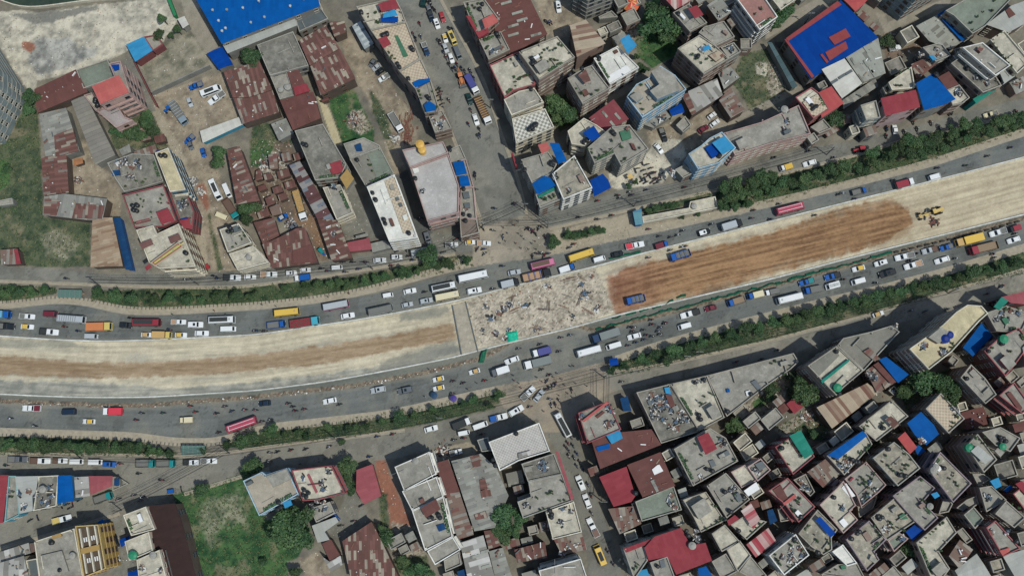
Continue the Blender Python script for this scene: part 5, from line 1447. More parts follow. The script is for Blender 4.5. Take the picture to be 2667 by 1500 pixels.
gz3 = tz((667, 750), [(1450, 260), (1900, 180), (1960, 240), (1800, 300), (1440, 330)]); m = np.maximum(mask(gz3, 18), mask(tz((667, 750), [(1250, 740), (1700, 600), (1980, 520), (2040, 640), (1700, 760), (1250, 850)]), 30))[:, None] * .75; col = col * (1 - m) + tone((112, 112, 102), (136, 132, 118), n_m) * m
brown = [(1580, 722), (1632, 690), (1740, 664), (1797, 648), (2000, 600), (2181, 554), (2324, 522), (2367, 540), (2380, 580), (2350, 608), (2259, 640), (2000, 709), (1851, 758), (1774, 771), (1690, 790), (1604, 815), (1583, 766)]
m = mask([(p[0], p[1] + (-9 if p[1] < 640 - (p[0] - 1800) * .22 else 8)) for p in brown], 22)[:, None] * .75 + mask([(p[0] + (40 if p[0] > 2200 else 0), p[1]) for p in brown], 90)[:, None] * .25; rg_ = np.abs(np.sin(v1 * 1.9 + fbm(s1 / 22, v1 / 6, 50, 2) * 5)) ** 6; bb = tone((104, 72, 42), (162, 122, 80), sm(streak * .55 + fine * .2 + n_m * .25 + rg_ * .16, .34, .68))
redk = np.clip((1760 - upx) / 200, 0, 1)[:, None] * .7; bb = bb * (1 - redk) + tone((118, 68, 48), (164, 112, 88), sm(streak * .4 + n_m * .6, .3, .7)) * redk
col = col * (1 - m) + bb * m
pale = [(2250, 520), (2667, 420), (2760, 400), (2760, 530), (2667, 555), (2300, 650), (2330, 610), (2380, 580), (2367, 540), (2324, 522)]
m = mask(pale, 6)[:, None] * .6; col = col * (1 - m) + tone((160, 140, 108), (196, 178, 144), sm(streak * .7 + n_m * .3, .3, .7)) * m
slab = [(1216, 784), (1262, 768), (1549, 699), (1568, 730), (1598, 812), (1505, 848), (1245, 905)]
m = mask(slab, 3)[:, None]; col = col * (1 - m) + tone((132, 122, 104), (196, 182, 158), sm(n_f * .45 + n_m * .35 + n_g * .25, .32, .72)) * m
m = mask(ROADS['drain_verge'], 2)[:, None]; sdv, vdv = path_sv(RL_T)
dv = tone((96, 98, 90), (116, 116, 104), sm(streak, .3, .7)); rb = np.clip(1 - vdv / 1.5, 0, 1)[:, None]; rb = (rb > .15) * .85
dv = dv * (1 - rb) + tone((78, 66, 52), (142, 122, 98), sm(n_f * .6 + n_g * .4, .3, .7)) * rb; col = col * (1 - m) + dv * m
for (ax, ay, bx, by, ww) in ((1160, 640, 1420, 640, 60), (1330, 960, 1600, 1000, 50)): pass
col = col * (0.93 + .14 * n_g[:, None])
gm, gnt, gb = newmat('ground_surface', 0.92)
va = N(gnt, 'ShaderNodeVertexColor', layer_name='surface')
gn1 = noise(gnt, 2.6, 6, .7); gn2 = noise(gnt, 9.0, 3, .6)
gxx = mixc(gnt, .35, va.outputs[0], ramp(gnt, gn1, [(0.3, .55), (0.7, 1.25)]), 'MULTIPLY')
gxx = mixc(gnt, .22, gxx, ramp(gnt, gn2, [(0.3, .5), (0.7, 1.3)]), 'MULTIPLY')
gnt.links.new(gxx, gb.inputs['Base Color'])
bmp = N(gnt, 'ShaderNodeBump'); bmp.inputs['Strength'].default_value = .35; bmp.inputs['Distance'].default_value = .15
gnt.links.new(gn1, bmp.inputs['Height']); gnt.links.new(bmp.outputs[0], gb.inputs['Normal'])
ii, jj = np.meshgrid(np.arange(nx - 1), np.arange(ny - 1)); q0 = (jj * nx + ii).ravel()
quads = np.stack([q0, q0 + 1, q0 + 1 + nx, q0 + nx], 1); qid = rid[q0]
def gridobj(name, sel):
    Q = quads[sel]; u, inv = np.unique(Q, return_inverse=True); inv = inv.reshape(-1)
    me = bpy.data.meshes.new(name); me.vertices.add(len(u)); me.loops.add(len(Q) * 4); me.polygons.add(len(Q))
    co = np.stack([gx[u], gy[u], np.zeros(len(u))], 1).astype(np.float32); me.vertices.foreach_set('co', co.ravel())
    me.loops.foreach_set('vertex_index', inv.astype(np.int32)); me.polygons.foreach_set('loop_start', np.arange(0, len(Q) * 4, 4, dtype=np.int32))
    me.update(calc_edges=True)
    ca = me.color_attributes.new('surface', 'FLOAT_COLOR', 'POINT')
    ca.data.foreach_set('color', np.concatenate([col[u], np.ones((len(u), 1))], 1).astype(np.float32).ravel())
    me.materials.append(gm); o = link(bpy.data.objects.new(name, me)); tag(o, kind='structure'); return o
gridobj('ground', qid == 0)
for i, k in enumerate(names): gridobj({'earthworks': 'earthworks_ground', 'junction': 'junction_road', 'lower_junction': 'lower_junction_road', 'drain_verge': 'drain_verge_ground', 'side_street': 'side_street_road', 'lower_side_street': 'lower_side_street_road'}.get(k, k), qid == i + 1)
b_ = MB(); X = 1500; fm = simple('far_earth', c_(112, 106, 88), .95, 0, .4)
for (x0, x1, y0, y1) in ((-X, GX0, -X, X), (GX1, X, -X, X), (GX0, GX1, -X, GY0), (GX0, GX1, GY1, X)): b_.face([(x0, y0, -.02), (x1, y0, -.02), (x1, y1, -.02), (x0, y1, -.02)])
tag(b_.build('far_ground', fm, fix=False), kind='structure')
# ------------------------------------------------------------------ strips along the roads
def offset_line(P, d):
    out = []
    for i, p in enumerate(P):
        a = P[max(i - 1, 0)]; b = P[min(i + 1, len(P) - 1)]; t = Vector((b.x - a.x, b.y - a.y)).normalized()
        out.append((p.x - t.y * d, p.y + t.x * d))
    return out
def resample(P, step=3.0):
    W = [at(*p) for p in P]; out = [W[0]]
    for a, b in zip(W, W[1:]):
        n = max(1, int((b - a).length / step))
        out += [a.lerp(b, (i + 1) / n) for i in range(n)]
    for _ in range(3): out = [out[0]] + [(out[i - 1] + out[i] * 2 + out[i + 1]) / 4 for i in range(1, len(out) - 1)] + [out[-1]]
    return out
def strip(name, P, d0, d1, z0, z1, mat):
    W = resample(P); A = offset_line(W, d0); B = offset_line(W, d1); b = MB(); s = 0
    for i in range(len(W) - 1):
        L = math.hypot(A[i + 1][0] - A[i][0], A[i + 1][1] - A[i][1]); w_ = abs(d1 - d0)
        b.face([(*A[i], z1), (*A[i + 1], z1), (*B[i + 1], z1), (*B[i], z1)], 0, [(s, 0), (s + L, 0), (s + L, w_), (s, w_)])
        for Q, fl in ((A, 1), (B, -1)): b.face([(*Q[i], z0), (*Q[i + 1], z0), (*Q[i + 1], z1), (*Q[i], z1)][::fl], 0, [(s, 0), (s + L, 0), (s + L, .1), (s, .1)])
        s += L
    return b.build(name, mat, uv=True)
def walkmat(name, c, c2, period, duty, band):
    m, nt, b = newmat(name, .9); uv = N(nt, 'ShaderNodeUVMap'); sp = N(nt, 'ShaderNodeSeparateXYZ'); nt.links.new(uv.outputs[0], sp.inputs[0])
    mu = N(nt, 'ShaderNodeMath', operation='DIVIDE'); mu.inputs[1].default_value = period; fr = N(nt, 'ShaderNodeMath', operation='FRACT')
    nt.links.new(sp.outputs[0], mu.inputs[0]); nt.links.new(mu.outputs[0], fr.inputs[0])
    lt = N(nt, 'ShaderNodeMath', operation='LESS_THAN'); lt.inputs[1].default_value = duty; nt.links.new(fr.outputs[0], lt.inputs[0])
    l2 = N(nt, 'ShaderNodeMath', operation='GREATER_THAN'); l2.inputs[1].default_value = band; nt.links.new(sp.outputs[1], l2.inputs[0])
    an = N(nt, 'ShaderNodeMath', operation='MULTIPLY'); nt.links.new(lt.outputs[0], an.inputs[0]); nt.links.new(l2.outputs[0], an.inputs[1])
    x = ramp(nt, noise(nt, .8, 5, .65), [(.3, dark(c, .78)), (.7, dark(c, 1.15))])
    x = mixc(nt, an.outputs[0], x, c2); nt.links.new(x, b.inputs['Base Color']); return m
pav = walkmat('sidewalk_slabs', c_(158, 146, 124), c_(104, 98, 84), 1.25, .3, 1.5)
pav0 = walkmat('sidewalk_plain', c_(154, 142, 120), c_(104, 98, 84), 1.25, 0, 9.0)
kerb_m = walkmat('kerb_painted', c_(150, 142, 126), c_(104, 98, 88), 3.1, .3, 9)
barrier_m = concrete('barrier_concrete', c_(206, 204, 194), .35)
def seg(P, x0, x1): return [p for p in P if x0 <= p[0] <= x1]
for nm, P, d0, d1, mt in (('sidewalk', [(-120, 795), (0, 788), (39, 786), (140, 768)], -.1, -2.4, pav),):
    pass
UL = [(-120, 812), (0, 806), (39, 804), (140, 790), (228, 795), (259, 806), (326, 822), (440, 821), (667, 808), (796, 795), (926, 775), (1024, 750), (1150, 715), (1228, 696)]
UR = [(1640, 620), (1761, 595), (1878, 569), (2000, 541), (2093, 520), (2259, 479), (2440, 432), (2608, 375), (2800, 315)]
LL = [(-120, 1110), (0, 1113), (370, 1125), (430, 1138), (560, 1142), (620, 1125), (667, 1105), (864, 1084), (1017, 1066), (1288, 1005)]
LR = [(1600, 927), (1665, 903), (1800, 864), (2001, 812), (2155, 773), (2259, 750), (2453, 699), (2667, 634), (2800, 594)]
for P, sgn, mt in ((UL, 1, pav), (UR, 1, pav0), (LL, -1, pav), (LR, -1, pav0)):
    tag(strip('sidewalk', P, sgn * .25, sgn * 2.6, 0, .14, mt), kind='structure')
    tag(strip('kerb', P, 0, sgn * .25, 0, .16, kerb_m), kind='structure')
FUK = [(-120, 722), (0, 728), (200, 735), (400, 743), (600, 745), (667, 739), (822, 718), (978, 694), (1185, 657)]
FRK = [(1430, 592), (1645, 541), (1854, 494), (2034, 450), (2155, 419), (2259, 393), (2362, 357), (2667, 293), (2800, 262)]
FLK = [(1572, 975), (1722, 956), (2001, 894), (2259, 825), (2492, 758), (2800, 668)]
FLLK = [(-120, 1186), (0, 1187), (300, 1190), (460, 1193), (600, 1185), (667, 1172), (874, 1148), (1055, 1125)]
FLLB = [(-120, 1455), (0, 1423), (194, 1368), (311, 1332)]
for P, s_ in ((FUK, -1), (FRK, -1), (FLK, 1), (FLLK, 1), (FLLB, -1), ([(479, 1282), (621, 1238), (700, 1215)], -1), ([(1143, 0), (1255, 207), (1309, 375), (1342, 453), (1367, 560)], 1), ([(1046, 28), (1120, 205), (1193, 375), (1225, 480), (1262, 590)], -1)):
    tag(strip('kerb', P, 0, s_ * .3, 0, .15, kerb_m), kind='structure')
    tag(strip('drain_cover', P, s_ * .34, s_ * 1.1, 0, .06, pav0), kind='structure')
e = strip('concrete_barrier', RU_B, -.1, .32, 0, .55, barrier_m); tag(e, 'long white concrete edge wall between upper carriageway and earthworks', 'wall')
e = strip('concrete_barrier', BR_L, -.1, .32, 0, .5, barrier_m); tag(e, 'long white concrete edge wall along the lower side of earthworks', 'wall')
# ------------------------------------------------------------------ buildings
def area2(P): return sum(P[i][0] * P[(i + 1) % len(P)][1] - P[(i + 1) % len(P)][0] * P[i][1] for i in range(len(P))) / 2
def ccw(P): return P if area2(P) > 0 else P[::-1]
def inset(P, d):
    n = len(P); out = []
    for i in range(n):
        a, b, c = Vector(P[i - 1]), Vector(P[i]), Vector(P[(i + 1) % n])
        u = (b - a).normalized(); v = (c - b).normalized(); n1 = Vector((-u.y, u.x)); n2 = Vector((-v.y, v.x))
        k = n1 + n2; q = k.length_squared
        k = k * (2 * d / q) if q > .3 else n1 * d
        out.append((b.x + k.x, b.y + k.y))
    return out
NADIR = Vector((0, 0))
win_meshes = []
for fc in ((176, 168, 152), (96, 70, 54), (60, 66, 70)):
    b = MB(); t = .09
    for x0, x1, z0, z1 in ((-.5, .5, -.5, -.5 + t), (-.5, .5, .5 - t, .5), (-.5, -.5 + t, -.5 + t, .5 - t), (.5 - t, .5, -.5 + t, .5 - t), (-.03, .03, -.5 + t, .5 - t)): b.box(x0, x1, -.05, .03, z0, z1, 0)
    b.box(-.56, .56, -.16, .0, -.58, -.5, 0)
    fm_ = b.mesh('window', [simple('window_frame_paint', c_(*fc), .6)])
    g = MB(); g.box(-.5 + t, .5 - t, -.015, .01, -.5 + t, .5 - t, 0); win_meshes.append((fm_, g.mesh('pane', [glass])))
SHEETS = {'bl', 'bl2', 'blr', 'bt', 'lb', 'te', 'mr', 'mr2', 'mrw', 'db', 'rd', 'rb', 'rd2', 'rf', 'rf2', 'r', 'rm', 'r2', 'r3', 'rg', 'tn', 'or', 'gs', 'gt', 'gp', 'lg', 'tg', 'si', 'ws', 'wg', 'sr', 'blh', 'yc'}
RW1 = simple('roof_brick_weight', c_(120, 78, 62), .9); RW2 = simple('roof_timber_weight', c_(140, 122, 98), .9)
def uvframe(P):
    n = len(P); e = max(range(n), key=lambda i: (Vector(P[(i + 1) % n]) - Vector(P[i])).length)
    u = (Vector(P[(e + 1) % n]) - Vector(P[e])).normalized(); v = Vector((-u.y, u.x)); o = R0.uniform(0, 40)
    return u, v, (lambda p: (p[0] * u.x + p[1] * u.y + o, p[0] * v.x + p[1] * v.y + o * .7))
def local(P, c): return [(p.x - c.x, p.y - c.y) for p in P]
def sheet_roof(P, z, mat, parent, name='roof', pitch=.05, th=.1, extra=None):
    P = ccw(P); u, v, uf = uvframe(P); b = MB()
    if len(P) == 4 and pitch > 0:
        L = [(Vector(P[(i + 1) % 4]) - Vector(P[i])).length for i in range(4)]
        Q = P if L[0] + L[2] >= L[1] + L[3] else P[1:] + P[:1]        # Q0-Q1 long side
        wd = (Vector(Q[1]) - Vector(Q[2])).length; rise = wd * pitch
        r0 = tuple((Vector(Q[0]) + Vector(Q[3])) / 2); r1 = tuple((Vector(Q[1]) + Vector(Q[2])) / 2)
        for a, bb, c, d, za, zc in ((Q[0], Q[1], r1, r0, z, z + rise), (r0, r1, Q[2], Q[3], z + rise, z)):
            q = [(*a, za), (*bb, za), (*c, zc), (*d, zc)]
            b.face(q, 0, [uf(p) for p in q]); b.face([(p[0], p[1], p[2] - th) for p in q[::-1]], 0, [uf(p) for p in q[::-1]])
        ring = [(*Q[0], z), (*Q[1], z), (*r1, z + rise), (*Q[2], z), (*Q[3], z), (*r0, z + rise)]
        for i in range(6):
            a, c = ring[i], ring[(i + 1) % 6]; b.face([(a[0], a[1], a[2] - th), (c[0], c[1], c[2] - th), c, a], 0)
    else:
        b.prism(P, z - th, z, 0, uvf=uf)
    if extra: b.merge(extra); mat = [mat, M['ww'], M['dg'], RW1, RW2]
    return b.build(name, mat, parent, uv=True, fix=False)
tank_m = {'K': black_m, 'KG': simple('green_plastic', c_(24, 130, 90), .35), 'KY': simple('yellow_plastic', c_(206, 158, 52), .4), 'KB': simple('blue_plastic', c_(10, 40, 110), .35), 'K2': concrete('tank_concrete', c_(158, 154, 144), .3), 'KW': simple('pale_plastic', c_(190, 190, 186), .5)}
def tank_mesh(k):
    b = MB(); r, h = {'K': (.62, 1.25), 'KG': (1.15, 1.5), 'KY': (1.15, 2.4), 'KB': (1.2, 2.0), 'K2': (1.0, 1.3), 'KW': (.6, 1.2)}[k]
    n = 16; z = 0
    for i in range(5):
        b.cyl((0, 0), r * (.97 if i % 2 else 1.0), z, z + h / 5, n); z += h / 5
    b.cyl((0, 0), r * .98, h, h + r * .3, n, r2=r * .45); b.cyl((0, 0), r * .36, h + r * .3, h + r * .3 + .1, 10)
    return b.mesh('water_tank', [tank_m[k]])
TANKS = {k: tank_mesh(k) for k in tank_m}
leafy = []
def leafmat(name, c1, c2):
    m, nt, b = newmat(name, .6, 0, None, .2); oi = N(nt, 'ShaderNodeObjectInfo'); at_ = N(nt, 'ShaderNodeVertexColor', layer_name='leaf')
    a = mixc(nt, at_.outputs[0], c1, c2); hs = N(nt, 'ShaderNodeHueSaturation'); mr_ = N(nt, 'ShaderNodeMapRange'); mr_.inputs[3].default_value = .6; mr_.inputs[4].default_value = 1.25
    nt.links.new(oi.outputs['Random'], mr_.inputs[0]); nt.links.new(mr_.outputs[0], hs.inputs['Value']); nt.links.new(a, hs.inputs['Color'])
    m2 = N(nt, 'ShaderNodeMapRange'); m2.inputs[3].default_value = .475; m2.inputs[4].default_value = .515
    mm = N(nt, 'ShaderNodeMath', operation='FRACT'); mx = N(nt, 'ShaderNodeMath', operation='MULTIPLY'); mx.inputs[1].default_value = 7.3
    nt.links.new(oi.outputs['Random'], mx.inputs[0]); nt.links.new(mx.outputs[0], mm.inputs[0]); nt.links.new(mm.outputs[0], m2.inputs[0]); nt.links.new(m2.outputs[0], hs.inputs['Hue'])
    nt.links.new(hs.outputs[0], b.inputs['Base Color']); return m
LM = leafmat('foliage', (.015, .046, .020), (.072, .122, .044))
bark = simple('bark', c_(96, 80, 64), .9, 0, .3)
def crown_mesh(name, seed, n, squash=.8, leaf=.16, lob=9, extra=None, spiky=False):
    r = np.random.default_rng(seed); lobes = []
    for i in range(lob):
        a = r.uniform(0, 6.283); d = r.uniform(.15, .68); lobes.append((d * math.cos(a), d * math.sin(a), r.uniform(-.35, .45) * squash + (.3 * (1 - d)), r.uniform(.28, .46)))
    lobes.append((0, 0, .25, .5)); V = []; C = []
    L = np.array(lobes); wt = L[:, 3] ** 2; wt /= wt.sum(); idx = r.choice(len(L), n, p=wt)
    for i in idx:
        d = r.normal(size=3); d /= np.linalg.norm(d); rad = L[i, 3] * r.uniform(.55, 1.08)
        c = np.array(L[i, :3]) + d * rad * np.array([1, 1, squash]); s = leaf * r.uniform(.55, 1.3)
        nrm = d + r.normal(size=3) * .55 + np.array([0, 0, .4]); nrm /= np.linalg.norm(nrm)
        t = np.cross(nrm, r.normal(size=3)); t /= np.linalg.norm(t) + 1e-9; bt = np.cross(nrm, t)
        V += [c - t * s, c - bt * s * .5, c + t * s, c + bt * s * .5]; g = r.uniform(0, 1) * .7 + .3 * r.random() * (i % 3 == 0)
        C += [g] * 4
    V = np.array(V, np.float32); k = len(V) // 4; me = bpy.data.meshes.new(name)
    me.vertices.add(len(V)); me.loops.add(k * 4); me.polygons.add(k); me.vertices.foreach_set('co', V.ravel())
    me.loops.foreach_set('vertex_index', np.arange(len(V), dtype=np.int32)); me.polygons.foreach_set('loop_start', np.arange(0, len(V), 4, dtype=np.int32)); me.update(calc_edges=True)
    ca = me.color_attributes.new('leaf', 'FLOAT_COLOR', 'POINT'); C = np.array(C, np.float32)
    ca.data.foreach_set('color', np.stack([C, C, C, np.ones_like(C)], 1).ravel()); me.materials.append(LM); return me
CROWNS = [crown_mesh('crown', i, 2400, .75, .095, 9 + i % 4) for i in range(6)]
SHRUBS = [crown_mesh('potted_plant_foliage', 40 + i, 160, 1.0, .20, 4) for i in range(4)]
potm = simple('clay_pot', c_(128, 86, 66), .9, 0, .2)
POTS = []
for i in range(4):
    b = MB(); b.cyl((0, 0), .2, 0, .34, 8, r2=.28); POTS.append(b.mesh('pot', [potm]))
def add_plant(px, py, z, place):
    p = at(px, py, z); s = R0.uniform(.42, .8); o = empty('potted_plant', p, R0.uniform(0, 6))
    q = bpy.data.objects.new('foliage', R0.choice(SHRUBS)); q.scale = (s, s, s * .9); q.location = (0, 0, .34 + s * .5); link(q, o)
    q = bpy.data.objects.new('pot', R0.choice(POTS)); q.scale = (s * 1.3, s * 1.3, 1); link(q, o)
    later(o, px, py, 'potted plant', place, 'potted plant', 'potted plants on the rooftops')
JC = [simple(n_, c_(*v), .85, 0, .3) for n_, v in (('scrap_wood', (132, 112, 90)), ('scrap_metal', (96, 98, 100)), ('scrap_white', (196, 192, 184)), ('scrap_blue', (78, 100, 120)), ('scrap_rust', (116, 72, 58)), ('scrap_dark', (44, 46, 48)))]
def junk_mesh(seed, rad=1.1, n=26, kinds=(0, 1, 2, 4, 5), long=1.3):
    r = random.Random(seed); b = MB()
    for i in range(n):
        x, y = r.gauss(0, rad * .45), r.gauss(0, rad * .45); a = r.uniform(0, 3.14); L = r.uniform(.3, long); W = r.uniform(.08, .5); z = max(0, .45 - .3 * math.hypot(x, y)) * r.random()
        b.obox((x, y), (math.cos(a), math.sin(a)), L, W, z, z + r.uniform(.05, .4), r.choice(kinds))
    return b.mesh('scrap_pile', JC)
JUNK = [junk_mesh(i, R0.uniform(.7, 1.3), 22, (0, 1, 2, 4, 5) if i % 2 else (1, 2, 5, 5, 3)) for i in range(9)]
def add_wallpanel(b, a, c, z0, z1, out, th, m=0):
    """box along edge a-c pushed out by 'out'"""
    d = (Vector(c) - Vector(a)); L = d.length; u = d / L; n = Vector((u.y, -u.x)); m_ = (Vector(a) + Vector(c)) / 2 + n * (out + th / 2)
    b.obox((m_.x, m_.y), (u.x, u.y), L, th, z0, z1, m)
NB = 0; GB1 = simple('planter_leaves_dark', (.018, .05, .022), .7); GB2 = simple('planter_leaves_light', (.05, .10, .035), .7)
# small annexes squeezed between the traced houses, only where the picture leaves bare ground
WP = []
for B in BLD:
    W_ = [at(p[0], p[1], 0 if B['g'] else B['h']) for p in B['p']]; WP.append(([(p.x, p.y) for p in W_], B))
ra = random.Random(42); FREE = [P for z, P in ZONES if z in ('grass', 'weeds', 'belt', 'dirt', 'dirtpale', 'beige', 'pave', 'conc', 'redearth', 'dry', 'paleyellow', 'asphaltshade')]
def clear(q, wq, grow):
    cx_, cy_ = wq[0]; NW = [e for e in WP if min(abs(x - cx_) + abs(y - cy_) for x, y in e[0]) < 45]
    for x, y in q:
        if any(inpoly1(x, y, P) for P in FREE) or any(inpoly1(x, y, P) for k_, P in ROADS.items()): return False
    for x, y in wq:
        for P, B in NW:
            if inpoly1(x, y, P): return False
    for P, B in NW:
        for x, y in P[:12]:
            if inpoly1(x, y, wq): return False
    for x, y in q:
        for P, B in NW:
            if inpoly1(x, y, B['p']): return False
    return True
used = {}
for REG, count, kinds_, walls_, hr in (([(1640, 1070), (2100, 960), (2667, 830), (2690, 1510), (1620, 1510)], 62, ('c', 'c', 'cl', 'cs', 'rg', 'gs', 'cd', 'lg', 'mr'), ('brick', 'grey', 'cream', 'brick'), (4, 9)), ([(1500, -10), (2680, -10), (2680, 250), (2200, 360), (1500, 420)], 26, ('c', 'cl', 'gs', 'rg', 'cd'), ('brick', 'grey', 'cream'), (3.5, 8)),
                                       ([(640, 380), (850, 380), (900, 640), (690, 670), (640, 520)], 8, ('r', 'rm', 'rg', 'r'), ('brown',), (2.5, 4)), ([(1000, 1150), (1560, 1150), (1560, 1500), (1000, 1500)], 12, ('c', 'rg', 'gs'), ('grey', 'brick'), (3, 6))):
    xs = [p[0] for p in REG]; ys = [p[1] for p in REG]; got = 0
    for _ in range(6000):
        if got >= count: break
        x, y = ra.uniform(min(xs), max(xs)), ra.uniform(min(ys), max(ys))
        if not inpoly1(x, y, REG) or any(math.hypot(x - (v[3][0] + v[4][0]) / 2, y - (v[3][1] + v[4][1]) / 2) < 45 for v in VEH) or any(math.hypot(x - t[0], y - t[1]) < t[2] * 1.7 for t in TREES): continue
        nb = min(WP, key=lambda e: (e[1]['p'][0][0] - x) ** 2 + (e[1]['p'][0][1] - y) ** 2); e = nb[0]; a0 = math.atan2(e[1][1] - e[0][1], e[1][0] - e[0][0]); hh = round(ra.uniform(*hr), 1)
        c0 = at(x, y, hh); k = 1.0
        for s_ in ((6.5, 5), (5, 4), (4, 3), (3, 2.4)):
            L_, W_ = s_[0] * ra.uniform(.85, 1.2), s_[1] * ra.uniform(.85, 1.15); ca, sa = math.cos(a0), math.sin(a0)
            mk = lambda l, w: [(c0.x + i * l / 2 * ca - j * w / 2 * sa, c0.y + i * l / 2 * sa + j * w / 2 * ca) for i, j in ((-1, -1), (0, -1), (1, -1), (1, 0), (1, 1), (0, 1), (-1, 1), (-1, 0))]
            wq = mk(L_ + .3, W_ + .3); q = []
            for X_, Y_ in wq:
                yc = Y_ * ct + (hh - CAMH) * st; zc = -Y_ * st + (hh - CAMH) * ct; q.append((CX + F * X_ / -zc, CY - F * yc / -zc))
            if clear(q, wq, 0):
                w4 = mk(L_, W_); q4 = []
                for X_, Y_ in (w4[0], w4[2], w4[4], w4[6]):
                    yc = Y_ * ct + (hh - CAMH) * st; zc = -Y_ * st + (hh - CAMH) * ct; q4.append((CX + F * X_ / -zc, CY - F * yc / -zc))
                rk = ra.choice(kinds_); nm_ = {'c': 'grey', 'cl': 'cream', 'cs': 'stained', 'rg': 'rusty grey', 'gs': 'grey sheet', 'cd': 'dark', 'lg': 'pale sheet', 'mr': 'brown', 'r': 'rusty', 'rm': 'rust patched'}[rk]
                nn = min((P for P in WP if 'auto' not in P[1]), key=lambda P: min((p[0] - c0.x) ** 2 + (p[1] - c0.y) ** 2 for p in P[0]))[1]
                mx = sum(p[0] for p in nn['p']) / len(nn['p']); my = sum(p[1] for p in nn['p']) / len(nn['p']); dx_, dy_ = x - mx, y - my
                sd_ = ('above ' if dy_ < 0 else 'below ') if abs(dy_) > abs(dx_) else ('left of ' if dx_ < 0 else 'right of ')
                lb = f"small {nm_} annex {sd_}" + short(nn['lab'], 9); used[lb] = used.get(lb, 0) + 1
                if used[lb] > 1: break
                B = dict(h=hh, roof=rk, wall=ra.choice(walls_), g=False, p=q4, lab=lb, sub=[], K=[], P=[], J=[], V=[], SK=[], x=[], auto=1)
                BLD.append(B); WP.append(([w4[0], w4[2], w4[4], w4[6]], B)); got += 1; break
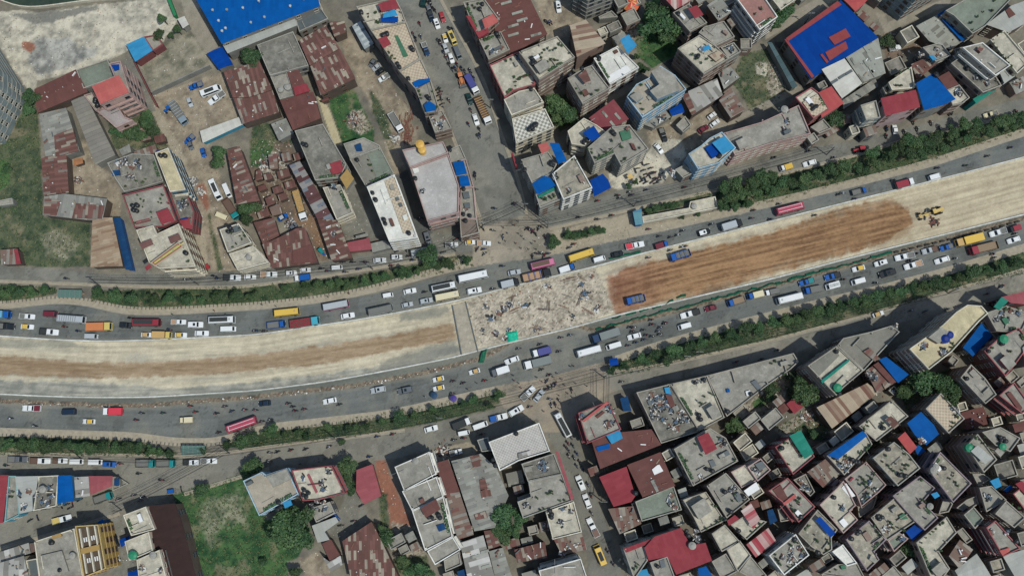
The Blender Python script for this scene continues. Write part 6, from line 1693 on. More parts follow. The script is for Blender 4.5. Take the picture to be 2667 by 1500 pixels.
for B in BLD:
    h = B['h']; sheetroof = B['roof'] in SHEETS; zz = 0 if B['g'] else h
    W = [at(p[0], p[1], zz) for p in B['p']]; c = sum(W, Vector((0, 0, 0))) / len(W); c.z = 0
    P = ccw(local(W, c)); A = abs(area2(P)); NB += 1; rr = random.Random(NB * 13 + 5)
    open_ = B['wall'] == 'none'
    kind = 'canopy_shelter' if open_ else 'metal_shed' if sheetroof and h <= 8.6 else 'tower_block' if h >= 19 else 'house'
    cat = {'canopy_shelter': 'canopy', 'metal_shed': 'shed', 'tower_block': 'building', 'house': 'house'}[kind]
    root = empty(kind, (c.x, c.y, 0)); B['root'] = root
    tag(root, B['lab'], cat, {'canopy_shelter': 'canopies and tarpaulins', 'metal_shed': 'metal roofed sheds', 'tower_block': 'tall blocks', 'house': 'city houses'}[kind])
    wm = WM[B['wall']]; em = EDGE[EDGEOF.get(B['wall'], B['wall']) if EDGEOF.get(B['wall'], B['wall']) in EDGE else 'grey']
    deck = h
    if open_:
        for i, p in enumerate(inset(P, .3)):
            b = MB(); b.cyl(p, .06, 0, h - .05, 6); b.build('post', steel_m, root)
        sheet_roof(P, h, M[B['roof']], root, 'roof', .10 if len(P) == 4 else 0)
        continue
    if sheetroof:
        b = MB(); b.prism(inset(P, .25), 0, h - .12, 0, top=True, bottom=False); b.build('wall', wm, root, uv=True)
        b = None
        if B['roof'] in ('r', 'rm', 'rg', 'r3', 'gs', 'wg', 'mr', 'gp') and A > 25:
            b = MB(); xs = [p[0] for p in P]; ys = [p[1] for p in P]
            for k in range(int(min(60, 8 + A / 6))):
                x, y = rr.uniform(min(xs), max(xs)), rr.uniform(min(ys), max(ys))
                if not inpoly1(x, y, inset(P, .5)): continue
                a_ = rr.uniform(0, 3.14); L_ = rr.choice((.2, .3, .3, .5, 1.6)); z_ = h + (0 if (B['sub'] or B['SK'] or len(P) != 4) else .55)
                b.obox((x, y), (math.cos(a_), math.sin(a_)), L_, min(.3, L_ * .7), h - .1, z_ + rr.uniform(.12, .3), rr.randrange(4))
        sheet_roof(P, h, M[B['roof']], root, 'roof', 0 if (B['sub'] or B['SK']) else .045 if h < 9 else .02, extra=b)
    else:
        deck = h - .7; b = MB(); b.prism(P, 0, deck - .02, 0, top=False, bottom=False); b.build('wall', wm, root, uv=True)
        u, v, uf = uvframe(P); b = MB(); b.face([(*p, deck) for p in inset(P, .05)], 0, [uf(p) for p in inset(P, .05)]); b.build('roof', M[B['roof']], root, uv=True)
        I = inset(P, .22); O = inset(P, -.06); b = MB()
        for i in range(len(P)):
            j = (i + 1) % len(P)
            b.face([(*O[i], h), (*O[j], h), (*I[j], h), (*I[i], h)]); b.face([(*I[j], h), (*I[j], deck - .05), (*I[i], deck - .05), (*I[i], h)])
            b.face([(*O[i], deck - .25), (*O[j], deck - .25), (*O[j], h), (*O[i], h)]); b.face([(*O[j], deck - .25), (*O[i], deck - .25), (*P[i], deck - .25), (*P[j], deck - .25)])
        b.build('parapet', em, root)
    # storeys: bands, windows, balconies on the walls that face open air towards the middle of the picture
    if h >= 5.5 and B['wall'] not in ('none',):
        nf = max(1, int(round(h / 3.1))); fh = (deck if not sheetroof else h - .4) / nf; nwin = 0
        if h > 6.5 and not sheetroof:
            b = MB(); O = inset(P, -.12)
            for k in range(1, nf):
                z = k * fh; b.prism(O, z - .12, z + .12, 0)
            b.build('floor_band', em, root)
        edges = []
        for i in range(len(P)):
            a, d = Vector(P[i]), Vector(P[(i + 1) % len(P)]); L = (d - a).length
            if L < 2.4: continue
            n = Vector(((d - a).y, -(d - a).x)).normalized(); mid = (a + d) / 2 + Vector((c.x, c.y))
            f = n.dot((NADIR - mid).normalized())
            if f > .05: edges.append((f, a, d, L, n))
        edges.sort(key=lambda e: -e[0]); wmi = win_meshes[rr.randrange(3)]; balc = (not sheetroof and h > 8 and rr.random() < .5 and B['wall'] != 'brick' and B['roof'] != 'yb')
        for ei, (f, a, d, L, n) in enumerate(edges):
            u = (d - a).normalized(); rz = math.atan2(u.y, u.x); k = max(1, int(L / 2.9)); big = 'tower' in kind
            for fl in range(nf):
                if balc and ei == 0 and fl > 0:
                    z = fl * fh; m_ = (a + d) / 2 + n * .5; b = MB(); b.obox((m_.x, m_.y), (u.x, u.y), L * .9, 1.0, z - .08, z + .1); b.build('balcony', em, root)
                    b = MB(); m_ = (a + d) / 2 + n * .97; b.obox((m_.x, m_.y), (u.x, u.y), L * .9, .07, z + .1, z + .95); b.build('railing', em if rr.random() < .5 else steel_m, root)
                for q in range(k):
                    if nwin >= 56 or (B['wall'] == 'brick' and rr.random() < .45) or rr.random() < .12 or (sheetroof and (q % 2 or h < 7)): continue
                    t = (q + .5) / k * L; p = a + u * t + n * (.04 - (.25 if sheetroof else 0)); ww = min(1.5, L / k * .62)
                    o = bpy.data.objects.new('window', wmi[0]); o.location = (p.x, p.y, fl * fh + fh * .52); o.rotation_euler = (0, 0, rz); o.scale = (ww, 1, min(1.4, fh * .48)); link(o, root)
                    g = bpy.data.objects.new('pane', wmi[1]); link(g, o); nwin += 1
    # overlays
    for dh, mt, q in B['sub']:
        z = h + dh if (dh >= 1.3 or sheetroof) else (deck + dh + .04); Q = ccw(local([at(p[0], p[1], z) for p in q], c))
        if mt in SHEETS and not sheetroof and dh >= 1.3:
            sheet_roof(Q, z, M[mt], root, 'roof_canopy', .03, .06)
            for p in inset(Q, .2):
                b = MB(); b.cyl(p, .05, deck, z - .1, 5); b.build('canopy_post', steel_m, root)
        elif dh >= 1.3 and not sheetroof:
            b = MB(); u, v, uf = uvframe(Q); b.prism(inset(Q, .12), deck, z - .16, 0, top=False, bottom=False); b.build('stair_house', wm if B['wall'] != 'brick' else em, root)
            b = MB(); b.prism(Q, z - .16, z, 0, uvf=uf); b.build('stair_house_roof', M[mt], root, uv=True)
        else:
            b = MB(); u, v, uf = uvframe(Q); b.prism(Q, (deck if not sheetroof else h - .1), z if not sheetroof else z + .12, 0, bottom=False, uvf=uf); b.build('roof_panel', M[mt], root, uv=True)
    for q in B['SK']:
        z = h + .3; p = at(q[0], q[1], z); u, v, _ = uvframe(P); b = MB(); b.obox((p.x - c.x, p.y - c.y), (v.x, v.y), min(5.5, max(2.5, A ** .5 * .22)), .8, h, z)
        b.build('skylight', M['dg'] if B['roof'] == 'ws' else M['gp'], root, uv=True)
    for q in B['V']:
        p = at(q[0], q[1], h + 1.0); b = MB(); x, y = p.x - c.x, p.y - c.y
        b.cyl((x, y), .25, h - .1, h + .7, 8); b.cyl((x, y), .3, h + .7, h + .95, 12, r2=.45); b.cyl((x, y), .45, h + .95, h + 1.25, 12, r2=.2); b.build('roof_vent', M['si'], root, uv=True)
    for x in B['x']:
        if x[0] == 'BB':
            z = h + 2.2; Q = ccw(local([at(p[0], p[1], z) for p in x[1]], c)); bb = empty('billboard', (c.x, c.y, 0)); tag(bb, 'long yellow-green billboard with red border on the cream corner block roof', 'billboard')
            b = MB(); b.prism(Q, z - .25, z, 0); b.build('frame', simple('billboard_frame', c_(170, 150, 120), .6), bb)
            b = MB(); q2 = inset(Q, .35); b.face([(*p, z + .02) for p in q2]); b.build('border', M['rd'], bb, uv=True, fix=False)
            b = MB(); q2 = inset(Q, .62); b.face([(*p, z + .04) for p in q2]); b.build('panel', simple('billboard_face', c_(146, 150, 92), .5, 0, .1), bb, fix=False)
            s0 = Vector(Q[0]); far = max(Q, key=lambda p: (Vector(p) - s0).length); mid0 = min(Q, key=lambda p: p[0] * 1 + p[1]); cc = Vector((0, 0))
            for p in Q: cc += Vector(p) / 4
            e0 = max([(Vector(Q[(i + 1) % 4]) - Vector(Q[i])) for i in range(4)], key=lambda v_: v_.length).normalized()
            if e0.x > 0: e0 = -e0
            b = MB(); q = cc + e0 * 6.6; b.obox((q.x, q.y), (e0.x, e0.y), 1.8, 1.3, z + .04, z + .07); b.build('red_emblem', M['rd'], bb, uv=True)
            for kx, L in ((-4.4, 3.6), (-.2, 3.4), (3.4, 2.2)):
                b = MB(); q = cc + e0 * kx; b.obox((q.x, q.y), (e0.x, e0.y), L, .28, z + .04, z + .06); b.build('lettering_line', simple('billboard_letters', c_(196, 170, 60), .5), bb)
            for p in inset(Q, .5):
                b = MB(); b.cyl(p, .07, deck, z - .25, 6); b.build('post', steel_m, bb)
        else:
            e = sorted([(P[i], P[(i + 1) % len(P)]) for i in range(len(P))], key=lambda s_: s_[0][1] + s_[1][1])[0]; b = MB(); add_wallpanel(b, e[0], e[1], 5.2, 7.4, .15, .2); s = b.build('shop_sign', simple('sign_green', c_(14, 84, 60), .5), root)
            d = Vector(e[1]) - Vector(e[0]); u = d.normalized(); n = Vector((u.y, -u.x)); b = MB()
            for k in range(14):
                p = Vector(e[0]) + u * (d.length * (.12 + .055 * k)) + n * .37
                if k % 5 != 4: b.obox((p.x, p.y), (u.x, u.y), .32, .04, 5.9, 6.6)
            b.build('sign_lettering', M['ww'], s)
            b = MB(); add_wallpanel(b, e[0], e[1], 7.6, 8.8, .15, .12); b.build('shop_fascia', M['ww'], root)
    # auto stair house on larger plain terraces
    if not sheetroof and h >= 8 and A > 90 and not B['sub'] and rr.random() < .75 and B['roof'] not in ('cy', 'pk', 'gg'):
        u, v, uf = uvframe(P); I = inset(P, 2.3); q = min(I, key=lambda p: p[1] * .6 - p[0] * .4 * rr.choice((-1, 1))); cen = Vector((sum(p[0] for p in P) / len(P), sum(p[1] for p in P) / len(P)))
        q = Vector(q).lerp(cen, .12); b = MB(); b.obox((q.x, q.y), (u.x, u.y), 3.4, 2.6, deck, h + 1.5); b.build('stair_house', em, root)
        b = MB(); b.obox((q.x, q.y), (u.x, u.y), 3.9, 3.0, h + 1.5, h + 1.66); b.build('stair_house_roof', M['c'], root, uv=True)
    if B['roof'] == 'yb':
        u, v, uf = uvframe(P); cen = Vector((sum(p[0] for p in P) / 4, sum(p[1] for p in P) / 4)); Lh = 13
        for s_ in (-2.2, 0, 2.2):
            b = MB(); q = cen + v * s_; b.obox((q.x, q.y), (u.x, u.y), Lh * 1.0, .35, deck, h + .2); b.build('court_wall', EDGE['cream'], root)
        for s_ in (-1.1, 1.1):
            for t_ in range(-2, 3):
                if t_ % 2:
                    b = MB(); q = cen + v * s_ + u * (t_ * 3.0)
                    for w_ in (-.35, .3): b.obox((q.x + v.x * w_, q.y + v.y * w_), (u.x, u.y), 1.3, .3, deck + .02, deck + .5)
                    b.build('bench_row', M['ww'], root)
        b = MB(); b.obox((cen.x, cen.y), (v.x, v.y), 5.4, 1.6, deck, h + .3); b.build('cross_gallery', M['oc'], root)
    elif not sheetroof and A > 45 and B['roof'] not in ('cy', 'gg', 'ct', 'ck', 'ws2', 'pk') and h > 5:
        u, v, uf = uvframe(P); n_ = int(min(9, 2 + A / 45)); sh = [Vector(q) for q in inset(P, 1.2)]; cen = sum(sh, Vector((0, 0))) / len(sh)
        def rp(): q = sh[rr.randrange(len(sh))].lerp(sh[rr.randrange(len(sh))], rr.random()); return q.lerp(cen, rr.uniform(0, .45))
        for k in range(1 + int(A / 130)):
            q = rp(); d = u if rr.random() < .5 else v; b = MB(); b.obox((q.x, q.y), (d.x, d.y), rr.uniform(2.5, min(7, A ** .5 * .45)), .2, deck, deck + rr.uniform(.4, 1.0)); b.build('low_wall', em, root)
        for k in range(n_ // 2):
            q = Vector(inset(P, .5)[rr.randrange(len(P))]).lerp(Vector(inset(P, .5)[rr.randrange(len(P))]), rr.choice((0, 0, .5))); b = MB(); b.obox((q.x, q.y), (u.x, u.y), .35, .35, deck, h + rr.uniform(.3, 1.0)); b.build('column_stub', em, root)
        q = rp(); d = v if rr.random() < .5 else u; b = MB(); b.tube((q.x, q.y, deck + .2), (q.x + d.x * 4, q.y + d.y * 4, deck + .2), .06); b.build('pipe', steel_m, root)
        for k in range(int(A / 170) + (rr.random() < .55)):
            q = rp(); b = MB(); b.obox((q.x, q.y), (u.x, u.y), rr.uniform(1.2, 2.6), rr.uniform(.8, 1.8), deck + .01, deck + rr.uniform(.5, 1.6)); b.build('roof_shed', rr.choice((M['dg'], M['gs'], M['r'], M['c'], WM['brick'], M['ww'])), root, uv=True)
        if rr.random() < .5 and B['h'] > 8:
            b = MB(); e = rr.randrange(len(P)); a_, d_ = Vector(inset(P, .75)[e]), Vector(inset(P, .75)[(e + 1) % len(P)]); mm = (a_ + d_) / 2; dd = (d_ - a_); Lp = dd.length * rr.uniform(.4, .85); dd.normalize()
            for k in range(int(Lp * 22)):
                t_ = rr.uniform(-Lp / 2, Lp / 2); q = mm + dd * t_ + Vector((-dd.y, dd.x)) * rr.uniform(-.4, .4); s_ = rr.uniform(.1, .28); z_ = deck + rr.uniform(.3, .9); an = rr.uniform(0, 6.28)
                b.face([(q.x + s_ * math.cos(an + w_), q.y + s_ * math.sin(an + w_), z_ + rr.uniform(-.1, .1)) for w_ in (0, 1.57, 3.14, 4.71)], rr.randrange(2))
            b.build('planting_bed', [GB1, GB2], root, fix=False)
            b = MB(); b.obox((mm.x, mm.y), (dd.x, dd.y), Lp, .7, deck, deck + .3); b.build('planter', em, root)
    pl = 'on ' + short(B['lab'], 8)
    TN = {'K': ('black water tank', 'black plastic water tanks on the rooftops'), 'K2': ('grey round tank', 'grey round tanks and dishes'), 'KG': ('green dome tank', 'green dome water tanks'), 'KY': ('yellow water tank', 'yellow water tanks'), 'KB': ('dark blue tank', 'dark blue water tanks')}
    for k, q in B['K']:
        kk = k; p = at(q[0], q[1], deck + 1); p.z = deck + .05; o = bpy.data.objects.new('water_tank', TANKS[kk]); o.location = p; link(o)
        s = rr.uniform(.9, 1.15); o.scale = (s, s, s); later(o, q[0], q[1], TN[k][0], pl, 'water tank', TN[k][1])
    for q in B['P']: add_plant(q[0], q[1], deck + .02, pl)
    for q in B['J']:
        p = at(q[0], q[1], deck + .2); p.z = deck + .03; o = bpy.data.objects.new('scrap_pile', R0.choice(JUNK)); o.location = p; o.rotation_euler = (0, 0, rr.uniform(0, 6)); link(o)
        later(o, q[0], q[1], 'scrap pile', pl, 'scrap pile', 'scrap piles on roofs and yards')
# ------------------------------------------------------------------ trees
for i, (px, py, r, h) in enumerate(TREES):
    r = r * .195; p0 = at(px, py, h * .65); rr = random.Random(i); h = max(2.2, h * .85)
    root = empty('tree', (p0.x, p0.y, 0), rr.uniform(0, 6.28)); cz = h - r * .62
    o = bpy.data.objects.new('crown', CROWNS[i % 6]); k_ = rr.uniform(.8, 1.12); o.scale = (r * k_ * rr.uniform(.95, 1.25), r * k_ * rr.uniform(.9, 1.15), r * .88); o.location = (0, 0, max(cz, r * .6)); link(o, root)
    b = MB(); n = 7; zt = max(cz, r * .6)
    b.cyl((0, 0), .13 + r * .035, 0, zt, n, r2=.06 + r * .01)
    for k in range(4):
        a = rr.uniform(0, 6.28); b.tube((0, 0, zt * .6), (math.cos(a) * r * .5, math.sin(a) * r * .5, zt + r * .15), .05)
    b.build('trunk', bark, root)
    big = 'big dark tree' if r > 4 else 'round green tree' if r > 2.2 else 'small green tree' if r > 1.4 else 'low bush'
    if px < 1240 and 640 < py < 805: pl = 'in the upper left tree belt'
    elif px > 1840 and 200 < py < 560: pl = 'in the upper right tree belt'
    elif px > 1560 and 630 < py < 1000 and r < 3.6: pl = 'in the lower right tree belt'
    elif px < 1340 and 1020 < py < 1185: pl = 'in the lower left tree belt'
    else: pl = place_of(px, py)
    later(root, px, py, big, pl, 'tree' if r > 1.4 else 'bush', 'belt trees' if 'belt' in pl else 'garden trees and bushes')
def tufts(name, polys, n, seed, hmax, colr, lab):
    r = random.Random(seed); b = MB(); k = 0
    for P in polys:
        xs = [p[0] for p in P]; ys = [p[1] for p in P]; A = (max(xs) - min(xs)) * (max(ys) - min(ys))
        for _ in range(int(n * A / 10000)):
            x, y = r.uniform(min(xs), max(xs)), r.uniform(min(ys), max(ys))
            if x < -20 or x > 2690 or y < -20 or y > 1520 or not inpoly1(x, y, P): continue
            p = at(x, y, 0); s = r.uniform(.12, .42); hh = r.uniform(.1, hmax); a = r.uniform(0, 6.3)
            for q in range(3):
                an = a + q * 2.1; b.face([(p.x + s * math.cos(an), p.y + s * math.sin(an), hh), (p.x + s * math.cos(an + 1), p.y + s * math.sin(an + 1), hh * .7), (p.x, p.y, .02)], r.randrange(3)); k += 1
    o = b.build(name, colr, fix=False); tag(o, kind='stuff'); o['label'] = lab; o['category'] = 'undergrowth' if 'under' in name else 'grass'; return o
gm3 = [simple('undergrowth_dark', (.012, .042, .018), .8), simple('undergrowth_mid', (.035, .085, .028), .8), simple('undergrowth_dry', (.12, .12, .05), .8)]
tufts('undergrowth', [P for z, P in ZONES if z == 'belt'], 300, 3, .6, gm3, 'dense low undergrowth covering the tree belts beside the roads')
tufts('grass', [P for z, P in ZONES if z in ('grass', 'weeds')], 240, 4, .4, gm3, 'rough green grass and weeds on the empty plots')
stone_m = [simple('stone_pale', c_(164, 154, 136), .9), simple('stone_dark', c_(112, 100, 86), .9), simple('stone_brick', c_(140, 92, 74), .9), simple('stone_white', c_(214, 210, 202), .9)]
def rubble(name, polys, n, seed, lab, smin=.08, smax=.45, z0=0.0):
    r = random.Random(seed); b = MB()
    for P in polys:
        xs = [p[0] for p in P]; ys = [p[1] for p in P]; A = (max(xs) - min(xs)) * (max(ys) - min(ys))
        for _ in range(int(n * A / 10000)):
            x, y = r.uniform(min(xs), max(xs)), r.uniform(min(ys), max(ys))
            if not inpoly1(x, y, P): continue
            p = at(x, y, 0); a = r.uniform(0, 3.14); L = r.uniform(smin, smax)
            b.obox((p.x, p.y), (math.cos(a), math.sin(a)), L, L * r.uniform(.3, 1), z0, z0 + L * r.uniform(.3, .7), r.choice((0, 0, 1, 1, 2, 3)))
    o = b.build(name, stone_m, fix=False); tag(o, kind='stuff'); o['label'] = lab; o['category'] = 'rubble'
rubble('rubble', [P for z, P in ZONES if z in ('rubble', 'dirtdark')], 130, 8, 'loose stones and brick rubble spread over the building plots')
rubble('rubble', [P for z, P in ZONES if z in ('dirt', 'dry', 'dirtorange', 'redearth', 'dirtpale', 'beige', 'conc')], 110, 9, 'scattered litter and stones over the dirt yards', .06, .3)
rubble('litter', [[(1700, 1040), (2667, 960), (2667, 1500), (1600, 1500)]], 45, 14, 'litter and loose bricks in the alleys of lower right block', .1, .6)
rubble('debris', [slab], 90, 10, 'building debris strewn over the unfinished concrete deck', .07, .5)
sp_ = [(p[0], p[1] + 1) for p in RL_T if 0 <= p[0] <= 1300]; rubble('verge_stones', [[(x, y - 8) for x, y in sp_] + [(x, y) for x, y in sp_[::-1]]], 350, 11, 'line of broken stones along the top edge of the lower carriageway', .1, .5)
for i, (k, q, rx, ry) in enumerate(HEAPS):
    kinds = {'brickheap': (4, 4, 0), 'rubble': (2, 2, 1, 0), 'scrap': (0, 1, 2, 4, 5), 'timber': (0, 0, 0), 'darksoil': (5, 4)}[k]; p = at(*q)
    me = junk_mesh(100 + i, max(rx, ry) * .26, 90 if k != 'darksoil' else 60, kinds, 1.2 if k != 'timber' else 3.4); me.name = 'heap'
    o = bpy.data.objects.new('rubble_heap' if k in ('rubble', 'brickheap') else 'scrap_heap', me); o.location = p; o.scale = (1, ry / rx if rx < ry else 1, .8); link(o)
    later(o, *q, {'brickheap': 'red brick heap', 'rubble': 'white rubble heap', 'scrap': 'mixed scrap heap', 'timber': 'timber heap', 'darksoil': 'dark soil heap'}[k], place_of(*q), 'heap', 'heaps on the yards')
# deck, beams and scattered building material
dk = [at(*p) for p in tz((667, 750), [(1975, 175), (2108, 140), (2232, 640), (2068, 672)])]
b = MB(); b.prism(ccw([(p.x, p.y) for p in dk]), 0, .22, 0); tag(b.build('bridge_deck', concrete('deck_concrete', c_(176, 164, 142), .35)), kind='structure')
for a_, c2_, lb in (((1975, 175), (2068, 672), 'left'), ((2108, 140), (2232, 640), 'right')):
    q = tz((667, 750), [a_, c2_]); A_, C_ = at(*q[0]), at(*q[1]); d = C_ - A_; b = MB(); m_ = (A_ + C_) / 2; b.obox((m_.x, m_.y), (d.normalized().x, d.normalized().y), d.length, .35, .22, .55)
    tag(b.build('deck_beam', M['dg']), f'{lb} one of the two dark edge beams of the deck strip', 'beam', 'deck edge beams')
r = random.Random(77)
for i in range(34):
    while True:
        x, y = r.uniform(1225, 1600), r.uniform(700, 905)
        if inpoly1(x, y, [(1262, 775), (1545, 706), (1590, 808), (1500, 845), (1255, 895)]): break
    if i < 20:
        p = at(x, y); o = bpy.data.objects.new('scrap_pile', JUNK[i % 9]); o.location = p; o.rotation_euler = (0, 0, r.uniform(0, 6)); s = r.uniform(.6, 1.5); o.scale = (s, s, s * .7); link(o); later(o, x, y, 'scrap pile', 'on the debris covered deck', 'scrap pile', 'scrap piles on roofs and yards')
    else:
        b = MB(); a = r.choice((.15, 1.4, -.3)) + r.uniform(-.3, .3)
        for k in range(5): b.obox((r.uniform(-.5, .5), r.uniform(-.5, .5)), (math.cos(a + r.uniform(-.12, .12)), math.sin(a)), r.uniform(2, 5.5), .1, .05 * k, .05 * k + .1, r.choice((0, 1, 4)))
        o = b.build('rebar_bundle', JC, loc=at(x, y)); later(o, x, y, 'bundle of poles', 'on the debris covered deck', 'pole bundle', 'bundles of poles on the deck')
def cloth(name, P, z, mat, lab, cat, drop=.5):
    Q = [at(p[0], p[1], z) for p in P]; b = MB(); n = 6; r = random.Random(len(lab)); g = {}
    for i in range(n + 1):
        for j in range(n + 1):
            u, v = i / n, j / n; p = (Q[0].lerp(Q[1], u)).lerp(Q[3].lerp(Q[2], u), v); e = min(u, 1 - u, v, 1 - v); g[i, j] = (p.x, p.y, z * (.25 if e == 0 else .8) + r.uniform(-.12, .15) * z)
    for i in range(n):
        for j in range(n): b.face([g[i, j], g[i + 1, j], g[i + 1, j + 1], g[i, j + 1]])
    o = b.build(name, mat, smooth=False); tag(o, lab, cat); return o
teal = simple('tarp_turquoise', c_(20, 172, 136), .5, 0, .2); netg = simple('netting_green', c_(12, 104, 74), .85, 0, .4)
cloth('tarpaulin', tz((1334, 750), [(-65, 445), (50, 425), (65, 520), (-40, 552)]), .9, teal, 'bright turquoise tarpaulin sheet at lower edge of the debris deck', 'tarpaulin')
cloth('safety_net', tz((667, 750), [(2270, 625), (2325, 605), (2290, 745), (2235, 750)]), 1.6, netg, 'dark green safety net curtain at lower left corner of the deck', 'net')
cloth('umbrella_cover', tz((1334, 375), [(40, 140), (46, 140), (46, 146), (40, 146)]), .5, teal, 'small turquoise cloth scrap at the junction', 'cloth') if False else None
def fence_line(name, P, hgt, mat, lab, cat, wob=.3, gap=0):
    W = resample([p for p in P], 1.3); r = random.Random(3); b = MB()
    off = [(p.x + r.uniform(-wob, wob), p.y + r.uniform(-wob, wob)) for p in W]
    for i, (a, c) in enumerate(zip(off, off[1:])):
        if gap and i % gap == 0: continue
        k = r.uniform(.3, .9); d = (Vector(c) - Vector(a)).normalized(); n = Vector((-d.y, d.x)) * k
        b.face([(*a, .03), (*c, .03), (c[0] + n.x * .4, c[1] + n.y * .4, hgt), (a[0] + n.x * .4, a[1] + n.y * .4, hgt * .8)]); b.face([(a[0] + n.x * .4, a[1] + n.y * .4, hgt * .8), (c[0] + n.x * .4, c[1] + n.y * .4, hgt), (c[0] + n.x, c[1] + n.y, hgt * .3), (a[0] + n.x, a[1] + n.y, hgt * .3)])
    o = b.build(name, mat, fix=False); tag(o, lab, cat)
fence_line('safety_netting', tz((1334, 750), [(850, 430), (1000, 385), (1300, 300), (1700, 210), (2000, 130), (2576, -20)]) + tz((2000, 375), [(250, 1375), (560, 1280), (900, 1195), (1250, 1100)]), .9, netg, 'long torn green safety netting along the lower carriageway', 'netting')
fence_line('safety_netting', tz((1334, 750), [(960, 325), (1200, 265), (1500, 190), (1740, 80)]), .8, netg, 'shorter upper green netting beside the brown earthworks', 'netting', .25, 3)
fence_line('safety_netting', tz((1334, 375), [(980, 1165), (1130, 1130), (1290, 1095)]), .8, netg, 'short green netting beside the black hatchback on the upper barrier', 'netting', .12)
BP = resample(tz((2000, 375), [(1290, 1088), (1600, 1015), (1900, 945), (2200, 870), (2576, 765)]), 2.4); cb = MB(); cb.box(-.75, .75, -.25, .25, 0, .45); cb.box(-.75, .75, -.12, .12, .45, .8); cm = cb.mesh('road_block', [simple('road_block_dark', c_(60, 62, 56), .9, 0, .4)])
for i, p in enumerate(BP[:-1]):
    d = BP[i + 1] - p; o = bpy.data.objects.new('road_block', cm); o.location = p; o.rotation_euler = (0, 0, math.atan2(d.y, d.x)); link(o); X_, Y_ = project(np.array([p.x]), np.array([p.y])); later(o, float(X_[0]), float(Y_[0]), 'dark road block', 'in the row above the lower carriageway', 'road block', 'road blocks along the lower carriageway')
# boundary walls
WC = {'cream': 'cream', 'maroon': 'maroon', 'green': None, 'grey': 'grey'}
WLAB = ['curved cream wall with white top at the upper left corner', 'low maroon wall down the lane below the light blue hut', 'slanting bright green wall at the top edge', 'low grey wall under the light blue roofed hut', 'grey wall along the upper edge of the truck yard']
for i, (hh, cc, P) in enumerate(WALLS):
    W = resample(P, 2.0); W = [at(*p) for p in P] if len(P) < 4 else W; b = MB()
    for a, c in zip(W, W[1:]):
        d = c - a; u = d.normalized(); m_ = (a + c) / 2; b.obox((m_.x, m_.y), (u.x, u.y), d.length + .1, .3 if cc != 'green' else .9, 0, float(hh) + .002 * (W.index(a) % 2))
    tag(b.build('boundary_wall', EDGE['cream'] if cc == 'cream' else simple('wall_green_paint', c_(10, 120, 70), .6) if cc == 'green' else WM[cc], uv=False), WLAB[i], 'wall')
# bus shelters
gl_m, gnt_, gb_ = newmat('shelter_glass', .2, 0, c_(92, 122, 110)); gb_.inputs['Alpha'].default_value = 0.82
for i, P in enumerate(SHELT):
    Q = [at(p[0], p[1], 3.0) for p in P]; c = sum(Q, Vector((0, 0, 0))) / 4; c.z = 0; L = ccw(local(Q, c)); root = empty('bus_shelter', c)
    tag(root, ['green glass roofed bus shelter beside the upper carriageway', 'grey-green glass roofed bus shelter beside the lower bus bay'][i], 'bus shelter', 'bus shelters')
    b = MB(); b.prism(L, 2.92, 3.0); b.build('roof', gl_m, root)
    for p in inset(L, .4): b = MB(); b.cyl(p, .07, .14, 2.92, 6); b.build('post', steel_m, root)
    for k in range(5):
        a, d = Vector(L[0]).lerp(Vector(L[1]), (k + .5) / 5), Vector(L[3]).lerp(Vector(L[2]), (k + .5) / 5); b = MB(); b.tube((*a, 3.03), (*d, 3.03), .05); b.build('roof_rib', steel_m, root)
    b = MB(); m_ = (Vector(L[0]) + Vector(L[1])) / 2 * .3; b.obox((0, .4), (1, 0), 7, .45, .45, .52); b.build('bench', JC[0], root)
# poles and wires
POLE = [(0, 375, 990, 1415), (0, 375, 2000, 1420), (667, 375, 1175, 1262), (667, 375, 2010, 1080), (667, 375, 2280, 850), (1334, 375, 125, 665), (1334, 375, 355, 845), (1334, 375, 1225, 630), (2000, 375, 590, 110), (1334, 750, 925, 900), (1334, 750, 1720, 712), (1334, 750, 1842, 668),
        (667, 750, 1860, 1315), (667, 1125, 790, 60), (0, 1125, 2310, 212), (0, 1125, 1540, 280), (0, 1125, 820, 265), (0, 1125, 270, 215), (0, 1125, 1225, 785), (2000, 750, 1810, 50), (667, 0, 2360, 1090), (2000, 0, 370, 240), (1334, 1125, 900, 690)]
pole_m = simple('pole_concrete', c_(120, 116, 106), .85, 0, .2); wire_m = simple('cable_black', c_(34, 36, 38), .7); PP = []
for ox, oy, x, y in POLE:
    px, py = ox + x / 3.862, oy + y / 3.862; p = at(px, py); root = empty('utility_pole', p); b = MB(); b.cyl((0, 0), .19, 0, 8.6, 8, r2=.12); b.build('pole', pole_m, root)
    for z in (7.6, 8.2): b = MB(); b.box(-1.0, 1.0, -.06, .06, z, z + .12); b.build('crossarm', steel_m, root)
    later(root, px, py, 'utility pole', 'along the frontage roads' if py > 300 else 'near the top edge', 'utility pole', 'utility poles'); PP.append(p)
pairs = [(0, 1), (1, 2), (2, 3), (3, 4), (4, 5), (5, 6), (6, 7), (7, 8), (9, 10), (10, 11), (11, 19), (9, 12), (12, 13), (13, 14), (14, 15), (15, 16), (16, 17), (14, 18), (6, 4), (9, 22)]
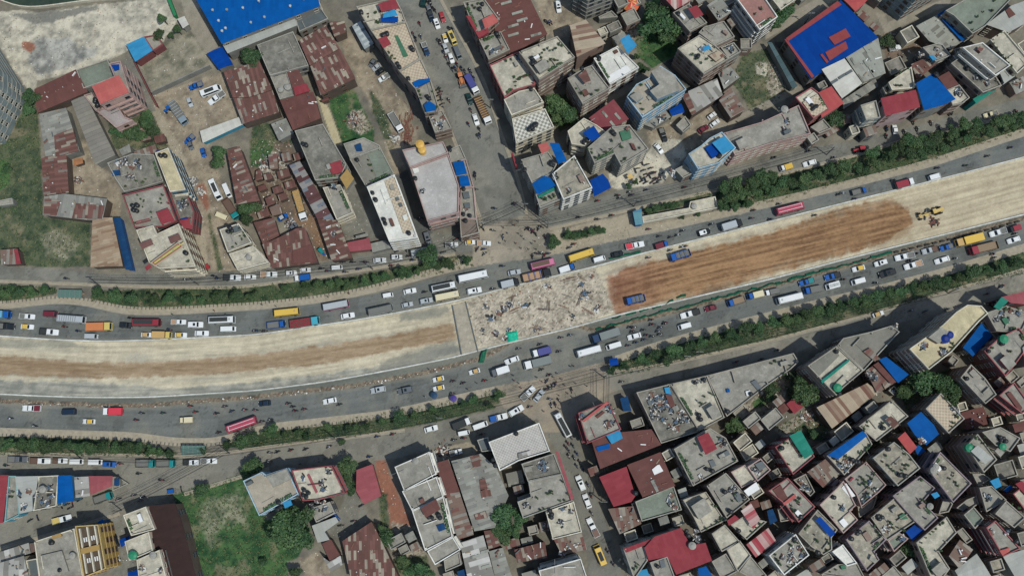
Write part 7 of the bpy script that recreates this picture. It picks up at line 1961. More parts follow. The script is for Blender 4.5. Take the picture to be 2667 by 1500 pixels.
for i, (a, c) in enumerate(pairs):
    A_, C_ = PP[a], PP[c]; d = (C_ - A_).normalized(); n = Vector((-d.y, d.x, 0)); b = MB(); ns = 8
    for s_, z in ((-.85, 8.3), (0, 8.3), (.85, 8.3), (-.6, 7.7), (.6, 7.5)):
        pr = None
        for k in range(ns + 1):
            t = k / ns; q = A_.lerp(C_, t) + n * s_; q.z = z - 1.0 * 4 * t * (1 - t)
            if pr is not None: b.tube(pr, q, .045, 4)
            pr = q
    m_ = (A_ + C_) / 2; X_, Y_ = project(np.array([m_.x]), np.array([m_.y])); o = b.build('power_cable', wire_m, fix=False); later(o, float(X_[0]), float(Y_[0]), 'span of black power cables', 'between the utility poles', 'cable', 'power cables')
# tent, sign board, umbrellas
for k, q in EXTRA:
    if k == 'tent':
        h = 6; p = at(q[0], q[1] - 1, h); root = empty('parachute_canopy', (p.x, p.y, 0)); tag(root, 'round orange and yellow parachute canopy at the top edge', 'canopy'); b = MB(); cols = [simple('canopy_orange', c_(214, 96, 44), .7), simple('canopy_yellow', c_(222, 160, 84), .7), simple('canopy_red', c_(190, 50, 40), .7)]
        for i in range(18):
            a0, a1 = i * .349, (i + 1) * .349; rr_ = [2.7, 1.7, 0]; zs = [h - 1.6, h - .5, h + .4]
            for j in range(2): b.face([(rr_[j] * math.cos(a0), rr_[j] * math.sin(a0), zs[j]), (rr_[j] * math.cos(a1), rr_[j] * math.sin(a1), zs[j]), (rr_[j + 1] * math.cos(a1), rr_[j + 1] * math.sin(a1), zs[j + 1]), (rr_[j + 1] * math.cos(a0), rr_[j + 1] * math.sin(a0), zs[j + 1])], (i * 5 + j * 2 + (i // 4)) % 3)
        b.build('canopy', cols, root); b = MB(); b.cyl((0, 0), .08, 0, h, 6); b.build('pole', steel_m, root)
    else:
        P = [at(v_[0], v_[1], 9) for v_ in q]; b = MB(); d = P[1] - P[0]; m_ = (P[0] + P[1]) / 2; b.obox((m_.x, m_.y), (d.normalized().x, d.normalized().y), d.length, .5, 7, 11); tag(b.build('sign_board', M['rd'], uv=True), 'tall narrow maroon sign board on the side street corner', 'sign')
for cl, q in UMB:
    p = at(q[0], q[1], 2.2); root = empty('street_umbrella', (p.x, p.y, 0)); tag(root, f'round {cl} street umbrella by the lower sidewalk', 'umbrella', 'street umbrellas')
    b = MB(); b.cyl((0, 0), 1.05, 2.0, 2.4, 12, r2=.05); b.build('canopy', simple('umbrella_' + cl, c_(30, 66, 96) if cl == 'blue' else c_(70, 56, 130), .7), root); b = MB(); b.cyl((0, 0), .03, 0, 2.1, 6); b.build('pole', steel_m, root)
# ------------------------------------------------------------------ vehicles
PC = {'white': (222, 222, 220), 'silver': (170, 174, 176), 'grey': (96, 100, 104), 'black': (34, 38, 42), 'navy': (24, 44, 66), 'blue': (22, 86, 160), 'darkblue': (28, 60, 96), 'red': (168, 40, 48), 'maroon': (112, 34, 48), 'yellow': (218, 176, 44), 'orange': (204, 120, 60),
      'gold': (206, 180, 84), 'darkgreen': (16, 56, 52), 'cream': (214, 200, 160), 'tan': (196, 156, 88), 'brown': (110, 78, 64), 'teal': (24, 130, 130), 'lightblue': (100, 166, 190), 'pink': (206, 110, 146), 'rosepink': (176, 62, 84), 'crimson': (150, 40, 54), 'steel': (128, 144, 154),
      'bedgrey': (112, 112, 106), 'bedtan': (176, 140, 108), 'bedbrown': (104, 80, 66), 'beddark': (50, 54, 54), 'green': (40, 130, 80), 'violet': (74, 76, 140), 'canvas': (120, 126, 122), 'wood': (140, 116, 88), 'machine': (206, 172, 84), 'turq': (70, 160, 176), 'redcover': (214, 44, 64)}
PM = {}
def paint(c):
    if c not in PM: PM[c] = simple('paint_' + c, tuple(x_ * .93 for x_ in c_(*PC[c])), .35 if not c.startswith('bed') else .8, 0, .06)
    return PM[c]
tyre_m = simple('tyre_rubber', c_(28, 28, 28), .9); lamp_m = simple('headlamp_glass', c_(220, 220, 210), .2)
def hexa(b, x0, x1, w0, w1, z0, z1, tx0, tx1, tw0, tw1, m=0):
    """frustum: bottom rectangle x0..x1 half widths w0,w1 ; top tx0..tx1"""
    B = [(x0, -w0, z0), (x1, -w1, z0), (x1, w1, z0), (x0, w0, z0)]; T = [(tx0, -tw0, z1), (tx1, -tw1, z1), (tx1, tw1, z1), (tx0, tw0, z1)]
    for i in range(4): j = (i + 1) % 4; b.face([B[i], B[j], T[j], T[i]], m)
    b.face(T, m); b.face(B[::-1], m); return B, T
def lerp3(a, b, t): return tuple(a[i] + (b[i] - a[i]) * t for i in range(3))
def glassq(B, T, i, lo=.12, hi=.92, e=.08, off=.015):
    j = (i + 1) % 4; a, b2, c, d = lerp3(B[i], T[i], lo), lerp3(B[j], T[j], lo), lerp3(B[j], T[j], hi), lerp3(B[i], T[i], hi)
    a, b2 = lerp3(a, b2, e), lerp3(b2, a, e); d, c = lerp3(d, c, e), lerp3(c, d, e)
    n = (Vector(b2) - Vector(a)).cross(Vector(d) - Vector(a)).normalized() * off
    g = MB(); P = [tuple(Vector(p) + n) for p in (a, b2, c, d)]; Q = [tuple(Vector(p) - n) for p in (a, b2, c, d)]
    g.face(P); g.face(Q[::-1])
    for k in range(4): l = (k + 1) % 4; g.face([Q[k], Q[l], P[l], P[k]])
    return g
VC = {}
def parts(kind, var):
    """list of (name, mesh, sub-parts) for one vehicle kind; x is forward; returned with its length"""
    key = (kind, var)
    if key in VC: return VC[key]
    out = []; add = lambda n, b, m, sub=(): out.append((n, b.mesh(n, m if isinstance(m, list) else [m]), sub))
    def wheels(L, W, r=.3, xs=None, wd=.2):
        for x in xs or (-L * .3, L * .31):
            for y in (-W / 2 + .08, W / 2 - .08):
                b = MB(); b.ycyl((x, y, r), r, wd, 12); add('wheel', b, tyre_m)
    def lamps(L, W, z=.62):
        for y in (-W / 2 + .25, W / 2 - .25): b = MB(); b.box(L / 2 - .06, L / 2 + .02, y - .16, y + .16, z - .07, z + .09); add('headlight', b, lamp_m)
    def lower(L, W, zb, zh, zt, m, hood=.26):
        b = MB(); w = W / 2; pr = [(-L / 2, .86, zt - .16), (-L / 2 + .18, .96, zt), (L / 2 - L * hood, 1, zt), (L / 2 - .3, .96, zh), (L / 2, .82, zh - .2)]
        ring = [[(x, -w * k, zb), (x, -w * k, z - .12), (x, -w * k * .9, z), (x, w * k * .9, z), (x, w * k, z - .12), (x, w * k, zb)] for x, k, z in pr]
        for A, C in zip(ring, ring[1:]):
            for i in range(6): j = (i + 1) % 6; b.face([A[i], C[i], C[j], A[j]])
        b.face(ring[0]); b.face(ring[-1][::-1]); add('body', b, m)
    def cabin(x0, x1, tx0, tx1, W, z0, z1, body, roof, tops=.8):
        b = MB(); Bq, Tq = hexa(b, x0, x1, W * .47, W * .46, z0, z1, tx0, tx1, W * .5 * tops, W * .5 * tops); add('cabin', b, body)
        add('windscreen', glassq(Bq, Tq, 1), glass); add('rear_window', glassq(Bq, Tq, 3), glass); add('side_window', glassq(Bq, Tq, 0), glass); add('side_window', glassq(Bq, Tq, 2), glass)
        b = MB(); e = .02; Tw = W * .5 * tops; hexa(b, tx0 - .03, tx1 + .03, Tw + .01, Tw + .01, z1 + .002, z1 + .05, tx0 + .1, tx1 - .1, Tw - .08, Tw - .08); add('roof', b, roof)
    def bed(x0, x1, W, z0, z1, m, inner, load=None, lh=.3, rails=False):
        b = MB(); w = W / 2; b.box(x0, x1, -w, w, z0 - .12, z0, 0)
        for a in ((x0, x1, -w, -w + .07), (x0, x1, w - .07, w), (x0, x0 + .07, -w + .07, w - .07), (x1 - .07, x1, -w + .07, w - .07)): b.box(*a, z0, z1, 0)
        add('cargo_bed', b, m); b = MB(); b.box(x0 + .08, x1 - .08, -w + .08, w - .08, z0 + .01, z0 + .05); add('bed_floor', b, inner)
        if load: b = MB(); b.box(x0 + .12, x1 - .12, -w + .1, w - .1, z0 + .06, z1 + lh); add('cargo_cover', b, load)
        if rails:
            for y in (-w + .05, w - .05): b = MB(); b.box(x0, x1, y - .05, y + .05, z1, z1 + .35); add('side_rail', b, rails if not isinstance(rails, bool) else paint('white'))
    TWO = {'whiteblk': ('white', 'beddark', 'beddark'), 'whitetan': ('white', 'white', 'bedtan'), 'white2': ('white', 'white', 'bedgrey'), 'blackbed': ('white', 'black', 'beddark'), 'whitebrown': ('white', 'bedbrown', 'bedbrown'), 'whitered': ('white', 'white', 'maroon'), 'creamyellow': ('white', 'cream', 'gold'),
           'bluedark': ('blue', 'beddark', 'beddark'), 'tealbed': ('blue', 'bedgrey', 'teal'), 'greymix': ('silver', 'bedbrown', 'bedbrown'), 'redtop': ('white', 'white', 'white', 'redcover'), 'bluetarp': ('white', 'blue', 'blue', 'blue'), 'crates': ('white', 'white', 'beddark', 'brown'), 'bluewhite': ('white', 'blue', 'cream', 'blue'),
           'bluered': ('blue', 'maroon', 'maroon', 'maroon'), 'bluewhite2': ('blue', 'white', 'white', 'white'), 'bluegrey': ('blue', 'bedgrey', 'bedgrey'), 'yellowbed': ('white', 'yellow', 'yellow', 'yellow'), 'redload2': ('black', 'crimson', 'crimson', 'crimson'), 'creambed': ('cream', 'cream', 'bedtan', 'cream'),
           'bluewood': ('blue', 'bedgrey', 'wood'), 'bluecream': ('blue', 'cream', 'cream', 'cream'), 'bluemix': ('blue', 'bedgrey', 'bedtan', 'bedgrey'), 'greymix2': ('white', 'beddark', 'beddark', 'bedgrey'), 'tealbed2': ('teal', 'bedgrey', 'bedgrey'), 'tealcab': ('teal', 'bedgrey', 'bedgrey'),
           'orange': ('gold', 'orange', 'orange', 'orange'), 'redwhite': ('white', 'redcover', 'redcover', 'redcover'), 'barrels': ('turq', 'brown', 'crimson', 'crimson'), 'bluecover': ('white', 'violet', 'violet', 'violet'), 'greycover': ('white', 'canvas', 'canvas', 'canvas'), 'blue2': ('white', 'violet', 'violet', 'violet'),
           'redcab': ('crimson', 'wood', 'wood'), 'redload': ('white', 'bedgrey', 'crimson', 'crimson'), 'darkgrey': ('white', 'beddark', 'beddark', 'beddark'), 'brownbed': ('black', 'bedbrown', 'bedtan'), 'darkblue': ('darkblue', 'white', 'bedgrey'), 'navy': ('navy', 'navy', 'beddark'), 'steel': ('steel', 'steel', 'bedgrey')}
    t4 = TWO.get(var, (var if var in PC else 'white',) * 2 + ('bedgrey',)); cabc = paint(t4[0] if t4[0] in PC else 'white'); bedc = paint(t4[1]); flo = paint(t4[2]); load = paint(t4[3]) if len(t4) > 3 else None
    if kind in ('car', 'taxi'):
        L, W = 3.95, 1.62; body = paint('white') if kind == 'taxi' else paint({'bluesilver': 'blue'}.get(var, var)); roof = paint({'yellow': 'yellow', 'cream': 'tan'}.get(var, 'yellow')) if kind == 'taxi' else body
        if var == 'bluesilver': roof = paint('silver')
        lower(L, W, .22, .78, .95, body); cabin(-1.6, .85, -1.2, .28, W, .93, 1.46, body, roof); wheels(L, W); lamps(L, W)
    elif kind == 'suv':
        L, W = 4.4, 1.78; body = paint('black' if var == 'blackwhite' else var); roof = paint('white') if var == 'blackwhite' else body
        lower(L, W, .3, .95, 1.08, body, .24); cabin(-2.0, 1.05, -1.85, .55, W, 1.06, 1.75, body, roof, .86); wheels(L, W, .36); lamps(L, W, .75)
        b = MB(); b.box(-.5, .2, -.4, .4, 1.8, 1.82); add('sunroof', b, glass)
    elif kind in ('van', 'minibus'):
        L, W, H = (3.8, 1.55, 1.85) if kind == 'van' else (5.6, 1.95, 2.35); body = paint(var)
        lower(L, W, .25, 1.0, 1.1, body, .1); cabin(-L / 2 + .04, L / 2 - .22, -L / 2 + .12, L / 2 - .75, W, 1.08, H, body, body, .9); wheels(L, W, .3); lamps(L, W)
        if kind == 'minibus': b = MB(); b.box(-1.6, .9, -.55, .55, H + .05, H + .1); add('roof_rack', b, paint('beddark'))
    elif kind in ('pickup', 'minitruck'):
        L, W = (4.9, 1.75) if kind == 'pickup' else (5.2, 1.85)
        if kind == 'pickup':
            b = MB(); lower(L, W, .35, .95, 1.0, cabc, .24); cabin(-.55, 1.15, -.3, .55, W, .98, 1.68, cabc, cabc, .85); bed(-L / 2 - .02, -.62, W + .02, 1.02, 1.28, bedc, flo, load, .25, paint('white') if var in ('darkblue',) else False)
        else:
            b = MB(); b.box(-L / 2, L / 2 - .3, -.45, .45, .45, .7); add('chassis', b, paint('beddark')); b = MB(); hexa(b, .95, L / 2, W * .48, W * .48, .45, 1.2, .95, L / 2 - .05, W * .48, W * .47); add('body', b, cabc)
            cabin(.98, L / 2 - .06, 1.1, L / 2 - .5, W, 1.19, 1.95, cabc, cabc, .88); bed(-L / 2, .85, W + .1, .95, 1.4, bedc, flo, load, .35)
        wheels(L, W, .34); lamps(L, W, .75)
    elif kind in ('truck', 'hgv', 'dumper', 'timbertruck', 'boxtruck'):
        L, W = {'truck': (7.4, 2.35), 'hgv': (9.5, 2.4), 'dumper': (7.2, 2.4), 'timbertruck': (8, 2.2), 'boxtruck': (7.2, 2.3)}[kind]
        if kind == 'hgv': bedc, flo, load = paint('brown'), paint('bedbrown'), None
        if kind == 'timbertruck': bedc, flo, load = paint('bedgrey'), paint('beddark'), None
        if kind == 'truck' and var == 'brown': cabc, bedc, flo = paint('teal'), paint('brown'), paint('bedbrown')
        if kind == 'dumper' and var == 'blue': cabc, bedc, flo, load = paint('blue'), paint('blue'), paint('bedgrey'), None
        if kind == 'boxtruck':
            bx = {'white': 'silver', 'yellowbox': 'yellow', 'lightblue': 'lightblue', 'greybox': 'canvas', 'tan': 'tan', 'whitevan': 'white'}[var]; cabc = paint({'white': 'black', 'yellowbox': 'tan', 'lightblue': 'blue', 'greybox': 'darkblue', 'tan': 'gold', 'whitevan': 'grey'}[var])
        b = MB(); b.box(-L / 2, L / 2 - .4, -.5, .5, .6, .95); add('chassis', b, paint('beddark'))
        b = MB(); xc = L / 2 - 2.0; hexa(b, xc, L / 2, W * .48, W * .47, .55, 1.65, xc, L / 2 - .03, W * .48, W * .46); add('body', b, cabc); cabin(xc + .03, L / 2 - .05, xc + .1, L / 2 - .4, W, 1.64, 2.55, cabc, cabc, .92)
        if kind == 'boxtruck':
            b = MB(); hexa(b, -L / 2, xc - .15, W / 2, W / 2, 1.0, 3.0, -L / 2 + .04, xc - .19, W / 2 - .05, W / 2 - .05); add('cargo_box', b, paint(bx))
        else:
            bed(-L / 2, xc - .12, W + .05, 1.15, 1.15 + (.75 if kind != 'dumper' else .9), bedc, flo, load, .45)
            if kind == 'hgv':
                for k in range(9): b = MB(); x = -L / 2 + .5 + k * .78; b.box(x, x + .16, -W / 2, W / 2, 1.92, 2.02); add('bed_rib', b, paint('tan'))
            if var == 'steel':
                for k in range(6): b = MB(); x = -L / 2 + .3 + k * .85; b.box(x, x + .1, -W / 2, W / 2, 1.95, 2.02); add('bed_rib', b, paint('silver'))
            if var == 'barrels':
                b = MB(); rr = random.Random(3)
                for i in range(16):
                    for j in range(7): b.cyl((-L / 2 + .35 + i * .31, -W / 2 + .3 + j * .3), .13, 2.3, 2.5 + rr.uniform(0, .12), 6, rr.randrange(2))
                add('barrel_load', b, [paint('crimson'), paint('bedbrown')])
            if kind == 'timbertruck':
                b = MB(); rr = random.Random(4)
                for i in range(16): y = -.9 + i * .12; b.box(-L / 2 - .8, xc - .4, y, y + .09, 1.9 + rr.uniform(0, .3), 2.25, 0)
                add('timber_load', b, paint('tan'))
            if kind == 'dumper':
                for k in range(3): b = MB(); b.box(xc - .6 - k * 1.5, xc - .45 - k * 1.5, -W / 2, W / 2, 2.0, 2.08); add('bed_rib', b, paint('blue'))
        wheels(L, W, .48, (-L * .36, -L * .22, L * .34), .3); lamps(L, W, .9)
    elif kind == 'bus':
        L, W, H = 9.8, 2.4, 3.1
        bc, rc = {'pinkbus': ('pink', 'bedbrown'), 'yellow': ('yellow', 'yellow'), 'redbus': ('rosepink', 'rosepink'), 'silverbus': ('white', 'silver'), 'darkred': ('crimson', 'beddark'), 'whitepanel': ('white', 'white'), 'pinkwhite': ('pink', 'silver'), 'greybus': ('silver', 'bedgrey'), 'cream': ('cream', 'cream'), 'whitebus': ('white', 'white'), 'white': ('white', 'silver'), 'pinkbus2': ('rosepink', 'rosepink')}[var]
        b = MB(); hexa(b, -L / 2, L / 2, W / 2 - .02, W / 2 - .04, .35, 1.35, -L / 2, L / 2 - .02, W / 2, W / 2 - .02); add('body', b, paint(bc))
        b = MB(); Bq, Tq = hexa(b, -L / 2 + .01, L / 2 - .03, W / 2 - .01, W / 2 - .03, 1.352, 2.75, -L / 2 + .08, L / 2 - .35, W / 2 - .08, W / 2 - .1); add('cabin', b, paint(bc))
        add('windscreen', glassq(Bq, Tq, 1, .05, .95, .04), glass); add('rear_window', glassq(Bq, Tq, 3, .3, .9, .1), glass); add('side_window', glassq(Bq, Tq, 0, .12, .85, .03), glass); add('side_window', glassq(Bq, Tq, 2, .12, .85, .03), glass)
        b = MB(); hexa(b, -L / 2 + .08, L / 2 - .35, W / 2 - .08, W / 2 - .1, 2.752, H, -L / 2 + .3, L / 2 - .75, W / 2 - .32, W / 2 - .34); add('roof', b, paint(rc if var not in ('pinkbus', 'darkred') else bc))
        if var in ('pinkbus', 'whitepanel', 'darkred', 'greybus'): b = MB(); b.box(-L / 2 + .6, L / 2 - 2.3, -.72, .72, H + .01, H + .16); add('roof_panel', b, paint('bedbrown' if var == 'pinkbus' else 'bedgrey' if var == 'greybus' else 'beddark'))
        if var == 'silverbus':
            for k in range(9): b = MB(); x = -L / 2 + .5 + k * .8; b.box(x, x + .12, -.9, .9, H + .02, H + .1); add('roof_slat', b, paint('grey'))
        if var in ('redbus', 'pinkbus2'):
            for y in (-.6, .6): b = MB(); b.box(-L / 2 + .5, L / 2 - 1.2, y - .06, y + .06, H + .005, H + .03); add('roof_stripe', b, paint('white'))
            b = MB(); b.box(L / 2 - 1.25, L / 2 - 1.12, -.8, .8, H + .005, H + .03); add('roof_stripe', b, paint('white'))
        if var in ('white', 'cream', 'yellow', 'pinkwhite', 'whitebus', 'whitepanel'): b = MB(); b.box(L / 2 - 1.9, L / 2 - 1.3, -.35, .35, H + .01, H + .08); add('roof_hatch', b, paint('silver' if var != 'yellow' else 'tan'))
        wheels(L, W, .48, (-L * .3, L * .3), .3); lamps(L, W, .8)
    elif kind == 'tractor':
        L, W = 3.6, 1.6; cc = paint(var); b = MB(); hexa(b, .1, 1.8, .34, .3, .6, 1.3, .1, 1.75, .3, .26); add('body', b, cc); b = MB(); hexa(b, -1.2, .1, .5, .45, .6, 1.1, -1.1, .1, .45, .4); add('seat_deck', b, paint('beddark'))
        b = MB(); b.box(-1.2, .2, -.6, .6, 2.1, 2.18); add('roof', b, cc)
        for x, y in ((-1.1, -.5), (-1.1, .5), (.15, -.5), (.15, .5)): b = MB(); b.cyl((x, y), .04, 1.0, 2.1, 5); add('roof_post', b, paint('beddark'))
        for x, r, y in ((-.7, .7, .7), (1.4, .42, .6)):
            for s in (-1, 1): b = MB(); b.ycyl((x, s * y, r), r, .32, 14); add('wheel', b, tyre_m)
    elif kind in ('backhoe', 'grader'):
        mc = paint('orange' if kind == 'backhoe' else 'machine')
        if kind == 'backhoe':
            L, W = 6.4, 2.2; b = MB(); hexa(b, .2, 2.2, .55, .5, .8, 1.7, .2, 2.1, .5, .42); add('engine_hood', b, mc); b = MB(); b.box(-1.6, .2, -.6, .6, .7, 1.4); add('body', b, mc); cabin(-1.3, .2, -1.2, .1, 1.5, 1.4, 2.6, paint('beddark'), mc, .95)
            b = MB(); b.box(2.7, 3.3, -1.15, 1.15, .1, .9); add('front_bucket', b, paint('grey'))
            for y in (-.75, .75): b = MB(); b.tube((.6, y, 1.3), (2.8, y, .7), .1, 6); add('loader_arm', b, mc)
            b = MB(); b.tube((-1.6, 0, 1.0), (-2.6, 0, 2.8), .16, 6); add('rear_boom', b, mc); b = MB(); b.tube((-2.6, 0, 2.8), (-3.1, 0, 1.0), .13, 6); add('rear_dipper', b, mc)
            wh = ((-.9, .75, .85), (1.7, .5, .8))
        else:
            L, W = 8.6, 2.4; b = MB(); hexa(b, -4.2, -1.2, .55, .6, 1.0, 2.0, -4.1, -1.2, .5, .5); add('engine_hood', b, mc); cabin(-1.2, .1, -1.1, 0, 1.6, 1.2, 3.0, paint('beddark'), mc, .95)
            b = MB(); b.tube((0, 0, 1.6), (4.0, 0, 1.5), .2, 8); add('main_frame', b, mc); b = MB(); b.obox((1.6, 0), (.45, .9), 3.6, .25, .1, .75); add('grader_blade', b, paint('grey')); b = MB(); b.cyl((1.5, 0), .75, .75, .9, 16); add('blade_circle', b, mc)
            b = MB(); b.box(3.4, 4.3, -.5, .5, .8, 1.5); add('front_axle', b, mc); wh = ((-3.3, .65, 1.0), (-1.9, .65, 1.0), (3.8, .6, 1.0))
        for x, r, y in wh:
            for s in (-1, 1): b = MB(); b.ycyl((x, s * y, r), r, .4, 14); add('wheel', b, tyre_m)
    elif kind == 'tuktuk':
        L, W = 2.8, 1.3; b = MB(); hexa(b, -1.3, 1.3, .62, .25, .3, 1.0, -1.3, 1.0, .62, .35); add('body', b, paint('blue')); b = MB(); hexa(b, -1.3, .7, .66, .5, 1.6, 1.75, -1.2, .6, .55, .42); add('canopy', b, paint('teal'))
        for x, y in ((-1.2, -.55), (-1.2, .55), (.5, -.4), (.5, .4)): b = MB(); b.cyl((x, y), .03, .95, 1.62, 5); add('roof_post', b, paint('beddark'))
        for x, y in ((-.9, -.55), (-.9, .55), (1.0, 0)): b = MB(); b.ycyl((x, y, .24), .24, .12, 10); add('wheel', b, tyre_m)
    else:  # cart
        L, W = 2.2, 1.1; b = MB(); w = W / 2; b.box(-.9, .7, -w, w, .5, .56)
        for a in ((-.9, .7, -w, -w + .05), (-.9, .7, w - .05, w), (-.9, -.85, -w, w), (.65, .7, -w, w)): b.box(*a, .57, 1.0)
        add('cart_box', b, paint(var)); b = MB(); b.box(-.8, .6, -w + .1, w - .1, .57, .95); add('load', b, paint(var))
        for y in (-w, w): b = MB(); b.ycyl((0, y, .35), .35, .06, 12); add('wheel', b, tyre_m)
        b = MB(); b.tube((.7, -.3, .6), (1.3, -.3, .9), .03); b.tube((.7, .3, .6), (1.3, .3, .9), .03); b.tube((1.3, -.3, .9), (1.3, .3, .9), .03); add('handle', b, steel_m)
    VC[key] = (out, L); return VC[key]
VN = {'car': ('car', 'car', 'cars on the roads and yards'), 'taxi': ('taxi', 'taxi', 'taxis'), 'suv': ('jeep', 'car', 'jeeps'), 'van': ('van', 'van', 'small vans'), 'minibus': ('minibus', 'minibus', 'minibuses'), 'pickup': ('pickup_truck', 'pickup truck', 'pickup trucks'), 'minitruck': ('small_truck', 'truck', 'small trucks'),
      'truck': ('lorry', 'truck', 'lorries'), 'hgv': ('lorry', 'truck', 'lorries'), 'boxtruck': ('box_truck', 'truck', 'box trucks'), 'dumper': ('tipper_lorry', 'truck', 'tipper lorries'), 'timbertruck': ('timber_lorry', 'truck', None), 'bus': ('bus', 'bus', 'buses'), 'tractor': ('tractor', 'tractor', 'tractors'),
      'backhoe': ('backhoe_loader', 'digger', None), 'grader': ('motor_grader', 'road grader', None), 'tuktuk': ('three_wheeler', 'three wheeler', None), 'cart': ('handcart', 'cart', 'handcarts')}
MOV = []
for cls, kind, var, a, b2, lab in VEH:
    prt, L = parts(kind, var); zm = .9; A_, B_ = at(*a, zm), at(*b2, zm); d = B_ - A_; ang = math.atan2(d.y, d.x); c = (A_ + B_) / 2; nm, cat, grp = VN[kind]
    sc = min(1.3, max(.82, d.length / L)); sc *= .96; root = empty(nm, (c.x, c.y, .02), ang); tag(root, lab, cat, grp); sw = min(1.08, max(.92, sc))
    for n, me, sub in prt:
        o = bpy.data.objects.new(n, me); o.scale = (sc, sw, 1); link(o, root)
    px, py = (a[0] + b2[0]) / 2, (a[1] + b2[1]) / 2
    if cls != 'VP': MOV.append((px, py, ang))
# ------------------------------------------------------------------ motorbikes, riders, walkers
bike_b = MB(); bike_b.box(-.5, .45, -.09, .09, .38, .62); bike_b.box(.1, .48, -.14, .14, .6, .82); bike_b.box(-.75, .1, -.12, .12, .66, .78); bike_b.tube((.5, 0, .9), (.72, 0, .32), .05, 5); bike_b.tube((-.3, 0, .5), (-.62, 0, .32), .05, 5); bike_b.box(.44, .56, -.1, .1, .78, .98)
hb = MB(); hb.tube((.42, -.34, 1.0), (.42, .34, 1.0), .025, 5); sb = MB(); sb.box(-.72, .08, -.13, .13, .785, .86)
wb = MB(); wb.ycyl((0, 0, 0), .3, .1, 12)
bikecols = [(30, 32, 36), (120, 30, 36), (24, 48, 84), (60, 62, 66), (20, 20, 22)]
bm_ = [bike_b.mesh('frame', [simple('motorbike_paint', c_(*c), .35)]) for c in bikecols]; hm_ = hb.mesh('handlebar', [steel_m]); sm_ = sb.mesh('seat', [black_m]); wm_ = wb.mesh('wheel', [tyre_m])
skin = simple('skin', c_(140, 98, 76), .6); hair = simple('hair', c_(22, 18, 16), .7)
def figure(name, J, E, R):
    me = bpy.data.meshes.new(name + '_skeleton'); me.from_pydata(J, E, []); o = bpy.data.objects.new('tmp', me); COL.objects.link(o)
    sk = o.modifiers.new('s', 'SKIN'); ss = o.modifiers.new('u', 'SUBSURF'); ss.levels = 1
    for i, v in enumerate(me.skin_vertices[0].data): v.radius = (R[i], R[i]); v.use_root = (i == 0)
    dg = bpy.context.evaluated_depsgraph_get(); m2 = bpy.data.meshes.new_from_object(o.evaluated_get(dg)); m2.name = name; bpy.data.objects.remove(o); return m2
def person_mesh(ride):
    if ride:  # seated, leaning to the bars
        J = [(-.25, 0, .95), (-.2, 0, 1.15), (-.1, 0, 1.38), (-.07, 0, 1.48), (-.04, 0, 1.6), (-.03, 0, 1.72), (-.1, .19, 1.36), (.1, .27, 1.15), (.38, .3, 1.05), (-.1, -.19, 1.36), (.1, -.27, 1.15), (.38, -.3, 1.05), (-.22, .1, .93), (.15, .22, .85), (.0, .24, .45), (.12, .24, .38), (-.22, -.1, .93), (.15, -.22, .85), (.0, -.24, .45), (.12, -.24, .38)]
    else:
        J = [(0, 0, .95), (0, 0, 1.15), (0, 0, 1.38), (0, 0, 1.48), (.01, 0, 1.58), (.02, 0, 1.7), (0, .19, 1.4), (.03, .25, 1.12), (.12, .26, .88), (0, -.19, 1.4), (-.03, -.25, 1.12), (.04, -.27, .87), (0, .09, .92), (.1, .11, .5), (.0, .11, .07), (.13, .11, .04), (0, -.09, .92), (-.02, -.11, .5), (-.14, -.11, .08), (-.02, -.11, .04)]
    E = [(0, 1), (1, 2), (2, 3), (3, 4), (4, 5), (2, 6), (6, 7), (7, 8), (2, 9), (9, 10), (10, 11), (0, 12), (12, 13), (13, 14), (14, 15), (0, 16), (16, 17), (17, 18), (18, 19)]
    R = [.13, .12, .15, .06, .09, .09, .07, .05, .035, .07, .05, .035, .09, .07, .05, .04, .09, .07, .05, .04]
    return figure('body', J, E, R)
shirts = {'dark': (36, 40, 48), 'blue': (40, 70, 120), 'red': (150, 44, 50), 'white': (206, 204, 200), 'grey': (110, 112, 114), 'green': (44, 84, 60), 'orange': (190, 110, 60)}
trou = simple('trousers', c_(36, 38, 46), .9); SMAT = {k: simple('shirt_' + k, c_(*v), .9) for k, v in shirts.items()}; FIG = {}
for ride in (0, 1):
    base = person_mesh(ride); base.materials.clear()
    for m in (SMAT['dark'], trou, skin): base.materials.append(m)
    for p in base.polygons:
        z = p.center.z; x, y = p.center.x, abs(p.center.y); p.material_index = 2 if z > 1.5 else (2 if (y > .24 and ((ride and x > .3) or (not ride and z < .93 and z > .8))) else 1 if z < (1.0 if ride else .96) else 0); p.use_smooth = True
    for k in shirts:
        me = base.copy(); me.materials[0] = SMAT[k]; FIG[ride, k] = me
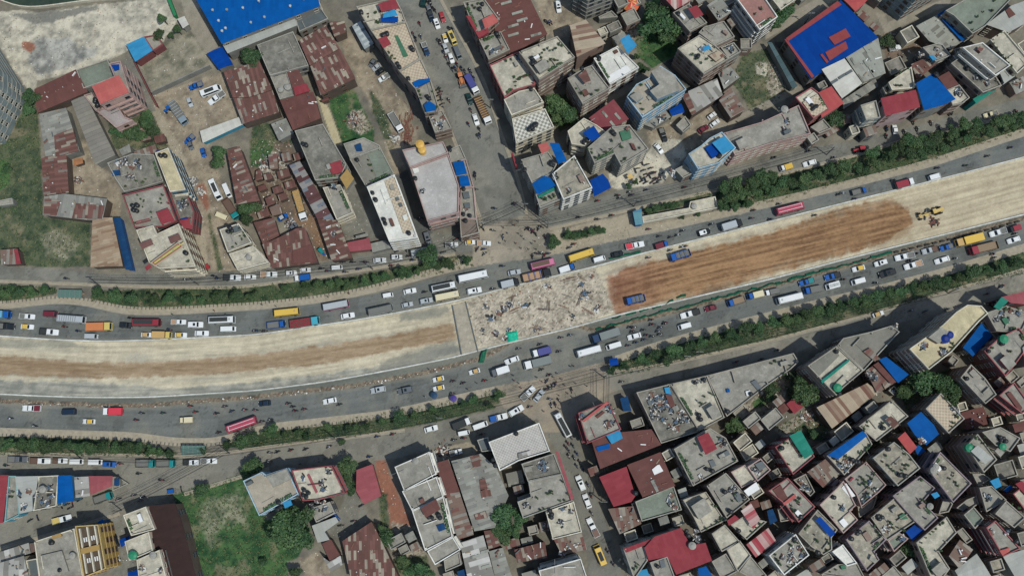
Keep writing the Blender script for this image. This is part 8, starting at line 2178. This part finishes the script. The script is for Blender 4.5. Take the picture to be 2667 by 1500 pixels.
hd = MB(); hd.cyl((0, 0), .125, 0, .1, 10); hd.cyl((0, 0), .125, .1, .18, 10, r2=.05); HAIR = hd.mesh('hair', [hair]); HELM = [hd.mesh('helmet', [simple('helmet_' + n_, c_(*v), .3)]) for n_, v in (('black', (24, 24, 28)), ('red', (150, 30, 36)), ('white', (210, 210, 206)), ('blue', (30, 60, 120)))]
def moto(px, py, ang, parked, rr):
    p = at(px, py, .5); p.z = .02; root = empty('motorcycle', p, ang); k = rr.randrange(5)
    for n, me, loc in (('frame', bm_[k], (0, 0, 0)), ('seat', sm_, (0, 0, 0)), ('handlebar', hm_, (0, 0, 0)), ('wheel', wm_, (.68, 0, .31)), ('wheel', wm_, (-.6, 0, .31))):
        o = bpy.data.objects.new(n, me); o.location = loc; link(o, root)
    root.scale = (1.12, 1.15, 1.05); pl = place_of(px, py); later(root, px, py, 'parked motorcycle' if parked else 'ridden motorcycle', pl, 'motorcycle', 'motorcycles')
    if not parked:
        s = rr.choice(['dark'] * 4 + ['blue', 'red', 'white', 'grey', 'green', 'grey']); pr = bpy.data.objects.new('person', FIG[1, s]); pr.location = p + Vector((0, 0, .02)); pr.rotation_euler = (0, 0, ang); pr.scale = (1.08,) * 3; link(pr)
        h_ = bpy.data.objects.new('helmet', rr.choice(HELM)); h_.location = (-.03, 0, 1.68); link(h_, pr); later(pr, px, py, f'motorcycle rider in {s} top', pl, 'person', 'motorcycle riders')
rr = random.Random(12)
for px, py in BIKES:
    near = min(MOV, key=lambda m: (m[0] - px) ** 2 + ((m[1] - py) * 2.2) ** 2); ang = near[2] + rr.uniform(-.12, .12)
    if 1230 < px < 1420 and 560 < py < 690 or 1380 < px < 1520 and 1000 < py < 1070: ang = rr.uniform(0, 6.28)
    moto(px, py, ang, (px, py) in PARKED, rr)
for px, py in PARKED: moto(px, py, rr.choice((.35, .35, .5, 1.9)) + rr.uniform(-.2, .2), True, rr)
for px, py in PEOPLE:
    s = rr.choice(list(shirts)); p = at(px, py, .8); p.z = .02; o = bpy.data.objects.new('person', FIG[0, s]); o.location = p; o.rotation_euler = (0, 0, rr.uniform(0, 6.28)); link(o); h_ = bpy.data.objects.new('hair', HAIR); h_.location = (.02, 0, 1.66); link(h_, o)
    later(o, px, py, f'walking person in {s} top', place_of(px, py), 'person', 'people on foot')
finish_labels()
